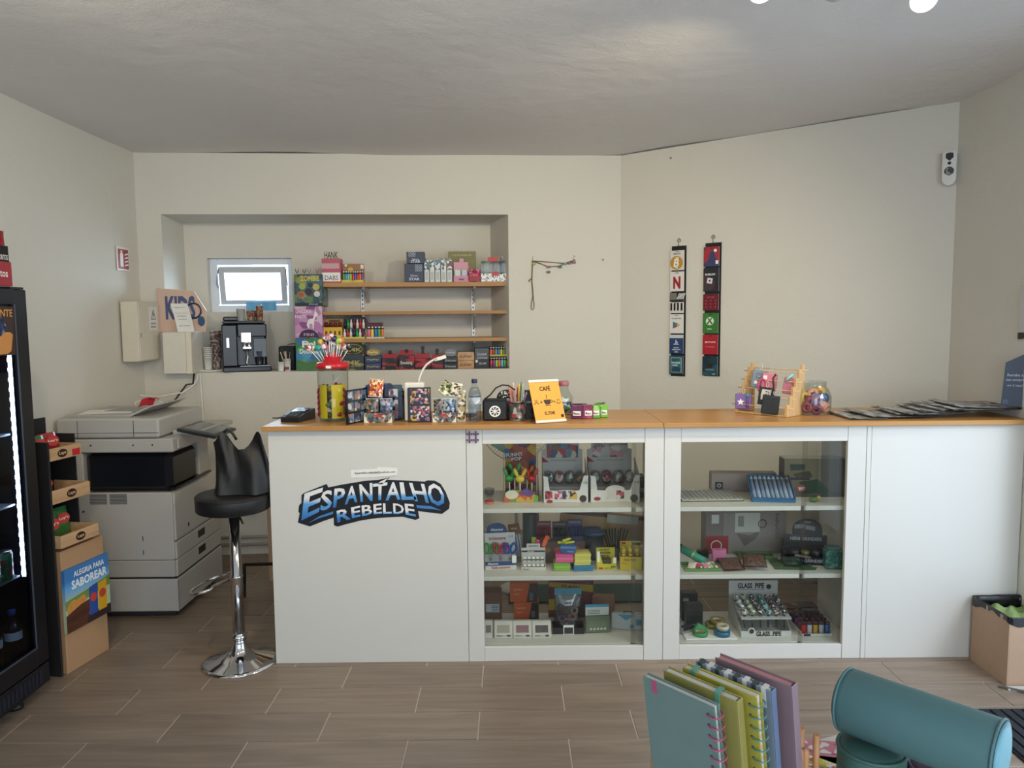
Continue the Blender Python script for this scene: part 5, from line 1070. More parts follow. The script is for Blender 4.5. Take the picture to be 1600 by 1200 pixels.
chew('green chew pack, front one right of the purple packs', 931, 654, 634, 15, '#5fa84a', '#9fcf7a', R(10), 'Mentos'); chew('green chew pack at the far right end of the sweets', 944, 653, 633, 12, '#7ab83f', '#b9d98a', R(-8), 'Mentos')
o, w_, h_ = KT('chew_pack', 'green leafy chew pouch lying on top behind the green packs', 'sweets', 918, 946, 627, 648)
mm = MB(); mm.X = Matrix.Translation((0, .02, .024)) @ Matrix.Rotation(R(62), 4, 'X') @ Matrix.Rotation(R(12), 4, 'Z'); mm.pillow(w_, .07, .03); P('pouch', mm, Mprint(('#6fae4a', '#a9cf7a', '#cfe0b8', '#4a8a3a'), 50, seed=4), o)
# bead charm under the worktop edge
bc = T('bead_charm', 'purple fuse bead grid charm stuck under the worktop edge', 'charm', (xat(738.5, YF, 1.05), YF-.0045, at(738, 692, YF).z))
s_ = .0082; pat = ['.X..X.', 'XXXXXX', '.X..X.', '.X..X.', 'XXXXXX', '.X..X.'] 
for j in range(6):
    mm = MB()
    for i in range(6):
        if pat[j][i] == 'X': mm.cyl(((i-2.5)*s_*1.15, -.003, (j+.5)*s_*1.1), ((i-2.5)*s_*1.15, .003, (j+.5)*s_*1.1), s_*.52, n=8)
    P('bead_row', mm, M(('#5a2a5c', '#6a3a6c')[j % 2], .4), bc)
# ================================================================== wooden display stand with pouches
WD = Mwood('#c19a66', '#d9b684', 6, 2, .6, .4)
swx = T('wooden_stand', 'stepped wooden slat display stand with dowels, hung with small pouches', 'display stand', (xat(1181, 3.56, zc), 3.50, zc), R(-50))
hs = [.045, .085, .125, .165, .205, .225]; sW = .262; dp = .026
for sd_ in (-1, 1):
    for i, hh in enumerate(hs): bx(swx, 'slat', sd_*sW/2-.006, sd_*sW/2+.006, i*dp, i*dp+dp-.002, 0, hh+.012, WD, .001)
for i, zz in ((0, .040), (1, .082), (2, .118), (3, .157), (4, .198), (5, .212)):
    P('dowel', MB().cyl((-sW/2-.03, i*dp+.012, zz), (sW/2+.03, i*dp+.012, zz), .0025, n=8), M('#d8b98a', .6), swx)
P('floor_rail', MB().box(-sW/2+.007, sW/2-.007, .002, .014, .001, .008), WD, swx)
Xw = Matrix.Translation(swx.location) @ Matrix.Rotation(R(-50), 4, 'Z')
def pouch(lab, x, i, ztop, wd, h, col, rz, extra, tiltx=8, ry=0):
    p = Xw @ Vector((x, i*dp-.012, ztop-h)); o = T('hanging_pouch', lab, 'pouch', p, R(-24)+rz, 'pouches on the wooden stand', rx=R(-4), ry=R(ry))
    P('pocket', MB().box(-wd/2, wd/2, -.004, .004, 0, h, b=.003), M(col, .5), o)
    P('clip_loop', MB().torus((.0, 0, h+.014), .009, .0018, 14, 5, 'y', sc=(.7, 1.5)), M('#cfcac4', .3, .6), o)
    extra(o, wd, h); return o
def star(o, cx_, cz_, r, mat): P('star_charm', MB().prism([(cx_+(r if k % 2 == 0 else r*.45)*math.sin(k*math.pi/5), cz_+(r if k % 2 == 0 else r*.45)*math.cos(k*math.pi/5)) for k in range(10)], -.009, -.0045), mat, o)
def tassel(o, x, z, ln, col): P('tassel', MB().lathe([(.004, 0), (.006, -.012), (.005, -.014), (.007, -ln)], 10, (x, -.010, z)), M(col, .5), o)
pouch('purple pouch with white star charm, lower left of the wooden stand', -.10, 1, .093, .075, .075, '#7d62a5', 0, lambda o, w, h: (star(o, -.012, h*.45, .018, PWHITE), tassel(o, .02, h*.8, .05, '#7a5aa0'), P('teal_bead', MB().cyl((.02, -.01, h*.75), (.02, -.01, h*1.0), .007, n=10), hexm('teal'), o)))
pouch('grey blue pouch with white bow charm, top left of the wooden stand', -.075, 4, .205, .065, .088, '#76879a', R(8), lambda o, w, h: (star(o, -.012, h*.3, .013, PWHITE), P('chain', MB().torus((-.004, -.007, h*.75), .012, .002, 14, 5, 'y'), STEEL, o)), ry=10)
pouch('pink pouch with hot pink strap, upper middle of the wooden stand', -.015, 4, .192, .07, .085, '#d2798a', 0, lambda o, w, h: (P('strap', MB().torus((-.03, -.01, h*.25), .022, .0045, 18, 6, 'y', sc=(.8, 1.5)), M('#d8487f', .4), o), P('tag', MB().box(-.03, -.012, -.010, -.0045, h*.62, h*.85, b=.001), PWHITE, o)), ry=6)
pouch('rose pouch with mint strap, upper right of the wooden stand', .09, 4, .178, .06, .08, '#c8788c', R(-4), lambda o, w, h: (P('mint_strap', MB().tube([(.005, -.008, h*1.2), (-.01, -.012, h*.95), (-.02, -.012, h*.75)], .006, 8), M('#8fd0c4', .4), o),), ry=8)
pouch('black pouch with white printed scribble panel, middle of the wooden stand', .0, 2, .128, .07, .085, '#202124', 0, lambda o, w, h: (P('print_panel', MB().prism([(-.022, .025), (.022, .025), (.026, .06), (.02, .075), (-.02, .075), (-.024, .05)], -.0052, -.0042), M('#cfc8be', .5), o), P('scribble', MB().tube([(-.012, -.0056, .04), (0, -.0056, .055), (.01, -.0056, .045), (.012, -.0056, .065), (-.005, -.0056, .066)], .0016, 5), INK, o)), ry=6)
pouch('plain black pouch hanging lowest at the front of the wooden stand', .055, 0, .098, .078, .088, '#191a1d', 0, lambda o, w, h: (P('black_strap', MB().tube([(0, -.004, h), (.004, -.006, h+.04), (-.004, -.004, h+.08), (.006, 0, h+.10)], .0045, 8), hexm('black'), o), P('flap', MB().box(-w/2, w/2, -.006, -.0042, h*.82, h, b=.0005), M('#222327', .45), o)), ry=6)
# glass jar of scrunchies
o, w_, h_ = KT('glass_jar', 'round clear glass jar filled with coiled hair bobbles, on the worktop', 'jar', 1253, 1308.5, 598, 651); r1 = w_/2; jc = o.location+Vector((0, r1, 0))
P('glass', MB().lathe([(r1*.80, .0), (r1*.95, .012), (r1, .04), (r1*1.0, h_*.55), (r1*.85, h_*.76), (r1*.70, h_*.86), (r1*.70, h_*.97), (r1*.73, h_), (r1*.69, h_), (r1*.67, h_*.86), (r1*.82, h_*.75), (r1*.965, h_*.55), (r1*.965, .04), (r1*.9, .016), (.0001, .010)], 36, (0, r1, 0), cap=False), Mglass('#f6f8f6', 1.6, .02, .985), o)
BC = [('mauve', '#94405a', -.036, -.028, .032, 0), ('plum', '#7c3a62', .0, -.044, .028, 20), ('salmon', '#dd9a7f', .042, -.036, .034, 80), ('wine', '#8a3450', -.022, -.02, .062, 40), ('lilac', '#9a7aa0', .008, -.026, .072, 70), ('navy', '#2f4f86', .044, -.014, .072, 10), ('peach', '#dfa07a', -.004, -.0, .095, 30), ('yellow', '#dcbf3a', -.05, .002, .078, 60), ('gold', '#dba43a', .038, .01, .1, 15), ('rose', '#c97a74', .02, .032, .07, 50), ('violet', '#75507f', -.03, .034, .05, 10)]
for nm, c, dx, dy, dz, an in BC:
    mm = MB(); 
    for q in (-.011, 0, .011): mm.torus((0, q, 0), .0175, .0095, 20, 8, 'y')
    S('hair_bobble', '%s coiled hair bobble inside the clear glass jar' % nm, 'hair bobble', mm, M(c, .3, coat=.3), jc+Vector((dx*.95, dy*.95, dz+.004)), R(an-40), 'hair bobbles in the glass jar', rx=R(an % 30))
# newspapers
NP = M('#a3a09c', .8, var=.18, scale=30)
spec = [(1312, 1372, 636, 641, 0.0, 'folded newspaper at the left end of the row, beside the jar'), (1345, 1452, 624, 650, 4, 'large folded newspaper with pale margin, second from the left'), (1385, 1460, 627, 647, -3, 'newspaper third from the left in the fanned row'), (1402, 1475, 627, 646, 5, 'newspaper fourth from the left in the fanned row'), (1425, 1500, 627, 646, -4, 'newspaper fifth from the left in the fanned row'), (1448, 1560, 626, 648, 3, 'newspaper sixth from the left, lying across the others'), (1465, 1590, 624, 648, 6, 'top newspaper with text columns near the blue standee'), (1480, 1606, 630, 650, -2, 'newspaper lying at the right end under the blue standee')]
for i, (l, r, t, bpy_, rz, lab) in enumerate(spec):
    Y0 = 3.30+.012*(i % 3); x, wd, h = fit(l, r, 630, Y0+.1, zc)
    o = T('newspaper', lab, 'newspaper', (x, Y0, zc+.0062*i), R(rz), 'newspapers on the worktop')
    dpt = .30
    for k in range(3):
        mm = MB(); mm.grid(lambda u, v: ((u-.5)*wd*.96, v*dpt*(1-.05*k), .0016*k+.008*math.exp(-((u-.06)/.07)**2)*(1+.3*k)*(.4+.6*v)+.003*math.sin(5*u+i+k)*(.3+v)*.7+.001), 18, 6)
        P('sheet', mm, Mprint(('#9a9793', '#a8a5a0', '#7c7a78', '#b2afa9', '#5f5d5c'), 34, .8, seed=i*3+k, stretch=(2.2, .7, 1), coat=0) if k == 2 else NP, o)
# blue standee at the right end
sdx = xat(1566, 3.44, zc); 
o = T('standee', 'dark blue cut-corner advert standee at the right end of the worktop', 'standee', (xat(1566, 3.34, zc)+.054, 3.325, zc+.050), R(-25))
zq = at(1572, 567, 3.33).z-zc-.050; zq2 = at(1600, 549, 3.3).z-zc-.050
P('board', MB().prism([(-.062, 0), (.058, 0), (.058, zq2+.006), (.045, zq2), (-.05, zq)], 0, .006), M('#1d2c47', .4), o)
for k, s_ in enumerate(('Receba a', 'sua compra', 'em 2 lojas!')): txt(o, s_, (.06, .068, .058)[k], .012, (-.012, -.0012, zq*.72-k*.024), M('#b9c2d0', .5), .01)
txt(o, 'KIT', .034, .03, (.037, -.0012, zq*1.0), M('#d0d4da', .5), .03); plate(o, 'badge', -.055, -.035, .012, .03, -.0003, M('#4a5a70', .5)); plate(o, 'picture', .03, .055, .01, .09, -.0003, M('#6a5a55', .5))
P('strut', MB().prism([(0.007, 0), (.07, 0), (.007, zq*.7)], -.02, -.017, plane='yz'), M('#1d2c47', .4), o)
# ================================================================== gift card strips on the angled wall
XC, LC_, NC = wall_frame(B, Cn)
XCi = XC.inverted(); WC = math.atan2((Cn-B).y, (Cn-B).x)
def onC(px, py, v=0): return XCi @ onpl(px, py, B+NC*v, NC)
def strip(lab, lt, rt, t, bpx, cards, side):
    a, b = onC(lt, t+5, -.02), onC(rt, t+5, -.02); z0_ = onC((lt+rt)/2, bpx, -.02).z; z1_ = onC((lt+rt)/2, t, -.02).z
    o = T('card_strip', lab, 'card rack', XC @ Vector(((a.x+b.x)/2, -.006, z0_)), WC); wd = b.x-a.x; hh = z1_-z0_
    bx(o, 'backing', -wd*.47, wd*.5, 0, .004, 0, hh, M('#17171a', .4), .001)
    P('hook', MB().tube([(0, -.002, hh-.01), (0, -.004, hh+.03), (.008, -.004, hh+.04), (.002, .0, hh+.05)], .002, 6), STEEL, o); P('hook_plate', MB().prism(circ(0, hh+.035, .014, 14), .0, .003), Mglass('#e9ebe8', 1.5), o)
    for (y0, y1, nm, fn) in cards:
        za = onC((lt+rt)/2, y1, -.03).z; zb = onC((lt+rt)/2, y0, -.03).z; h = zb-za; w = wd*.93
        c = T('gift_card', '%s in the %s hanging strip' % (nm, side), 'gift card', XC @ Vector(((a.x+b.x)/2-wd*.06, -.013, za)), WC, 'gift cards on the strips'); fn(c, w, h)
        P('peg', MB().cyl((0, -.001, h*.90), (0, .0065, h*.90), .003, n=8), hexm('black'), c)
def card(c, w, h, mat): 
    for k in range(2): P('card', MB().box(-w/2, w/2, -.003+k*.003, -.0008+k*.003, 0, h, b=.0008), mat if k == 0 else M('#d0cfcb', .5), c)
    P('slot', MB().prism([(-.018, h*.93), (-.006, h*.945), (.006, h*.945), (.018, h*.93), (.006, h*.915), (-.006, h*.915)], -.0036, -.0028), INK, c)
def f_bit(c, w, h):
    card(c, w, h, M('#dcd8d0', .4)); txt(c, 'Bitcoin', w*.5, h*.07, (0, -.0045, h*.84), INK); d = P('disc', MB().prism(circ(-w*.04, h*.38, w*.45, 24), -.0045, -.0031), M('#c2902f', .4), c); txt(d, 'B', w*.38, h*.42, (-w*.02, -.006, h*.38), PWHITE, .03, skew=.15)
    P('stroke', MB().box(-w*.1, -w*.03, -.0058, -.0046, h*.10, h*.17).box(w*.0, w*.07, -.0058, -.0046, h*.1, h*.17).box(-w*.07, w*.0, -.0058, -.0046, h*.59, h*.66).box(w*.03, w*.10, -.0058, -.0046, h*.59, h*.66), PWHITE, d)
def f_n(c, w, h): card(c, w, h, M('#e2deda', .4)); txt(c, 'N', w*.52, h*.62, (0, -.0045, h*.44), M('#a01f2a', .4), .05)
def f_hatch(c, w, h):
    card(c, w, h, M('#26262a', .4)); P('grey_half', MB().box(-w/2+.002, 0, -.0042, -.0031, h*.2, h*.95), M('#77756f', .5), c)
    for k in range(5): P('hatch', MB().prism([(k*w*.1, h*.25), (k*w*.1+.005, h*.25), (k*w*.1+.022, h*.9), (k*w*.1+.017, h*.9)], -.0044, -.0031), PWHITE, c)
def f_bw(c, w, h):
    card(c, w, h, M('#dcd9d4', .4))
    for x in (-.38, -.14, .1, .36): P('bar', MB().box(w*x-w*.07, w*x+w*.06, -.0044, -.0031, h*.22, h*.92), M('#221d1c', .4), c)
def f_play(c, w, h):
    card(c, w, h, M('#e3e0da', .4)); txt(c, 'Google Play', w*.7, h*.075, (0, -.0045, h*.78), M('#4a4a4c', .5))
    for pts, col in (([(-.26, .62), (-.02, .44), (.1, .52)], '#3a8f6a'), ([(-.26, .25), (-.02, .44), (-.26, .62)], '#4f6f9c'), ([(-.26, .25), (.1, .36), (-.02, .44)], '#b23f3f'), ([(-.02, .44), (.1, .36), (.26, .44), (.1, .52)], '#d0a83a')): P('triangle', MB().prism([(w*a_, h*b_) for a_, b_ in pts], -.0044, -.0031), M(col, .4), c)
def f_ps(c, w, h):
    card(c, w, h, M('#24406f', .4)); P('top_band', MB().box(-w/2, w/2, -.0042, -.0031, h*.82, h*.99), M('#cfd2d4', .4), c); P('symbol', MB().prism([(-w*.06, h*.5), (w*.0, h*.48), (w*.0, h*.72), (-w*.06, h*.74)], -.0044, -.0031).prism([(w*.0, h*.66), (w*.1, h*.63), (w*.1, h*.56), (w*.0, h*.58)], -.0044, -.0031).prism([(-w*.22, h*.48), (w*.2, h*.48), (w*.14, h*.53), (-w*.15, h*.53)], -.0044, -.0031), M('#c6cfdd', .4), c)
    txt(c, 'CARTAO', w*.4, h*.06, (0, -.0045, h*.32), PWHITE); txt(c, 'PRESENTE', w*.6, h*.06, (0, -.0045, h*.22), PWHITE); txt(c, '50€', w*.25, h*.06, (0, -.0045, h*.1), PWHITE)
def f_teal(t1, t2):
    def f(c, w, h):
        card(c, w, h, M('#24505a', .4)); P('border', MB().box(-w*.38, w*.38, -.0042, -.0031, h*.1, h*.9), M('#c9d2d0', .4), c); P('field', MB().box(-w*.35, w*.35, -.0047, -.0041, h*.12, h*.88), Mprint(('#1f5f68', '#23485a', '#2a6f74', '#243a58'), 18, seed=5), c)
        txt(c, t1, w*.6, h*.1, (0, -.0052, h*.62), PWHITE, .02); txt(c, t2, w*.4, h*.09, (-w*.08, -.0052, h*.48), PWHITE, .02)
    return f
def f_red(c, w, h): card(c, w, h, Mprint(('#8e1f2c', '#a92a34', '#7a1a28', '#39406a'), 14, seed=3)); P('white_tag', MB().box(w*.28, w*.45, -.0042, -.0031, h*.12, h*.3), PWHITE, c); P('spot', MB().prism(circ(w*.25, h*.8, w*.1, 16), -.0042, -.0031), PWHITE, c)
def f_rob(c, w, h):
    card(c, w, h, M('#22262f', .4)); P('print', MB().box(-w*.47, w*.47, -.004, -.0031, h*.05, h*.9), Mprint(('#23272f', '#2b313c', '#1c2027', '#4a2f38', '#343b48'), 22, seed=7), c); txt(c, 'ROBLOX', w*.66, h*.085, (-w*.05, -.0045, h*.72), PWHITE, .03)
    P('tilted_square', MB().prism([(w*(-.08+.24*math.cos(a)), h*.45+w*.24*math.sin(a)) for a in (.6, 2.17, 3.74, 5.31)], -.0046, -.0039), M('#d9d9d9', .4), c); P('hole', MB().prism([(w*(-.08+.07*math.cos(a)), h*.45+w*.07*math.sin(a)) for a in (.6, 2.17, 3.74, 5.31)], -.0050, -.0045), INK, c)
def f_wine(c, w, h):
    card(c, w, h, M('#6f1a28', .4)); txt(c, 'GIFT CARD', w*.5, h*.07, (0, -.0045, h*.8), M('#c07a80', .5))
    for k in range(9): P('dot_print', MB().prism(circ(w*(-.3+.3*(k % 3)), h*(.2+.2*(k//3)), .004, 8), -.0042, -.0031), M('#b0606a', .5), c)
def f_xb(c, w, h):
    card(c, w, h, M('#3a7a34', .4)); d = P('ring', MB().prism(circ(-w*.04, h*.6, w*.26, 22), -.0044, -.0031), M('#dfe5d8', .4), c); P('cross', MB().prism([(-w*.04-w*.2, h*.6-w*.14), (-w*.04-w*.12, h*.6-w*.2), (-w*.04+w*.16, h*.6+w*.18), (-w*.04+w*.1, h*.6+w*.22)], -.0052, -.0043).prism([(-w*.04+w*.2, h*.6-w*.14), (-w*.04+w*.12, h*.6-w*.2), (-w*.04-w*.16, h*.6+w*.18), (-w*.04-w*.1, h*.6+w*.22)], -.0052, -.0043), M('#3a7a34', .4), d); txt(c, 'XBOX', w*.3, h*.06, (-w*.05, -.0045, h*.22), PWHITE, .02)
def f_onl(c, w, h): card(c, w, h, M('#b0222f', .4)); txt(c, '@ONLINE', w*.7, h*.09, (0, -.0045, h*.62), PWHITE, .02); txt(c, '12 MESES', w*.6, h*.06, (0, -.0045, h*.38), M('#e09a9c', .5), .0)
def f_dk(c, w, h): card(c, w, h, Mprint(('#1d3f4c', '#24505f', '#193440', '#2a5c66'), 14, seed=9)); poly(c, 'building_print', [(-w*.2, h*.4), (w*.2, h*.4), (w*.15, h*.66), (w*.05, h*.62), (0, h*.75), (-w*.1, h*.6)], -.0031, M('#2a2018', .5)); txt(c, 'FORTRESS', w*.6, h*.07, (0, -.0045, h*.3), M('#9fb4b8', .5)); txt(c, '10€', w*.2, h*.06, (w*.25, -.0045, h*.08), PWHITE)
strip('left black hanging strip of gift cards on the angled wall', 1047.5, 1071, 384, 588, [(391, 422, 'white gift card with golden coin B', f_bit), (424, 455, 'white gift card with red letter N', f_n), (457, 471, 'dark gift card with white hatching', f_hatch), (472, 489, 'white gift card with black bars', f_bw), (491, 521, 'white gift card with coloured triangle', f_play), (523, 553, 'blue gift card with pale top band', f_ps), (556, 585, 'teal bordered gift card, lowest', f_teal('PAYSAFE', 'CARD'))], 'left')
strip('right black hanging strip of gift cards on the angled wall', 1100, 1126, 379, 588, [(385, 416, 'plain red gift card with white spot', f_red), (418, 455, 'dark gift card with tilted white square', f_rob), (459, 485, 'wine red dotted gift card', f_wine), (489, 521, 'green gift card with crossed white ring', f_xb), (523, 554, 'bright red gift card', f_onl), (557, 587, 'dark teal gift card, lowest', f_dk)], 'right')
a = onC(1477, 265, -.03); b = onC(1499, 265, -.03); zt_ = onC(1488, 238, -.03).z; zb_ = onC(1488, 290, -.03).z
o = T('air_freshener', 'white rounded wall dispenser with two dark round marks near the right corner', 'dispenser', XC @ Vector(((a.x+b.x)/2-.01, -.001, zb_)), WC); w = b.x-a.x; h = zt_-zb_
P('shell', MB().prism([(-w/2+.01, h), (w/2-.01, h), (w/2, h-.01)]+[(w/2*math.cos(t), w/2+w/2*math.sin(t)) for t in [-math.pi*k/12 for k in range(13)]]+[(-w/2, h-.01)], -.06, 0), M('#e4e2de', .35), o)
P('heart_window', MB().prism([(0, h*.72), (w*.28, h*.82), (w*.26, h*.95), (-.0, h*.97), (-w*.26, h*.95), (-w*.28, h*.82)], -.0625, -.0603), M('#2c3034', .25), o)
P('sensor', MB().prism(circ(0, h*.655, .008, 12), -.062, -.0603), INK, o); P('emblem', MB().prism(circ(0, h*.42, .022, 14), -.062, -.0603), Mprint(('#3a3d42', '#1e2023', '#8a8d90'), 90, seed=2), o)
o = T('wall_box', 'white wall box at the right edge above the blue standee', 'wall box', (2.2925, 3.395, at(1597, 530, 3.36).z), R(-90)); h = at(1597, 446, 3.36).z-o.location.z
bx(o, 'housing', .045, .2, -.012, 0, .03, h, M('#d0cecb', .5), .003); P('wedge', MB().prism([(.045, .0295), (.2, .0295), (.045, 0.0)], -.012, -.001), hexm('black'), o)
# small screw hole marks
for px, py in ((942, 406), (1048, 247)):
    q = onpl(px, py, A-NB*.001, NB) if px < 970 else onpl(px, py, B-NC*.001, NC)
    S('wall_plug', 'grey plug hole mark in the wall %s' % ('right of the tag string' if px < 970 else 'near the ceiling of the angled wall'), 'plug', MB().cyl((0, -.002, 0), (0, 0.0005, 0), .007, n=10), M('#8d8578', .7), q, WA if px < 970 else WC)
# ceiling track lamps
tr = T('ceiling_track', 'white ceiling track carrying the spot lamps, above the counter', 'track', (1.1, 2.47, HC-.032)); bx(tr, 'rail', -.75, .75, -.017, .017, 0, .022, PWHITE, .003)
def lamp_head(lab, x, y, z, aim, lit):
    o = T('spot_lamp', lab, 'spot lamp', (x, y, z), 0, 'ceiling spot lamps'); d = (Vector(aim)-Vector((x, y, z))).normalized()
    P('stem', MB().cyl((0, 0, .03), (0, 0, HC-.034-z), .008, n=10), PWHITE, o)
    P('housing', MB().cyl(-d*.11, -d*.006, .036, .042, 20), M('#d6d4d0', .4), o)
    P('bulb' if lit else 'lens', MB().ball((-d*.0)[:] if False else tuple(-d*.012), .030, 16, 10), Memit('#fff3dd', 45) if lit else M('#9a9a98', .2), o); return o
lamp_head('lit ceiling spot lamp at the top edge, right one', 1.34, 2.49, 2.575, (1.0, 1.4, 1.5), True)
lamp_head('lit ceiling spot lamp above the frame, left one of the track', .81, 2.47, 2.60, (.7, 1.4, 1.5), True)
lamp_head('unlit ceiling spot lamp between the two lit ones', 1.04, 2.49, 2.60, (1.06, 3.3, 2.3), False)
lamp_head('unlit ceiling spot lamp at the right end of the track', 1.60, 2.49, 2.60, (1.3, 3.3, 2.1), False)
# ================================================================== left cabinet, top shelf
G1, G2, G3 = S1+.0006, S2+.0006, S3+.0006
# pedestal fan behind the counter, seen through the glass
fp = at(806, 668, 4.15)
fn = T('pedestal_fan', 'white pedestal fan standing behind the left display cabinet', 'fan', (fp.x, 4.2, 0)); fz = fp.z
P('base', MB().lathe([(.10, 0), (.10, .012), (.03, .03), (.0001, .03)], 28), PWHITE, fn); P('pole', MB().cyl((0, 0, .03), (0, 0, fz-.05), .013, n=12), PWHITE, fn); P('motor', MB().cyl((0, -.02, fz), (0, .14, fz), .055, .045, 18), PWHITE, fn)
FR = .185; GW = M('#b9bbb8', .35, .5)
P('guard_ring', MB().torus((0, -.06, fz), FR, .006, 44, 6, 'y'), M('#d5d6d2', .35), fn)
wires = MB()
for k in range(60):
    a = 2*math.pi*k/60; wires.tube([(.05*math.cos(a), -.095, fz+.05*math.sin(a)), (FR*.7*math.cos(a+.12), -.09, fz+FR*.7*math.sin(a+.12)), (FR*math.cos(a+.18), -.06, fz+FR*math.sin(a+.18))], .0014, 4)
wo = P('guard_wires', wires, GW, fn); wo['kind'] = 'stuff'
P('hub_badge', MB().cyl((0, -.10, fz), (0, -.09, fz), .05, n=20), PWHITE, fn)
for k in range(3):
    mm = MB(); mm.X = Matrix.Translation((0, -.05, fz)) @ Matrix.Rotation(2*math.pi*k/3, 4, 'Y'); mm.grid(lambda u, v: ((.04+.12*u), -.02*(v-.5)*2, (v-.5)*.10*(.5+u)), 5, 4); P('blade', mm, M('#6f9aa0', .4), fn)
def CB_(name, lab, cat, l, r, t, Y, z, group=None, rz=0): return CT(name, lab, cat, l, r, t, Y, z, group, rz)
# funny lollipop box
o, w, h = CB_('lollipop_display', 'red and yellow lollipop counter box holding bunny ear lollipops', 'display', 787, 842, 696, 3.44, G1)
FPR = Mprint(('#8e2a2c', '#b8862c', '#3c5a8a', '#a84a2c', '#6f2f3a', '#c9a23a', '#2f4470'), 26, seed=2)
bx(o, 'back_card', -w*.46, w*.46, .15, .153, 0, h, FPR); P('side_wall', MB().prism([(0.0, 0), (.15, 0), (.15, h*.75), (.12, h*.62), (.0, h*.2)], -w/2, -w/2+.002, plane='yz'), FPR, o); P('side_wall', MB().prism([(0.0, 0), (.15, 0), (.15, h*.75), (.12, h*.62), (.0, h*.2)], w/2-.002, w/2, plane='yz'), FPR, o)
txt(o, 'FUNNY', w*.5, h*.07, (-.03, .1488, h*.74), M('#d9d4cc', .5), .03, tilt=.1); txt(o, 'POP', w*.3, h*.065, (-.02, .1488, h*.66), M('#d9d4cc', .5), .03, tilt=.1)
P('front_lip', MB().prism([(-w/2, 0), (w/2, 0), (w/2, h*.1), (w*.1, h*.2), (-w*.25, h*.22), (-w/2, h*.14)], 0, .002), Mprint(('#4f8a3a', '#c8602a', '#6fa03f', '#d0a83a', '#b03a2c'), 28, seed=5), o); P('floor_card', MB().box(-w/2+.003, w/2-.003, .003, .149, 0, .002), FPR, o)
poly(o, 'egg_print', circ(-w*.27, h*.13, .027, 18, 1.15, .8), -.0002, M('#dcd8c0', .5)); poly(o, 'bag_print', [(-.01, h*.15), (.04, h*.08), (.07, h*.17), (.02, h*.24)], -.0004, M('#6a4a8a', .5)); poly(o, 'foot_print', [(.04, h*.04), (.05, h*.04), (.055, h*.12), (.045, h*.12)], -.0006, M('#d0602a', .5))
b = o.location
def bunny(lab, x, y, col, hh):
    q = T('bunny_lollipop', lab, 'lollipop', b+Vector((x, y, .0035)), 0, 'bunny lollipops in the left cabinet'); m_ = hexm(col, .3)
    P('stick', MB().cyl((0, 0, 0), (0, 0, hh*.6), .003, n=8), PWHITE, q); P('head', MB().ball((0, 0, hh*.66), .02, 14, 9, sc=(1.1, .8, .9)), m_, q)
    for sd_ in (-1, 1): P('ear', MB().tube([(sd_*.009, 0, hh*.72), (sd_*.016, 0, hh*.82), (sd_*.024, 0, hh*.93), (sd_*.027, 0, hh)], [.005, .0085, .0095, .004], 10), m_, q)
bunny('green bunny eared lollipop at left in the lollipop box', -.055, .05, 'green', h*.56); bunny('yellow bunny eared lollipop in the middle of the lollipop box', -.005, .03, 'yellow', h*.56); bunny('red bunny eared lollipop at right in the lollipop box', .052, .05, 'red', h*.54); bunny('green bunny eared lollipop behind the yellow one', -.03, .09, 'green', h*.62); bunny('orange bunny eared lollipop at the back of the lollipop box', .03, .10, 'orange', h*.56)
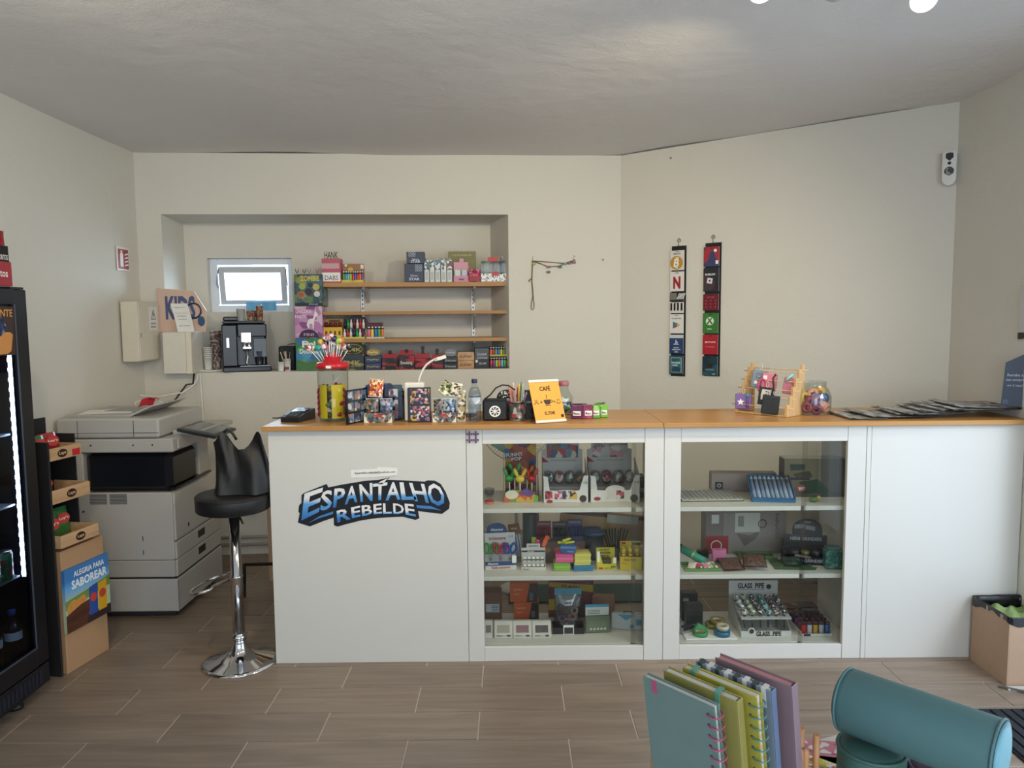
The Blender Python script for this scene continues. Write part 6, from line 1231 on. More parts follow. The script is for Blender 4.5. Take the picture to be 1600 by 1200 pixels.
# surprise egg displays
def eggbox(lab, l, r, t, head_cols, eggs, seed, lip_cols, kind):
    o, w, h = CB_('egg_display', lab, 'display', l, r, t, 3.42, G1)
    GR = M('#b5b2b0', .45)
    P('header', MB().prism([(-w*.5, 0), (w*.44, 0), (w*.44, h*.80), (w*.36, h*.82), (w*.36, h*.985), (w*.33, h), (-w*.38, h), (-w*.41, h*.985), (-w*.41, h*.82), (-w*.5, h*.80)], .165, .168), GR, o)
    for sx_ in (-1, 1): P('side_wall', MB().prism([(0, 0), (.165, 0), (.165, h*.66), (.0, h*.44)] if kind else [(0, 0), (.165, 0), (.165, h*.66), (.0, h*.42)], sx_*w/2-(.002 if sx_ > 0 else 0), sx_*w/2+(0 if sx_ > 0 else .002), plane='yz'), GR, o)
    P('picture', MB().prism([(-w*.38, h*.66), (w*.34, h*.66), (w*.34, h*.87), (-w*.1, h*.93), (-w*.38, h*.95)], .1638, .1648), Mprint(head_cols, 30, seed=seed), o)
    P('red_badge', MB().prism(circ(w*.26, h*.95, w*.07, 16, 1, .6), .1632, .1648), M('#8f2a2a', .5), o); P('red_corner', MB().prism([(-w*.5, h*.58), (-w*.33, h*.58), (-w*.5, h*.68)], .1632, .1648), M('#9a2430', .5), o)
    txt(o, 'SURPRISE EGG WITH TOY INSIDE', w*.6, h*.018, (0, .1634, h*.61), INK, .0)
    lip = P('front_lip', MB().prism([(-w*.5, 0), (w*.5, 0), (w*.5, h*.46), (w*.40, h*.46), (w*.30, h*.21), (w*.2, h*.2)]+[(w*.2*math.cos(a), h*.2+(h*.09 if kind else .004)*math.sin(a)) for a in [math.pi*k/10 for k in range(1, 10)]]+[(-w*.2, h*.2), (-w*.36, h*.21), (-w*.40, h*.44), (-w*.5, h*.46)], 0, .002), M('#d2cfcc', .45), o)
    txt(lip, 'CE', w*.09, h*.035, (w*.43, -.0012, h*.34), INK, .01); P('shop_mark', MB().prism(circ(w*.38, h*.065, w*.08, 14), -.0012, -.0002), M('#3a2422', .5), lip); P('red_badge', MB().prism(circ(-w*.36, h*.06 if kind else h*.02, w*.07, 16, 1, .55), -.0012, -.0002), M('#8f2a2a', .5), lip)
    for k, (a_, c_) in enumerate(lip_cols): P('panel_print', MB().box(a_*w, a_*w+w*.16, -.0011, -.0002, h*.06, h*.2), Mprint((c_, c_, '#d8c8c0', '#2a2a36'), 60, seed=seed+k), lip)
    P('floor_card', MB().box(-w/2+.003, w/2-.003, .003, .164, 0, .002), GR, o); bx(o, 'egg_rack', -w/2+.004, w/2-.004, .04, .16, .003, h*.24, M('#7d7a7c', .5))
    for k, (nm, cols) in enumerate(eggs):
        x = -w*.36+k*w*.24; q = T('surprise_egg', '%s capsule egg, %s in the %s egg display' % (nm, ORD[k].replace(' from the left', ''), 'white cat' if kind else 'puppy'), 'capsule', o.location+Vector((x, .10, h*.243)), 0, 'capsule eggs')
        P('dome', MB().lathe([(.0001, 0), (.017, .003), (.027, .024), (.027, .04), (.018, .06), (.0001, .067)], 18), Mglass('#f2f4f4', 1.3, .05, .97), q); P('toy', MB().ball((0, 0, .032), .0225, 12, 8, sc=(1, 1, 1.15)), Mprint(cols+('#c9c6c4',), 70, seed=seed+k), q)
    return o, w, h
eo, ew, eh = eggbox('grey counter box of capsule eggs with a blue and brown puppy picture header', 849, 919.5, 694, ('#35597a', '#8a5a3a', '#a83a44', '#5f7d96', '#2c3d58', '#c9b8a8'), (('dark', ('#2a2a30', '#55606a')), ('red and white', ('#a83038', '#d8d4d0')), ('grey blue', ('#3d4a5a', '#7d8a94')), ('tan', ('#a8814a', '#2f3a48'))), 3, ((-.46, '#b02f3a'), (-.25, '#c9507a'), (-.08, '#34477f'), (.09, '#d0a534')), 0)
eo, ew, eh = eggbox('grey counter box of capsule eggs with white cat print, at right', 922.5, 1000, 693, ('#c7c4c4', '#b8b5b6', '#a8a6a8', '#c08a96', '#8a3a44'), (('white', ('#d8d5d2', '#a84850')), ('pink and black', ('#c25070', '#26242a')), ('pale grey', ('#cfccc8', '#8a8886')), ('white bow', ('#dad7d4', '#9a9896'))), 9, ((-.16, '#c9c5c2'), (.02, '#b04a5a')), 1)
txt(eo, 'HELLO', ew*.25, eh*.032, (-ew*.22, .1634, eh*.90), INK, .02); txt(eo, 'KITTY', ew*.22, eh*.032, (-ew*.22, .1634, eh*.855), INK, .02); txt(eo, 'SURPRISE', ew*.22, eh*.026, (.01, .1634, eh*.88), M('#6a6a6a', .5)); txt(eo, '2,99€', ew*.16, eh*.03, (ew*.26, .1634, eh*.885), INK, .01)
o, w, h = CB_('black_carton', 'black carton standing behind the two egg display boxes', 'box', 914, 934, 741, 3.64, G1); bx(o, 'carton', -w/2, w/2+.02, 0, .05, 0, h, M('#1b1c20', .5), .002); plate(o, 'label', -w*.3, w*.3, h*.3, h*.5, -.0004, hexm('grey'))
o, w, h = CB_('black_carton', 'black carton at the right end of the top shelf, left cabinet', 'box', 996, 1009, 746, 3.5, G1); bx(o, 'carton', -w/2, w/2, 0, .1, 0, h, M('#222327', .5), .002); plate(o, 'label', -w*.3, w*.3, h*.3, h*.5, -.0004, hexm('grey'))
o, w, h = CB_('red_tin', 'small red oval sweet tin at the left end of the top shelf', 'tin', 757, 772, 783, 3.40, G1); P('tin', MB().lathe([(w*.48, 0), (w*.5, .002), (w*.5, h*.6), (w*.48, h*.62), (w*.45, h), (.0001, h)], 20, (0, w/2, 0)), M('#b03327', .35), o); P('band', MB().lathe([(w*.505, h*.25), (w*.505, h*.4)], 20, (0, w/2, 0), cap=False), M('#e0d8c8', .4), o)
o, w, h = CB_('clear_dish', 'ribbed clear glass dish behind the red tin', 'dish', 757, 772, 765, 3.52, G1); P('dish', MB().lathe([(w*.35, 0), (w*.48, h*.4), (w*.55, h), (w*.52, h), (w*.44, h*.4), (.0001, .006)], 24, (0, w/2, 0), cap=False), Mglass('#e8ecea', 2, .1, .9), o)
# ================================================================== left cabinet, middle shelf
o, w, h = CB_('scissors_display', 'blue and white counter box of kids scissors', 'display', 758.5, 807, 838, 3.41, G2, rz=R(5)); b = o.location; SW = M('#d4d2ce', .45); SB = M('#2b4a78', .4)
bx(o, 'back_card', -w/2, w/2, .06, .063, 0, h, SW); P('header', MB().prism([(q[0]-w*.1, q[1]) for q in arch(w*.66, h, h+.048)], .06, .063), SB, o); txt(o, 'Alumni', w*.4, .012, (-w*.1, .0588, h+.016), PWHITE, .02); txt(o, 'scissors', w*.55, .017, (-w*.08, .0588, h*.84), M('#a83238', .5), .02); txt(o, 'CUT', w*.15, .010, (w*.36, .0588, h*.88), INK, .01)
tray(o, -w/2, w/2, .059, h*.26, SW, h*.26); plate(o, 'blue_band', -w/2, w/2, h*.13, h*.255, -.0002, SB); txt(o, 'Alumni', w*.34, .010, (-w*.26, -.0018, h*.19), PWHITE, .02); txt(o, 'Kids scissors', w*.6, .013, (0, -.0016, h*.075), M('#a83238', .5), .02); plate(o, 'barcode_tag', w*.36, w*.5, h*.2, h*.42, -.003, PWHITE, .001)
for i, (x, c) in enumerate(((-w*.34, 'green'), (-w*.02, 'red'), (w*.3, 'blue'))):
    q = T('scissors', '%s handled kids scissors in the blue and white scissors box' % c, 'scissors', b+Vector((x, .03, .004)), R(5), 'kids scissors in the box'); hm = {'green': M('#3f8a3f', .35), 'red': M('#b02f3f', .35), 'blue': M('#274a9a', .35)}[c]
    for sd_ in (-1, 1):
        P('blade', MB().prism([(0, .0), (sd_*.010, h*.40), (sd_*.002, h*.40)], -.0015*sd_-.001, -.0015*sd_+.001), STEEL, q)
        mm = MB(); mm.X = Matrix.Translation((sd_*.016, 0, h*.56)) @ Matrix.Rotation(R(sd_*14), 4, 'Y'); mm.torus((0, 0, 0), .0135, .006, 18, 8, 'y', sc=(1, 1.75)); P('handle', mm, hm, q)
o, w, h = CB_('pen_blister', 'brown topped blister card of grey pens leaning behind the scissors box', 'blister card', 800, 824, 818, 3.52, G2); o.rotation_euler = (0, R(-9), R(-4))
bx(o, 'card', -w*.38, w*.38, 0, .002, 0, h, M('#8f8d8c', .5), .0005); plate(o, 'header', -w*.38, w*.38, h*.74, h, -.0002, M('#7a4f33', .5)); txt(o, 'PENS', w*.4, .009, (0, -.0016, h*.88), M('#c9b49a', .5), .02)
for k in range(4): P('pen', MB().cyl((-w*.26+k*w*.17, -.006, h*.15), (-w*.26+k*w*.17, -.006, h*.72), .004, n=8), M('#b9bcc0', .3), o)
o, w, h = CB_('card_tube', 'grey hollow cardboard tube standing at the back of the middle shelf', 'tube', 817, 843, 804, 3.6, G2); r = w/2; P('tube', MB().lathe([(r, 0), (r, h), (r*.92, h), (r*.92, .002)], 26, (0, r, 0), cap=False), M('#5f6163', .5), o); P('seam', MB().box(-.002, .002, -.002, .002, .002, h-.002), M('#77797b', .5), o)
o, w, h = CB_('eraser_display', 'grey and white eraser display with two rows of little erasers', 'display', 815, 853, 861, 3.40, G2)
bx(o, 'back_card', -w/2, w/2, .05, .053, 0, h, M('#c9c6c1', .45)); P('header', MB().box(-w*.28, w*.28, .05, .053, h, h+.02), M('#c9c6c1', .45), o); txt(o, 'Alumni', w*.4, .009, (0, .0488, h+.01), INK, .01); plate(o, 'dark_band', -w/2+.002, w/2-.002, h*.78, h*.86, .0496, M('#2b2d33', .5)); txt(o, 'Eraser', w*.26, .006, (-w*.1, .048, h*.82), PWHITE, .01)
tray(o, -w/2, w/2, .049, h*.36, M('#cfccc6', .45), h*.16); txt(o, 'Eraser', w*.25, .008, (-w*.3, -.0012, h*.06), INK, .01); bx(o, 'step', -w/2+.003, w/2-.003, .025, .048, .003, h*.34, M('#b9b6b0', .5))
for row_ in range(2):
    for k in range(5): S('eraser', 'grey and white eraser, %s in the %s row of the eraser display' % (ORD[k].replace(' from the left', ''), ('front', 'back')[row_]), 'eraser', MB().box(-.007, .007, 0, .012, 0, .02, b=.001).box(-.0073, .0073, -.0004, .0124, .004, .013, 1, b=.001), [PWHITE, M('#4a4b50', .5)], o.location+Vector((-w*.36+k*w*.18, .006 if row_ == 0 else .03, .0035 if row_ == 0 else h*.345)), 0, 'erasers in the display')
# pens in cases
PCs = [(838.5, 861.5, 816.5, '#6a1f2c', 'dark red'), (863.5, 886, 817, '#15171f', 'black'), (887, 911, 813.5, '#232f62', 'dark blue')]
o, w, h = CB_('pen_tray', 'brown printed counter tray holding three pen boxes', 'tray', 836, 914, 846, 3.50, G2); bx(o, 'carton', -w/2, w/2, 0, .06, 0, h, M('#5a3f2f', .5, var=.3), .001)
for k in range(3): poly(o, 'oval_print', circ(-w*.3+k*w*.3, h*.62, w*.12, 16, 1, .5), -.0003, M('#a86a34', .5))
TRt = G2+h+.0012
for l, r, t, c, nm in PCs:
    o, w, h = CB_('pen_box', '%s box of ballpoint pens standing in the brown tray' % nm, 'pen box', l, r, t, 3.51, TRt, 'pen boxes')
    bx(o, 'back', -w/2, w/2, .025, .028, 0, h, M(c, .4)); bx(o, 'pocket', -w/2, w/2, 0, .0245, 0, h*.2, M(c, .4)); plate(o, 'title', -w*.4, w*.4, h*.80, h*.9, .0246, M('#7a6a70', .5))
    for k in range(6): P('pen', MB().cyl((-w*.38+k*w*.152, .012, h*.205), (-w*.38+k*w*.152, .018, h*.66), .004, n=8), M(c, .25), o)
def marker(lab, px, py, Y, col, rx=0, ry=0, ln=.05): 
    p = at(px, py, Y); o = T('highlighter', lab, 'highlighter', p, 0, 'highlighters', rx=R(rx), ry=R(ry)); P('barrel', MB().box(-.011, .011, -.007, .007, -ln*.5, ln*.2, b=.004), hexm(col, .3), o); P('cap', MB().box(-.0105, .0105, -.0065, .0065, ln*.205, ln*.55, b=.003), hexm(col, .25), o)
marker('orange highlighter leaning in front of the dark red pen box', 852, 846, 3.455, '#d9602a', ry=24, ln=.055); marker('pink highlighter lying in front of the dark red pen box', 839.5, 850, 3.46, '#c93a78', ry=8, ln=.04); marker('lime highlighter behind the pink one at the left of the tray', 834, 846, 3.475, '#9ab83a', ry=0, ln=.04)
# sticky notes
def notes(lab, l, r, t, bt, Y, cols, rz=0):
    z0_ = at((l+r)/2, bt, Y).z; return None
def stack(lab, px0, px1, Y, z, cols, each, rz):
    a, b_ = xat(px0, Y, z), xat(px1, Y, z); o = T('sticky_notes', lab, 'sticky notes', ((a+b_)/2, Y, z), R(rz), 'sticky note pads'); w = b_-a
    for k, c in enumerate(cols): P('pad', MB().box(-w/2+.002*(k % 2), w/2+.002*(k % 2), .0, .075, k*each+.0005, (k+1)*each, b=.0008), M(c, .6, var=.03), o)
    return z+len(cols)*each+.001
z1_ = stack('lime green sticky note block, lowest under the pink pads', 865, 891, 3.385, G2, ('#7fae3c', '#8dbb48', '#7ca83a'), .0125, 0)
z2_ = stack('pink sticky note pads stacked on the lime green block', 868, 896, 3.39, z1_, ('#d94f8a', '#e06a9c', '#d2457f'), .0125, -2)
o = T('sticker_box', 'blue flat box of stickers on top of the pink pads', 'box', (xat(888, 3.40, z2_), 3.40, z2_), R(-6)); bx(o, 'carton', -.036, .036, 0, .05, 0, .042, M('#2c4f8a', .4), .001); plate(o, 'wave_print', -.036, .036, .026, .034, -.0003, M('#5f8ac0', .4)); txt(o, 'stickers', .03, .006, (.01, -.0016, .012), M('#b9cbe0', .5))
for k, (dx, dz) in enumerate(((-.02, .0), (.012, .0), (-.002, .014))): 
    p = o.location+Vector((dx, .022, .0485+dz)); q = T('highlighter', 'yellow highlighter lying on the blue sticker box, %s' % ('left', 'right', 'top')[k], 'highlighter', p, R(20*k), 'highlighters'); P('barrel', MB().tube([(-.016, 0, 0), (.012, 0, 0), (.02, 0, .0)], [.006, .0065, .004], 10), M('#c9c832', .3), q); P('cap', MB().cyl((-.028, 0, 0), (-.0165, 0, 0), .0065, n=10), M('#d6d548', .3), q)
z1_ = stack('blue sticky note block under the yellow pads', 896, 927, 3.38, G2, ('#2b6f9a', '#2f7aa6'), .0125, 3)
stack('pale yellow sticky note pads stacked on the blue block', 897.5, 923, 3.385, z1_, ('#c9c25a', '#d6cf68', '#c4bd52', '#d2cb62'), .0135, 4)
o, w, h = CB_('storage_tub', 'round clear tub with blue lid behind the sticky notes', 'tub', 911, 948, 839, 3.52, G2); r = w/2
P('tub', MB().lathe([(r*.86, 0), (r*.95, h*.98), (r*.9, h*.98), (r*.82, .004), (.0001, .004)], 26, (0, r, 0), cap=False), Mglass('#c9d0cc', 1.5, .06, .8), o); P('lid', MB().lathe([(r*1.0, h), (r*1.02, h+.014), (r*.96, h+.02), (r*.9, h+.017), (.0001, h+.015)], 28, (0, r, 0)), M('#2f5a86', .35), o); P('content', MB().lathe([(r*.8, .006), (r*.86, h*.6), (.0001, h*.64)], 20, (0, r, 0)), Mprint(('#3a4a44', '#6f6a5a', '#8f8d84', '#2c3a38', '#a0584a'), 40, seed=4), o)
o, w, h = CB_('pencil_cup', 'dark grey cup of green pencils on the middle shelf', 'cup', 953, 972, 858, 3.52, G2); r = w/2; pc2 = o.location+Vector((0, r, 0)); P('cup', MB().lathe([(r*.9, 0), (r, h), (r*.93, h), (r*.84, .004), (.0001, .004)], 20, (0, r, 0), cap=False), M('#3c4046', .4), o); P('rim', MB().torus((0, r, h), r*.97, .0022, 20, 6), M('#50555c', .4), o)
for k in range(9):
    a = -1+.25*k; S('pencil', 'dark green pencil in the grey cup, %s' % ORD[k], 'pencil', MB().cyl((0, 0, 0), (0, 0, .15), .0036, n=6).cyl((0, 0, .15), (0, 0, .165), .0036, .0008, 6, 1), [M('#1f4a3c', .4), M('#b99a6a', .6)], pc2+Vector((-.018+.0045*k, .008*math.cos(k*2), .006)), 0, 'green pencils in the cup', ry=.30*a, rx=.06*math.sin(k*3))
o, w, h = CB_('highlighter_box', 'yellow and white cut-out box with black lettering, of highlighters', 'box', 933, 963, 861, 3.40, G2); YB_ = M('#d0c22c', .4)
P('front', MB().prism([(-w/2, 0), (w/2, 0), (w/2, h*.66), (w*.3, h*.6), (w*.25, h*.3), (-w*.2, h*.3), (-w*.28, h*.62), (-w/2, h)], 0, .002), YB_, o); bx(o, 'back', -w/2, w/2, .05, .052, 0, h*1.02, YB_); plate(o, 'white_edge', -w/2, -w*.36, h*.4, h*.98, -.0002, PWHITE); plate(o, 'white_edge', w*.34, w/2, h*.35, h*.64, -.0002, PWHITE); txt(o, 'NOTE IT', w*.5, h*.1, (-.004, .048, h*.9), INK, .03); txt(o, 'MARKER', w*.6, h*.1, (-.002, .048, h*.74), INK, .03); txt(o, 'MINI', w*.4, h*.1, (-.004, .048, h*.56), INK, .03); plate(o, 'green_tag', w*.22, w*.46, h*.1, h*.2, -.0004, M('#5a7f4a', .5)); plate(o, 'red_tag', -w*.42, -w*.2, h*.03, h*.12, -.0004, M('#a84a34', .5)); bx(o, 'content', -w*.24, w*.24, .004, .048, 0, h*.5, M('#3d3a1e', .5))
txt(o, 'SOFT HL', w*.4, h*.06, (.008, -.0014, h*.08), INK, .02)
o, w, h = CB_('glue_display', 'yellow counter box of glue sticks at the right end of middle shelf', 'display', 969, 1003, 870, 3.39, G2, rz=R(-4)); YG = M('#d3bd25', .4); tray(o, -w/2, w/2, .06, h, YG, h); bx(o, 'header', -w/2+.004, w/2, .0605, .063, 0, h*1.9, YG); txt(o, 'Glue Stick', w*.6, h*.14, (-.004, -.0016, h*.78), M('#5a2c22', .5), .02); txt(o, '20 g', w*.2, h*.1, (-w*.3, -.0016, h*.5), M('#8a2c22', .5), .02); plate(o, 'red_tag', -w*.4, -w*.2, h*1.66, h*1.82, .0603, RED); plate(o, 'black_tag', w*.1, w*.46, h*1.6, h*1.8, .0603, INK)
for row_ in range(2):
    for k in range(3):
        q = T('glue_stick', 'yellow glue stick, %s in the %s row of the yellow box' % (('left', 'middle', 'right')[k], ('front', 'back')[row_]), 'glue stick', o.location+Vector((-w*.31+k*w*.31, .018+.024*row_, .0035)), 0, 'glue sticks'); hh = h*1.5+.006*row_
        P('tube', MB().lathe([(.0105, 0), (.0105, hh*.72), (.009, hh*.73)], 16), M('#d8c52f', .3), q); P('cap', MB().lathe([(.0098, hh*.735), (.0098, hh*.98), (.008, hh)], 16), M('#cdb622', .3), q); P('label', MB().lathe([(.0107, hh*.45), (.0107, hh*.66)], 16, cap=False), M('#8e2a26', .4), q)
# tilted shipping carton behind
o, w, h = CB_('shipping_carton', 'brown cardboard carton with white labels tilted at the back of the middle shelf', 'carton', 872, 1003, 836, 3.66, G2)
mm = MB(); mm.X = Matrix.Translation((w*.5, 0, .035)) @ Matrix.Rotation(R(6), 4, 'Y'); mm.box(-w, 0, .0, .035, 0, .145, b=.002); P('body', mm, M('#c09a72', .75), o)
mm = MB(); mm.X = Matrix.Translation((w*.5, 0, .035)) @ Matrix.Rotation(R(6), 4, 'Y'); mm.box(-w, 0, -.0015, -.0002, .125, .145); P('tape', mm, M('#4a4036', .3), o)
mm = MB(); mm.X = Matrix.Translation((w*.5, 0, .035)) @ Matrix.Rotation(R(6), 4, 'Y'); mm.box(-w*.45, -w*.08, -.0022, -.0016, .10, .142); P('label', mm, M('#cfccc2', .5), o)
bx(o, 'stand_block', -w*.3, w*.3, .01, .13, 0, .03, CARD, .002)
# ================================================================== left cabinet, bottom shelf
o, w, h = CB_('kraft_carton', 'brown carton with white address label at the left of the bottom shelf', 'carton', 758, 784, 926, 3.60, G3); bx(o, 'carton', -w/2-.02, w/2, 0, .08, 0, h, M('#6f4f3c', .7), .002); plate(o, 'label', -w*.45, w*.35, h*.28, h*.58, -.0004, M('#b9bcc4', .5)); 
for k in range(4): plate(o, 'text_line', -w*.1, w*.3, h*(.32+.06*k), h*(.345+.06*k), -.0016, M('#4a4f66', .5), .0006)
z_ = G3
for i, (l, r, t, lab) in enumerate(((803, 842, 941, 'orange and black product box, lower one of the pair'), (797, 840, 911, 'orange and black product box, upper one set slightly left'))):
    if i == 0: bx(T('white_stand', 'white box under the orange boxes on the bottom shelf', 'box', (xat(822, 3.56, G3), 3.565, G3)), 'carton', -.055, .055, 0, .1, 0, at(822, 968, 3.56).z-G3, M('#c9c6c0', .5), .002); z_ = at(822, 968, 3.56).z+.001
    o, w, h = CB_('orange_box', lab, 'box', l, r, t, 3.56, z_, 'orange boxes'); z_ += h+.001
    bx(o, 'carton', -w/2, w/2, 0, .07, 0, h, M('#b8542a', .4), .0015); poly(o, 'black_panel', [(w*.1, .002), (w*.49, .002), (w*.49, h*.98), (w*.22, h*.98)], -.0003, M('#1d1a1b', .4)); plate(o, 'picture', w*.2, w*.34, h*.1, h*.5, -.0016, M('#57565a', .4)); txt(o, 'Speaker', w*.34, h*.13, (-w*.2, -.0012, h*.66), M('#e0b090', .5), .01); txt(o, 'mini 3', w*.2, h*.09, (-w*.26, -.0012, h*.42), M('#e0b090', .5))
for i, (l, r, c, nm) in enumerate(((757.5, 769.5, '#4a4c54', 'dark'), (772.5, 801, '#8d8a84', 'grey'), (802, 831, '#7a5568', 'mauve'), (832, 861.5, '#4a4650', 'dark violet'))):
    o, w, h = CB_('watch_box', 'white window box with %s item, %s on bottom shelf' % (nm, ORD[i]), 'box', l, r, 992, 3.38, G3, 'white window boxes'); hh = at((l+r)/2, 977, 3.40).z-G3
    bx(o, 'carton', -w/2, w/2, 0, .06, 0, h, M('#dad7d0', .4), .001); P('sloping_top', MB().prism([(.0, h+.0005), (.06, h+.0005), (.06, hh+.012), (.045, hh+.012)], -w/2, w/2, plane='yz'), M('#c9c6bf', .4), o)
    mm = MB(); sl = math.atan2(hh+.0115-h, .045); mm.X = Matrix.Translation((0, .0, h+.0005)) @ Matrix.Rotation(sl, 4, 'X'); mm.box(-w*.34, w*.34, .010, .045, .0004, .002); P('window', mm, M(c, .25), o)
    if i: txt(o, 'SMART', w*.34, .006, (-w*.2, -.0012, h*.74), INK, .01); poly(o, 'oval_print', circ(w*.28, h*.76, .006, 12, 1.6, .8), -.0003, M('#4a4a4c', .5)); plate(o, 'rule', -w*.45, w*.45, h*.6, h*.615, -.0003, M('#8d8a84', .5))
o, w, h = CB_('accessory_bag', 'clear plastic bag with blue header standing in a black tray', 'bag', 866, 909, 921, 3.44, G3)
tray(o, -w*.56, w*.58, .08, .032, M('#17181b', .4), .03, y0=-.02, name='black_tray'); mm = MB(); mm.X = Matrix.Translation((0, .02, .004)); mm.pillow(w, h*.86, .05); P('film', mm, Mglass('#dfe3e2', 3, .08, .82), o)
bx(o, 'header', -w*.48, w*.5, .018, .022, h*.84, h, M('#3f7f96', .4)); plate(o, 'paper_card', -w*.42, w*.46, h*.56, h*.835, .026, M('#8d9092', .5))
for k, (x, zz, c) in enumerate(((-w*.22, .06, '#6a4a86'), (w*.16, .07, '#b06a70'), (.0, .08, '#26262a'), (-w*.26, .115, '#26262a'), (w*.25, .10, '#8d8a8a'), (-.005, .045, '#c08a90'))): P('trinket', MB().torus((x, .02, zz), .014, .005, 14, 6, 'y'), M(c, .3), o)
plate(o, 'price_tag', -w*.18, w*.2, .0, .045, -.0205, PWHITE); plate(o, 'tag_print', -w*.15, w*.17, .003, .034, -.0222, M('#2c2a30', .5), .0006)
o, w, h = CB_('gadget_pouch', 'olive green zip pouch with blue header card and small icons', 'pouch', 914.5, 954, 946, 3.43, G3, rz=R(4)); bx(o, 'pouch', -w/2, w/2, .0, .02, 0, h*.6, M('#66705a', .35), .004); bx(o, 'card', -w*.48, w*.46, .014, .018, h*.605, h*.9, M('#c2c4c2', .5)); bx(o, 'header', -w*.48, w*.46, .013, .019, h*.905, h, M('#3f8fb0', .4)); plate(o, 'panel', -w*.38, w*.38, h*.1, h*.45, -.0003, M('#6f7965', .4))
for k in range(5): plate(o, 'icon', -w*.32+k*w*.14, -w*.24+k*w*.14, h*.12, h*.19, -.0016, M('#c6cac2', .5), .0006)
for k in range(3): plate(o, 'text_line', -w*.4, w*.1, h*(.66+.06*k), h*(.68+.06*k), .0138, M('#6a6c6e', .5), .0006)
o, w, h = CB_('gift_bag', 'white flat pack with blue triangle and blue badge at right', 'pack', 955, 1003, 957, 3.46, G3, rz=R(-10)); bx(o, 'pack', -w/2, w/2, 0, .03, 0, h*.9, M('#aeb5b8', .4), .004); poly(o, 'blue_triangle', [(-w*.3, h*.88), (w*.25, h*.86), (-w*.02, h*.55)], -.0004, M('#3d86a6', .4)); plate(o, 'blue_badge', w*.3, w*.48, h*.3, h*.64, -.0004, M('#3d86a6', .4)); poly(o, 'round_print', circ(w*.17, h*.22, .011, 14), -.0004, M('#3d7f9c', .4)); P('handle', MB().tube([(-w*.1, .015, h*.9), (-w*.05, .015, h*1.0), (.02, .015, h*1.0), (.03, .015, h*.9)], .003, 6), M('#26343c', .4), o)
o, w, h = CB_('firework_box', 'dark red and yellow box standing behind the clear accessory bag', 'box', 857, 927, 908, 3.62, G3, rz=R(-3)); bx(o, 'carton', -w/2, w/2, 0, .04, 0, h, M('#6a2230', .4, var=.25), .0015); poly(o, 'yellow_band', [(-w/2+.002, h*.85), (w/2-.002, h*.7), (w/2-.002, h*.9), (-w/2+.002, h*.97)], -.0004, M('#b59a2c', .4)); plate(o, 'yellow_band', -w/2+.002, -w*.3, h*.2, h*.5, -.0004, M('#b59a2c', .4)); txt(o, 'FLASH', w*.4, h*.08, (0, -.0018, h*.84), M('#4a1a20', .5), .03, tilt=-.1); bx(o, 'back_shelf', -w*.4, w*.4, -.0, .0, 0, 0, CARD) if False else None
o, w, h = CB_('salmon_box', 'salmon coloured flat carton behind the olive pouch', 'box', 925, 960, 934, 3.58, G3, rz=R(-8)); bx(o, 'carton', -w/2, w/2, 0, .06, 0, h, M('#9a6a52', .6), .002); plate(o, 'label', -w*.3, w*.2, h*.4, h*.6, -.0004, M('#c9a08a', .5))
S('floor_mat', 'dark green mat on the floor behind the left display cabinet', 'mat', MB().box(-.36, .42, 0, .27, 0.0005, .012, b=.004), M('#1f4a3a', .8, var=.2, scale=80, bump=.3), (.33, 3.98, 0))
# ================================================================== right cabinet, top shelf
o, w, h = CB_('wire_tray', 'white slotted plastic tray lying on the top shelf, right cabinet', 'tray', 1066, 1160, 777, 3.42, G1)
TRM = M('#cdc9c0', .4); nX, nY = 13, 7; dY = .19
for j in range(nY+1): P('bar', MB().box(-w/2, w/2, j*dY/nY-.0035, j*dY/nY+.0035, .004, .008), TRM, o)
for i in range(nX+1): P('rib', MB().box(-w/2+i*w/nX-.002, -w/2+i*w/nX+.002, 0.0, dY, .0082, .012), TRM, o)
P('rim', MB().box(-w/2-.004, w/2+.004, -.004, dY+.004, 0.0, .0038), M('#3a3936', .6), o)
o, w, h = CB_('pink_carton', 'long pale pinkish carton with a dark square label at the back, top shelf', 'carton', 1112, 1212, 739, 3.62, G1, rz=R(-4)); bx(o, 'carton', -w/2, w/2, 0, .06, 0, h, M('#a08d84', .6), .002); plate(o, 'dark_label', -w*.44, -w*.32, h*.1, h*.5, -.0004, M('#22222a', .5)); P('ring_print', MB().torus((-w*.38, -.0012, h*.3), .008, .0015, 14, 5, 'y'), PWHITE, o); plate(o, 'fold', -w/2, w/2, h*.93, h*.94, -.0003, M('#7d6d66', .6))
tb = T('bubble_display', 'tilted blue box holding nine slim bubble tubes, top shelf', 'display', (xat(1205, 3.42, G1), 3.39, G1), R(-7)); w = xat(1238, 3.40, G1)-xat(1172, 3.40, G1); ti = R(32)
mm = MB(); mm.X = Matrix.Rotation(ti, 4, 'X'); mm.box(-w/2, w/2, 0, .16, 0, .004).box(-w/2, w/2, 0, .004, .0042, .022).box(-w/2, w/2, .156, .16, .0042, .022).box(-w/2, -w/2+.003, .0042, .1555, .0042, .022).box(w/2-.003, w/2, .0042, .1555, .0042, .022); P('tray', mm, M('#2f6f9f', .4), tb); P('prop', MB().box(-w*.4, w*.4, .10, .13, 0, .055), M('#27557a', .5), tb); plate(tb, 'front_print', -w*.45, w*.45, .004, .018, -.002, M('#5fa0c8', .4))
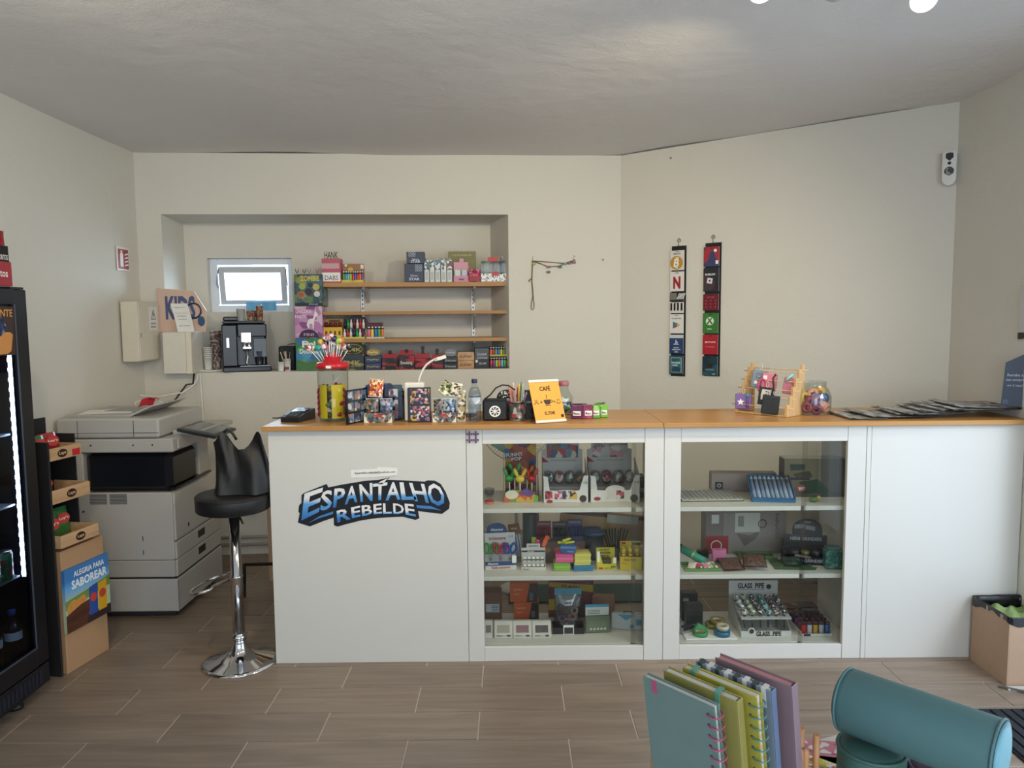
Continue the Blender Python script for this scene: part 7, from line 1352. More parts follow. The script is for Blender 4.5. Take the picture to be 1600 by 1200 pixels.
for k in range(9):
    x = -w*.42+k*w*.105; mm = MB(); mm.X = Matrix.Rotation(ti, 4, 'X'); mm.cyl((0, .008, .0145), (0, .13, .0145), w*.047, n=12); o = T('bubble_tube', 'silvery blue bubble tube, %s in the tilted blue box' % ORD[k], 'tube', tb.matrix_basis @ Vector((x, 0, 0)), R(-7), 'bubble tubes')
    P('tube', mm, M(('#7488a6', '#8d9db4')[k % 2], .25, var=.3, scale=60), o); m2 = MB(); m2.X = mm.X; m2.cyl((0, .1302, .0145), (0, .152, .0145), w*.04, n=12); P('cap', m2, M('#a9b4c0', .3), o)
o, w, h = CB_('blister_set', 'clear plastic display case with a green card and red oval badge', 'display case', 1226, 1318, 717, 3.45, G1, rz=R(-3))
bx(o, 'case', -w/2, w/2, .0, .09, .008, h, Mglass('#e2e6e2', 2.2, .04, .9), .003); bx(o, 'base', -w/2, w/2, -.005, .095, 0, .0075, M('#bdbcb4', .5)); bx(o, 'side_print', -w/2-.002, -w/2-.0002, .005, .085, h*.5, h*.98, M('#3d333a', .5), .0004)
poly(o, 'green_card', [(-w*.2, h*.36), (w*.12, h*.44), (w*.3, h*.14), (w*.24, h*.08), (-w*.12, h*.08)], .05, M('#2f6f52', .5), .003); poly(o, 'teal_card', [(-w*.35, h*.8), (-w*.1, h*.8), (-w*.1, h*.66), (-w*.34, h*.64)], .06, M('#3f6a6c', .5), .003); poly(o, 'tan_card', [(-w*.3, h*.56), (-.005, h*.64), (w*.04, h*.48), (-w*.24, h*.46)], .062, M('#8d744a', .5), .003); plate(o, 'purple_strip', -w*.44, w*.0, h*.40, h*.46, .064, M('#5c4f7a', .5), .002)
bd = poly(o, 'red_badge', circ(-w*.22, h*.26, .02, 18, 1.1, .9), -.0004, M('#96303a', .4)); txt(bd, 'GAME', .028, .008, (-w*.22, -.0022, h*.275), PWHITE, .03); txt(bd, 'BOX', .02, .008, (-w*.22, -.0022, h*.235), PWHITE, .03)
S('plush_toy', 'small green and yellow toy lying in front of the display case', 'toy', MB().ball((0, 0, .012), .014, 12, 8, sc=(1.5, 1, .85)).ball((.022, 0, .02), .010, 10, 7, 1), [M('#5f7a4a', .6), M('#b3a24a', .6)], (xat(1270, 3.40, G1), 3.39, G1), 0)
# ================================================================== right cabinet, middle shelf
o, w, h = CB_('baby_monitor_box', 'large grey product box with a red square and white label', 'product box', 1102, 1228, 800.5, 3.62, G2, rz=R(1)); h = min(h, S1-.022-G2-.002)
bx(o, 'carton', -w/2, w/2, 0, .09, 0, h, M('#857b76', .5, var=.06), .002); plate(o, 'side_panel', -w/2+.001, -w*.28, .002, h-.002, -.0003, M('#6f6360', .5)); plate(o, 'red_square', -w/2+.001, -w*.22, .002, h*.44, -.0016, M('#8f2830', .4)); P('clover_print', MB().torus((-w*.37, -.0022, h*.2), .026, .003, 4*6, 5, 'y'), M('#d8c8c4', .5), o); plate(o, 'white_label', -w*.14, w*.17, h*.52, h*.99, -.0016, M('#b9b7ab', .5))
for k in range(6): plate(o, 'barcode_line', -w*.10+k*.005, -w*.10+k*.005+.0025, h*.66, h*.92, -.0026, INK, .0006)
plate(o, 'qr_panel', -w*.43, -w*.34, h*.74, h*.95, -.0016, M('#c9c6c2', .5)); txt(o, 'babyGO', h*.6, w*.06, (w*.38, -.0012, h*.66), M('#3f3a3c', .5), .01, tilt=R(-90)); poly(o, 'pram_print', [(-w*.12, h*.5), (w*.05, h*.44), (w*.18, h*.56), (w*.12, h*.36), (-w*.02, h*.18), (-w*.06, h*.32)], -.0012, M('#5f5450', .5)); P('wheel_print', MB().torus((w*.2, -.0014, h*.72), .02, .003, 16, 5, 'y'), M('#4a4342', .5), o)
def traything(lab, l, r, Y, z, dpt, col, rz=0, seed=0):
    a, b_ = xat(l, Y, z), xat(r, Y, z); w = b_-a; o = T('rolling_tray', lab, 'tray', ((a+b_)/2, Y, z), R(rz), 'rolling trays')
    P('tray', MB().box(-w*.46, w*.46, .004, dpt-.004, 0, .003).prism([(-w*.46, .003), (w*.46, .003), (w*.5, .014), (-w*.5, .014)], 0, .003).prism([(-w*.46, .003), (w*.46, .003), (w*.5, .014), (-w*.5, .014)], dpt-.003, dpt), M(col, .35), o); P('print', MB().box(-w*.44, w*.44, .006, dpt-.006, .0032, .0042), Mprint(('#4a6a3a', '#6f8a4f', '#2f4a2c', '#8a9a6a'), 50, seed=seed), o); return o, w
traything('green metal tray with small goods at the left front of middle shelf', 1069, 1127, 3.36, G2, .10, '#5d8a4a', 0, 1)
for k, (px, c, nm) in enumerate(((1078, '#cfc6b4', 'cream'), (1090, '#a83a44', 'red'), (1104, '#c98a98', 'pink'), (1117, '#6f8a4f', 'green'))):
    S('sachet', '%s patterned sachet lying in the left green tray' % nm, 'sachet', (lambda m_: m_)(MB().pillow(.036, .05, .012)), Mprint((c, c, '#e0dcd4', c), 70, seed=k), (xat(px, 3.40, G2), 3.375+.004*(k % 2), G2+.0105), R(15*k-20), 'sachets in the left green tray', rx=R(-72))
traything('green leaf patterned tray at the back of the middle shelf', 1154, 1216, 3.52, G2, .09, '#55733f', -3, 3)
traything('dark green tray holding grinder parts right of the brown bags', 1210, 1276, 3.37, G2, .11, '#2f4f36', -5, 6)
o = T('grinder_pouch', 'dark leafy pouch lying in the dark green tray', 'pouch', (xat(1238, 3.41, G2), 3.39, G2+.0175), R(-8), rx=R(-74)); P('pouch', MB().pillow(.09, .07, .02), Mprint(('#23382c', '#2f4a3c', '#1a2a24', '#4a5a58'), 60, seed=2), o)
o = T('lighter_case', 'pale pink metal case lying on the dark leafy pouch', 'case', (xat(1252, 3.43, G2), 3.43, G2+.041), R(-35)); bx(o, 'shell', -.03, .03, -.01, .01, 0, .01, M('#9a8088', .3, .3), .003); bx(o, 'lid', .031, .042, -.01, .01, 0, .01, M('#8a7078', .3, .3), .002)
for k, (px, rz) in enumerate(((1147, 6), (1180, -10))):
    a = xat(px, 3.36, G2); o = T('clear_bag', ('flat clear bag of brown beads on the middle shelf, left one', 'flat clear bag of brown beads on the middle shelf, right one')[k], 'bag', (a, 3.352+.006*k, G2+.007+.012*k), R(rz), 'bags of brown beads', rx=R(-64 if k else -70)); P('film', MB().pillow(.11, .095, .018), Mglass('#e4dcd8', 3, .06, .85), o); P('beads', MB().pillow(.095, .075, .015), Mprint(('#a08078', '#8d6f68', '#b59a92', '#7a5f5a'), 160, .4, seed=k), o, loc=(0, 0, .008))
o = T('vape_tube', 'teal green tube case leaning over the left green tray', 'tube', (xat(1070, 3.47, G2+.05), 3.47, G2+.078), R(0)); P('body', MB().tube([(-.02, 0, .0), (.04, -.03, -.03), (.085, -.05, -.052)], .019, 14), M('#2f8a6f', .35), o); P('cap', MB().cyl((-.022, 0, .001), (-.045, .012, .012), .0192, n=14), M('#1d2a2c', .35), o); P('band', MB().cyl((.03, -.025, -.025), (.034, -.027, -.027), .0196, n=14), M('#c9b85a', .4), o)
o, w, h = CB_('pink_case', 'pink hard case standing beside the teal tube', 'case', 1113, 1135, 858, 3.48, G2); bx(o, 'shell', -w/2, w/2, 0, .02, 0, h, M('#d0789c', .4), .004); P('hinge', MB().cyl((-w*.3, -.001, h*.97), (w*.3, -.001, h*.97), .002, n=6), M('#b0607f', .4), o)
o, w, h = CB_('purple_lighter', 'dark blue lighter lying in front of the pink case', 'lighter', 1119, 1142, 873, 3.455, G2+.0); bx(o, 'body', -w/2, w*.3, 0, .012, .008, .022, M('#2a2f66', .3), .003); bx(o, 'head', w*.31, w/2, .001, .011, .009, .021, M('#4a3f66', .3, .5), .002); bx(o, 'rest', -w*.4, w*.2, .001, .011, 0, .0078, M('#a5803f', .5))
S('black_grinder', 'round black grinder lying behind the teal tube', 'grinder', MB().lathe([(.03, 0), (.03, .012), (.027, .013), (.027, .016), (.03, .017), (.03, .03), (.028, .032), (.0001, .032)], 24), M('#1c1d20', .3, .4), (xat(1098, 3.58, G2), 3.58, G2), 0)
for k, (px, c, nm) in enumerate(((1148, '#b5893f', 'amber'), (1156, '#a8442f', 'red'), (1163, '#8a6a4a', 'tan'))): S('resin_tip', '%s resin tip lying between pink case and leaf tray' % nm, 'tip', MB().lathe([(.004, 0), (.007, .01), (.006, .03), (.004, .034)], 10), M(c, .3), (xat(px, 3.46, G2), 3.46, G2), 0, 'resin tips')
o, w, h = CB_('grinder_display', 'black counter box lettered HERB GRINDERS with an arched header', 'display', 1227, 1300, 837, 3.44, G2, rz=R(-9)); b = o.location; BK = M('#191c26', .45)
bx(o, 'back_card', -w*.42, w*.46, .085, .088, 0, h*.86, BK); P('header', MB().prism([(q[0]+.01, q[1]) for q in arch(w*.62, h*.861, h*1.42)], .085, .088), BK, o); txt(o, 'HERB GRINDERS', w*.66, h*.12, (w*.02, .0838, h*.72), M('#b9bcc2', .5), .03); 
for k, tl in enumerate((.12, -.2)): P('paper_print', MB().prism([(-.05+k*.05+q[0], h*1.06+q[1]) for q in ((0, 0), (.045, tl*.04), (.045, .02+tl*.04), (0, .02))], .0838, .0848), M('#8d8f96', .5), o)
txt(o, 'SMOKE', w*.14, h*.05, (.01, .0838, h*1.3), M('#b9bcc2', .5)); tray(o, -w*.5, w*.5, .083, h*.5, BK, h*.27); txt(o, 'HERB GRINDERS', w*.7, h*.11, (.0, -.0016, h*.14), M('#b9bcc2', .5), .03)
for k, (x, c, nm) in enumerate(((-.052, '#3d4048', 'dark grey'), (-.005, '#8f9a5a', 'olive'), (.045, '#55585f', 'grey'))): S('grinder', '%s round grinder in the HERB GRINDERS box' % nm, 'grinder', MB().lathe([(.021, 0), (.021, .022), (.019, .023), (.019, .026), (.021, .027), (.021, .05), (.019, .052), (.0001, .052)], 22), M(c, .3, .4), b+Vector((x+.006, .045-.16*(x), .0045)), 0, 'grinders in the black box')
o, w, h = CB_('teal_jar', 'teal speckled square jar at the right end of the middle shelf', 'jar', 1291, 1317, 857, 3.37, G2, rz=R(-6)); bx(o, 'jar', -w/2, w/2, 0, w*.8, 0, h*.9, Mprint(('#35706c', '#437f79', '#2c625f', '#6f9a92'), 120, .3, seed=3), .006); bx(o, 'lid', -w*.44, w*.44, .005, w*.74, h*.905, h, M('#3f7a74', .35), .004)
# ================================================================== right cabinet, bottom shelf
for i, (l, r, t, Y, lab) in enumerate(((1066, 1090, 927, 3.50, 'black product box with white labels on the bottom shelf'), (1072, 1098, 945, 3.47, 'black rounded carton in front of the labelled black box'))):
    o, w, h = CB_('black_box', lab, 'box', l, r, t, Y+.06*(1-i), G3); bx(o, 'carton', -w/2, w/2, 0, .05, 0, h, M('#14161c', .4), .002)
    if i == 0: plate(o, 'label', w*.0, w*.42, h*.36, h*.52, -.0004, M('#8f949c', .5)); plate(o, 'label', -w*.45, -w*.1, h*.72, h*.82, -.0004, M('#8f949c', .5)); plate(o, 'blue_mark', -w*.3, -w*.15, h*.3, h*.55, -.0004, M('#5f7aa0', .5))
    else: plate(o, 'seam', -w*.5, w*.5, h*.78, h*.8, -.0004, M('#2c2f36', .5))
o = T('white_card', 'white plastic sheet under the tape rolls on the bottom shelf', 'sheet', (xat(1107, 3.40, G3), 3.34, G3)); bx(o, 'sheet', -.12, .12, 0, .2, 0, .004, PWHITE); bx(o, 'lip', -.12, .12, -.001, .002, .0042, .008, PWHITE, .0005)
zz = G3+.0048
def roll(lab, px, Y, z, r, hgt, c, rx=0):
    o = T('tape_roll', lab, 'tape roll', (xat(px, Y, z), Y, z), 0, 'tape rolls', rx=R(rx)); P('tape', MB().lathe([(r*.62, 0), (r, 0), (r, hgt), (r*.62, hgt), (r*.62, 0)], 28, cap=False), M(c, .25, coat=.3), o); P('core', MB().lathe([(r*.56, 0.0005), (r*.615, .0005), (r*.615, hgt-.0005), (r*.56, hgt-.0005), (r*.56, .0005)], 28, cap=False), M('#b9ab90', .6), o); return o
roll('olive yellow tape roll lying at the back, left one', 1114, 3.48, zz, .037, .02, '#8a8a3a'); roll('amber tape roll lying on the olive yellow roll', 1121, 3.475, zz+.0215, .036, .018, '#8f7a34'); roll('blue tape roll at the front of the bottom shelf', 1128, 3.39, zz, .038, .022, '#256a90'); roll('small white cored tape roll on the blue roll', 1129, 3.395, zz+.0235, .029, .02, '#c6c2b6'); roll('green tape roll at the front left of the bottom shelf', 1094, 3.39, zz, .036, .018, '#3f8f56')
o = T('tape_loop', 'loose green tape loop standing beside the green roll', 'tape', (xat(1094, 3.41, zz), 3.41, zz+.0195)); P('loop', MB().prism([(-.03, .0), (.036, .0), (.02, .012), (-.012, .03)], -.008, .008), M('#4fa066', .3, coat=.3), o)
o = T('tape_gun', 'black and silver tape dispenser lying on the white sheet', 'dispenser', (xat(1073, 3.42, zz), 3.42, zz), R(30)); bx(o, 'body', -.03, .035, -.012, .012, .012, .036, M('#1d1e22', .4), .004); bx(o, 'blade', -.034, -.0305, -.011, .011, .0, .03, STEEL, .0005); bx(o, 'foot', -.028, .03, -.01, .01, 0, .0115, hexm('grey'))
P('strip', MB().tube([(.035, 0, .03), (.06, .01, .022), (.075, .02, .004)], .002, 6), hexm('grey'), o)
# glass pipe display
gp, w, h = CB_('glass_pipe_display', 'white counter box lettered GLASS PIPE holding a rack of glass pipes', 'display', 1158, 1236, 986, 3.365, G3, rz=R(0)); b = gp.location
x0 = xat(1138, 3.6, G3)-b.x; x1 = xat(1214, 3.6, G3)-b.x; xl = xat(1158, 3.365, G3)-b.x; xr = w/2; D = .235; GPM = M('#c9c7c4', .45)
hb = at(1175, 907, 3.6).z-G3; hb = min(hb, S2-.022-G3-.003)
P('back_card', MB().box(x0, x1, D, D+.003, 0, hb), GPM, gp); txt(gp, 'GLASS  PIPE', (x1-x0)*.54, .027, ((x0+x1)/2-.012, D-.0012, hb-.026), INK, .035); txt(gp, 'HIGH QUALITY TOBACCO PIPES', (x1-x0)*.54, .006, ((x0+x1)/2-.012, D-.0012, hb-.046), INK, .01); P('round_mark', MB().prism(circ(x1-.045, hb-.032, .0125, 18), D-.0016, D-.0002), M('#3a3a3e', .4), gp)
P('front_panel', MB().box(xl, xr, 0, .003, 0, h), GPM, gp); txt(gp, 'GLASS  PIPE', (xr-xl)*.5, .0235, ((xl+xr)/2+.012, -.0012, h*.58), INK, .035); txt(gp, 'HIGH QUALITY TOBACCO PIPES', (xr-xl)*.5, .005, ((xl+xr)/2+.012, -.0012, h*.25), INK, .01); P('round_mark', MB().prism(circ(xl+.048, h, .017, 18), -.0016, -.0002), M('#d0cecb', .4), gp); P('round_print', MB().prism(circ(xl+.048, h, .0115, 18), -.0026, -.0016), M('#3a3a3e', .4), gp)
def sheet4(p0, p1, p2, p3, t=(0, 0, .002)):
    q = [Vector(p) for p in (p0, p1, p2, p3)]; return MB().add(q+[v+Vector(t) for v in q], [(0, 1, 2, 3), (4, 5, 6, 7), (0, 1, 5, 4), (1, 2, 6, 5), (2, 3, 7, 6), (3, 0, 4, 7)])
P('side_wall', sheet4((xl, .003, 0), (x0, D, 0), (x0, D, .125), (xl, .003, h), (.002, 0, 0)), GPM, gp); P('side_wall', sheet4((xr-.002, .003, 0), (x1-.002, D, 0), (x1-.002, D, .115), (xr-.002, .003, h), (.002, 0, 0)), GPM, gp)
zf, zb_ = .082, .094
P('rack_plate', sheet4((xl+.004, .01, zf), (xr+.004, .01, zf), (x1, D-.004, zb_), (x0+.004, D-.004, zb_), (0, 0, .006)), M('#b5b3b0', .4), gp)
PCOL = [('clear white', '#c9ccca'), ('pale olive', '#a3a87a'), ('black', '#26272c'), ('teal', '#4f9aa0'), ('dark red', '#6a2f3c'), ('smoky black', '#2c2c32')]
for r_ in range(4):
    for c_ in range(6):
        nm, cc = PCOL[(c_) % 6]; v = .10+.26*r_; u = .1+.16*c_
        fx = (xl+(xr-xl)*u)*(1-v)+(x0+(x1-x0)*u)*v; fy = .012+v*(D-.025); fz = zf+(zb_-zf)*v+.006
        o = T('glass_pipe', '%s swirled glass pipe in the %s row of the GLASS PIPE rack' % (nm, ('front', 'second', 'third', 'back')[r_]), 'glass pipe', b+Vector((fx, fy, fz)), 0, 'glass pipes in the rack')
        P('bowl', MB().ball((0, 0, .022), .0145, 12, 8), Mprint((cc, cc, '#d0d2d0', '#55585c'), 110, .15, seed=c_+r_, coat=.6), o); P('neck', MB().cyl((0, 0, .0005), (0, 0, .012), .006, n=8), Mglass('#e4ecec', 2, .05, .85), o)
        if r_ == 0: P('stem', MB().cyl((0, 0, -.006), (0, 0, -.055), .0045, n=8), Mglass({'teal': '#6fb5bd', 'pale olive': '#c9cfae'}.get(nm, '#d9dede'), 2, .05, .85), o)
o, w, h = CB_('lighter_display', 'white counter tray of metallic lighters at the right of the bottom shelf', 'display', 1252, 1300, 985, 3.37, G3); b = o.location; tray(o, -w/2, w/2, .16, h*1.1, M('#c9c7c2', .45), h*.3+.004); plate(o, 'label', -w*.42, -w*.2, .002, .012, -.0004, INK)
for r_ in range(4):
    for k, c in enumerate(('red', 'silver', 'gold', 'silver', 'blue')):
        if r_: c = ('navy', 'burgundy', 'purple', 'navy', 'black')[(k+r_) % 5]
        S('lighter', '%s metallic lighter, %s in row %s of the white tray' % (c, ORD[k].replace(' from the left', ''), ('one', 'two', 'three', 'four')[r_]), 'lighter', lighter_mesh(w/5.8, .062+.002*r_), [M(HEXN[c], .25, .5), M('#5a2f3c', .3, .6), hexm('black')], b+Vector((-w*.39+k*w*.195, .016+.038*r_, .0035)), 0, 'metallic lighters in the white tray')
for i, (l, r, t, Y, c, lab) in enumerate(((1229, 1252, 950, 3.66, '#a5883f', 'yellow striped carton lying at the back of the bottom shelf'), (1250, 1278, 948, 3.68, '#3a2a44', 'dark purple carton behind the metallic lighters'))):
    o, w, h = CB_('small_carton', lab, 'box', l, r, t, Y-.06, G3); bx(o, 'carton', -w/2, w/2, 0, .07, 0, h, Mprint((c, '#5c2f3a', c, '#2a2530'), 40, seed=i), .002); plate(o, 'label', -w*.4, w*.3, h*.5, h*.8, -.0004, M('#8d8a8c', .5))
# ================================================================== foreground table with stationery
TZ = .80
TT = M('#d5cdc0', .45, var=.03)
cA = onz(1236, 1166, TZ); cB = onz(1342, 1140, TZ); dE = (cB-cA).normalized(); nE = Vector((dE.y, -dE.x, 0))
tb = T('display_table', 'cream display table in the foreground carrying notebooks and pencil cases', 'table', (cA.x+.1, cA.y-.35, 0)); tl = tb.location
p0 = cA-dE*.62-tl; p1 = cB+dE*.10-tl; p2 = p1+nE*.62; p3 = p0+nE*.62
P('tabletop', MB().prism([(p.x, p.y) for p in (p0, p1, p2, p3)], TZ-.025, TZ, plane='xy'), TT, tb)
for q in (p0+(dE+nE)*.06, p1+(nE-dE)*.06, p2-(dE+nE)*.06, p3+(dE-nE)*.06): P('leg', MB().cyl((q.x, q.y, 0), (q.x, q.y, TZ-.026), .018, .022, 12), M('#b99a72', .5), tb)
zt = TZ+.0006
# notebooks leaning in a dowel rack
nb_rz = R(-49); NH = .20; 
q0 = onz(1005, 1055, 1.0); NX = Vector((math.cos(nb_rz), math.sin(nb_rz), 0)); NY = Vector((-NX.y, NX.x, 0))
lean = R(-9)
rk = T('dowel_rack', 'wooden dowel rack holding the five notebooks', 'rack', (q0.x+.09, q0.y-.05, zt), nb_rz)
bx(rk, 'base', -.10, .10, -.03, .19, 0, .014, WD, .003)
Rk = Matrix.Translation(rk.location) @ Matrix.Rotation(nb_rz, 4, 'Z')
dow = []
def notebook(lab, px, py, wd, h, t, col, page, extra):
    p = onz(px, py, zt+.0155+h*math.cos(lean)); loc = Vector((p.x, p.y, 0))-NY*(-h*math.sin(-lean))*1.0
    loc = p-NY*(h*math.sin(lean)); o = T('notebook', lab, 'notebook', (loc.x, loc.y, zt+.0155), nb_rz, 'notebooks in the dowel rack'); o.rotation_mode = 'XYZ'
    o.matrix_basis = Matrix.Translation((loc.x, loc.y, zt+.0155)) @ Matrix.Rotation(nb_rz, 4, 'Z') @ Matrix.Rotation(-lean, 4, 'X')
    P('front_cover', MB().box(0, wd, 0, .0022, 0, h, b=.0006), col, o); P('back_cover', MB().box(0, wd, t-.0022, t, 0, h, b=.0006), col, o); P('pages', MB().box(.002, wd-.004, .0024, t-.0024, .002, h-.003), M(page, .8, var=.08, scale=200), o); extra(o, wd, h, t); return o
def spiral(col):
    def f(o, w, h, t):
        for k in range(11): P('coil', MB().torus((w-.004, t/2, .015+k*(h-.03)/10), .011, .0013, 16, 5, 'z', sc=(1, max(1, (t+.008)/.022))), M(col, .35), o)
        for k in range(11): P('hole', MB().cyl((w-.012, -.0004, .015+k*(h-.03)/10), (w-.012, .0002, .015+k*(h-.03)/10), .0022, n=8), INK, o)
    return f
def strap(x, col):
    def f(o, w, h, t): P('elastic_strap', MB().box(x, x+.008, -.001, -.0002, 0, h+.001).box(x, x+.008, -.001, t+.001, h+.0012, h+.002), M(col, .6), o)
    return f
def spine(col):
    def f(o, w, h, t): P('spine', MB().box(w, w+.0022, 0, t, 0, h, b=.0008), col, o)
    return f
def both(*fs): return lambda o, w, h, t: [f(o, w, h, t) for f in fs]
NW = .128
notebook('teal notebook with pink spiral and pink ribbon, leftmost in the rack', 1004, 1056, NW, NH, .013, M('#687f7c', .5), '#cfcac0', both(spiral('#b04a70'), lambda o, w, h, t: P('ribbon', MB().box(.018, .026, -.0012, -.0002, h-.02, h+.0005), M('#b04a70', .5), o)))
notebook('olive yellow hard notebook with teal strap, second in the rack', 1036, 1047, NW, NH+.004, .015, M('#948c4c', .5), '#d3cfc6', both(strap(NW*.72, '#5f9a86'), spine(M('#948c4c', .5))))
notebook('bright yellow spiral notebook with teal strap, third in the rack', 1066, 1042, NW, NH+.006, .015, M('#a99f42', .5), '#d3cfc6', both(spiral('#5f8a84'), strap(NW*.12, '#5f9a86')))
notebook('grey and white checked notebook with blue back, fourth in the rack', 1087, 1033, NW, NH+.01, .012, M('#77848f', .5), '#d6d2ca', both(spine(M('#66799a', .5)), lambda o, w, h, t: [P('check_print', MB().box(.004+k*.0155, .0115+k*.0155, -.0004, t+.0004, h-.03, h+.0004), M(('#3f464c', '#d6d3cc')[k % 2], .5), o) for k in range(8)]))
notebook('dusty pink hard notebook, rightmost in the rack', 1117, 1027, NW, NH+.012, .016, M('#836c72', .5), '#c98a8c', spine(M('#8f7c86', .5)))
for k, (x, y) in enumerate(((-.085, -.022), (.03, -.022), (.092, -.022), (-.03, .172), (.085, .172), (.06, .172))): P('dowel', MB().cyl((x, y, .0142), (x, y, .10), .0055, n=10), M('#c08a5c', .5), rk)
for k, px in enumerate((1250, 1259)):
    p = onz(px, 1171, zt+.07); S('wooden_peg', ('left of two pale wooden pegs standing on the cream table', 'right of two pale wooden pegs standing on the cream table')[k], 'peg', MB().lathe([(.0058, 0), (.0058, .066), (.0045, .07), (.0001, .071)], 12), M('#c9966a', .5), (p.x, p.y, zt), 0, 'wooden pegs')
# pencil cases
TE = M('#4d7274', .55, var=.05, bump=.05); TE2 = M('#3b5f58', .55, var=.05, bump=.05)
def roundcase(lab, px, py, r, h, mat):
    p = onz(px, py, zt+h); o = T('pencil_case', lab, 'pencil case', (p.x, p.y, zt), 0, 'round pencil cases'); P('body', MB().lathe([(r*.97, 0), (r, .004), (r, h-.004), (r*.96, h), (r*.8, h+.004), (.0001, h+.007)], 36), mat, o); P('piping', MB().torus((0, 0, h), r*.985, .003, 40, 6), mat, o); P('zip', MB().lathe([(r*1.004, h*.72), (r*1.004, h*.75)], 36, cap=False), M('#2a4a46', .5), o); return o
rc = roundcase('round sea green pencil case standing under the long teal case', 1362, 1168, .050, .085, TE2)
rc2 = roundcase('round purple pencil case standing under the right end of the teal case', 1476, 1200, .050, .072, M('#5f4a5e', .5))
pa = onz(1322, 1092, .946); pb = onz(1566, 1181, .946)
dv = (pb-pa); Ln = dv.length; dvn = dv.normalized(); rr = .050
lc = T('pencil_case', 'long cylindrical teal pencil case lying across the round cases', 'pencil case', pa, 0)
xc0 = dvn.to_track_quat('X', 'Z').to_matrix().to_4x4()
mm = MB(); mm.X = xc0 @ Matrix.Rotation(R(90), 4, 'Y'); mm.lathe([(rr*.82, -.006), (rr*.94, -.002), (rr, .01), (rr*1.0, Ln*.5), (rr*.99, Ln-.008), (rr*.96, Ln)], 40, cap=False); P('body', mm, TE, lc)
for q, m_ in ((-.003, TE), (Ln+.0005, M('#77b0c2', .5, var=.03))):  # right cap's lighter blue is door daylight put into its colour
    mm = MB(); mm.X = xc0 @ Matrix.Rotation(R(90), 4, 'Y'); mm.lathe([(rr*.81 if q < 0 else rr*.95, q-(.002 if q < 0 else 0)), (rr*.6, q+(.004 if q > 0 else -.004)), (.0001, q+(.006 if q > 0 else -.006))], 36); P('end_cap', mm, m_, lc)
    mm = MB(); mm.X = xc0; mm.torus((q+(.004 if q < 0 else -.003), 0, 0), rr*.985, .0022, 40, 6, 'x'); P('piping', mm, TE, lc)
mm = MB(); mm.X = xc0; mm.box(.02, Ln-.02, rr*.62, rr*.80, rr*.62, rr*.70); P('zip', mm, M('#3f6a6c', .5), lc)
# stickers and ruler on the table
for i, (px, py, c, wd, hh, rz, lab) in enumerate(((1288, 1172, '#c9788c', .075, .05, -12, 'pink sticker sheet on the cream table'), (1262, 1186, '#d0c13a', .15, .022, -40, 'yellow printed ruler on the cream table'), (1302, 1192, '#8fb0b4', .07, .06, -14, 'pale blue sticker sheet beside the ruler'), (1283, 1182, '#d8d2c8', .10, .07, -15, 'white sticker sheet under the pink one'))):
    p = onz(px, py, zt); o = T('sticker_sheet', lab, 'stickers', (p.x, p.y, zt+(.0005 if i != 0 else .0025)+(.0016 if i == 1 else 0)), R(rz)); bx(o, 'sheet', -wd/2, wd/2, -hh/2, hh/2, 0, .0012, M(c, .4), .0003); P('print', MB().box(-wd*.4, wd*.4, -hh*.35, hh*.35, .0013, .0018), Mprint((c, '#e0dad2', c, '#b05a6a'), 90, seed=i), o)
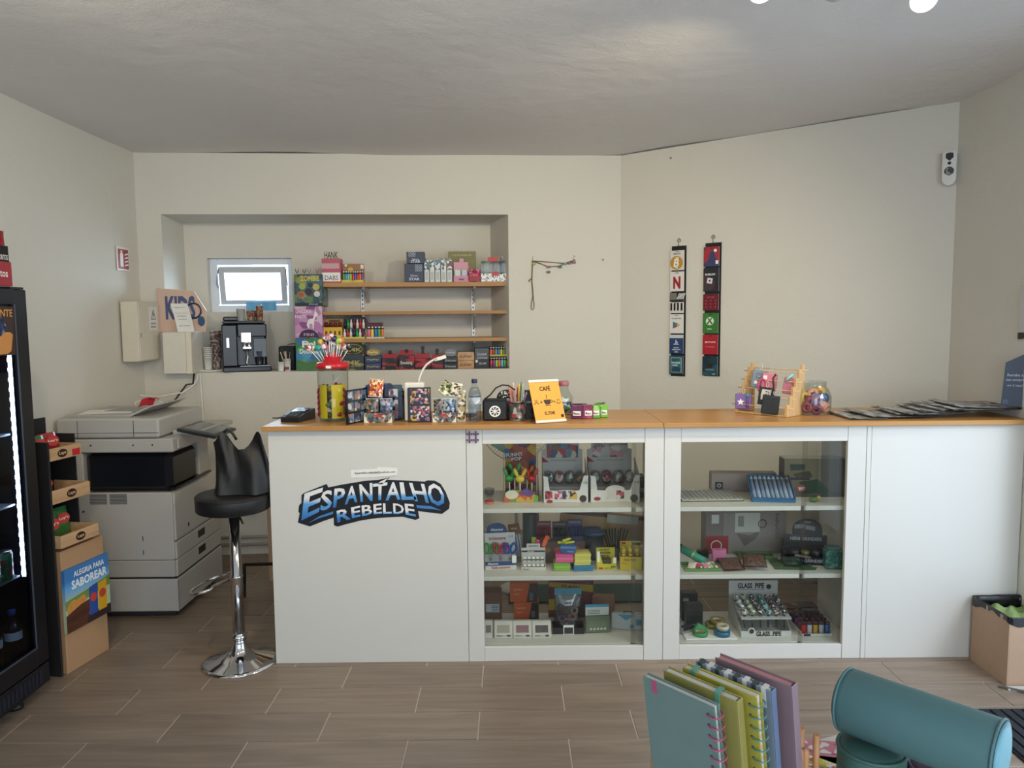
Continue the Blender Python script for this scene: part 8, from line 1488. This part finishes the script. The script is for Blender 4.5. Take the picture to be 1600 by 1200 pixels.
# ================================================================== right side : bin box, mat, floor frame
bz = T('bin_box', 'open cardboard box bin lined with black bag by the right counter unit', 'bin', (2.19, 3.14, 0)); hB = at(1524, 934, 3.255).z
CBX = M('#b3947a', .75, var=.06, scale=30); bxw, byd = .112, .125
pl = onz(1590, 1073, 0); 
P('carton', MB().box(-bxw, -bxw+.004, -byd, byd, 0, hB).box(bxw-.004, bxw, -byd, byd, 0, hB).box(-bxw+.0045, bxw-.0045, -byd, -byd+.004, 0, hB).box(-bxw+.0045, bxw-.0045, byd-.004, byd, 0, hB).box(-bxw+.0045, bxw-.0045, -byd+.0045, byd-.0045, 0, .004), CBX, bz)
BAGM = M('#14161a', .25, var=.3, bump=.2, bscale=60)
def bagrim(u, v):
    a = 2*math.pi*u; ca, sa = math.cos(a), math.sin(a); s_ = 1/max(abs(ca), abs(sa)); k = 1.015 if v > .45 else .93
    z_ = hB+.012*math.sin(math.pi*min(1, v*1.3))-(.022+.012*math.sin(3*a+1)+.006*math.sin(11*a))*max(0, v-.45)*1.8-(.12*(1-v/.45) if v < .45 else 0)
    return (ca*s_*bxw*k+.002*math.sin(9*a), sa*s_*byd*k, z_)
P('liner', MB().grid(bagrim, 64, 12), BAGM, bz); P('liner_floor', MB().box(-bxw*.9, bxw*.9, -byd*.9, byd*.9, hB-.122, hB-.115), BAGM, bz)
cr_ = T('crumpled_bag', 'crumpled green plastic wrapper lying in the cardboard bin', 'wrapper', (2.19, 3.14, hB-.058)); random.seed(5)
P('film', MB().grid(lambda u, v: ((u-.5)*.185+.004*math.sin(9*v), (v-.5)*.205+.004*math.sin(8*u), .032+.012*math.sin(9*u+5*v)*math.sin(7*v+2)+.008*math.sin(17*u-11*v)-.03*(abs(u-.5)**2+abs(v-.5)**2)), 22, 22, smooth=False), M('#8fa86a', .3, var=.3, scale=30), cr_)
o = T('entrance_mat', 'dark ribbed entrance mat at the right edge of the floor', 'mat', (2.05, 2.35, 0)); bx(o, 'backing', -.27, .25, -.5, .47, .0008, .008, M('#15171b', .9), .002)
for k in range(12): P('rib', MB().box(-.26+k*.042, -.26+k*.042+.034, -.49, .46, .0082, .014, b=.002), M('#20242a', .95, var=.4, scale=300, bump=.5), o)
o = T('floor_frame', 'brushed metal floor frame strip beside the entrance mat', 'floor trim', (2.17, 2.93, 0)); FRM = M('#8d8f92', .3, .9)
P('strip', MB().prism([(-.138, .07), (-.115, .07), (.115, -.08), (.09, -.08)], .0008, .009, plane='xy'), M('#6a6560', .4, .5), o); P('strip', MB().box(-.11, .13, .045, .07, .0008, .007), M('#d5d8db', .3, .3), o); P('plate', MB().prism([(-.10, .042), (.13, .042), (.13, -.07)], .0008, .005, plane='xy'), M('#9a9894', .5), o)
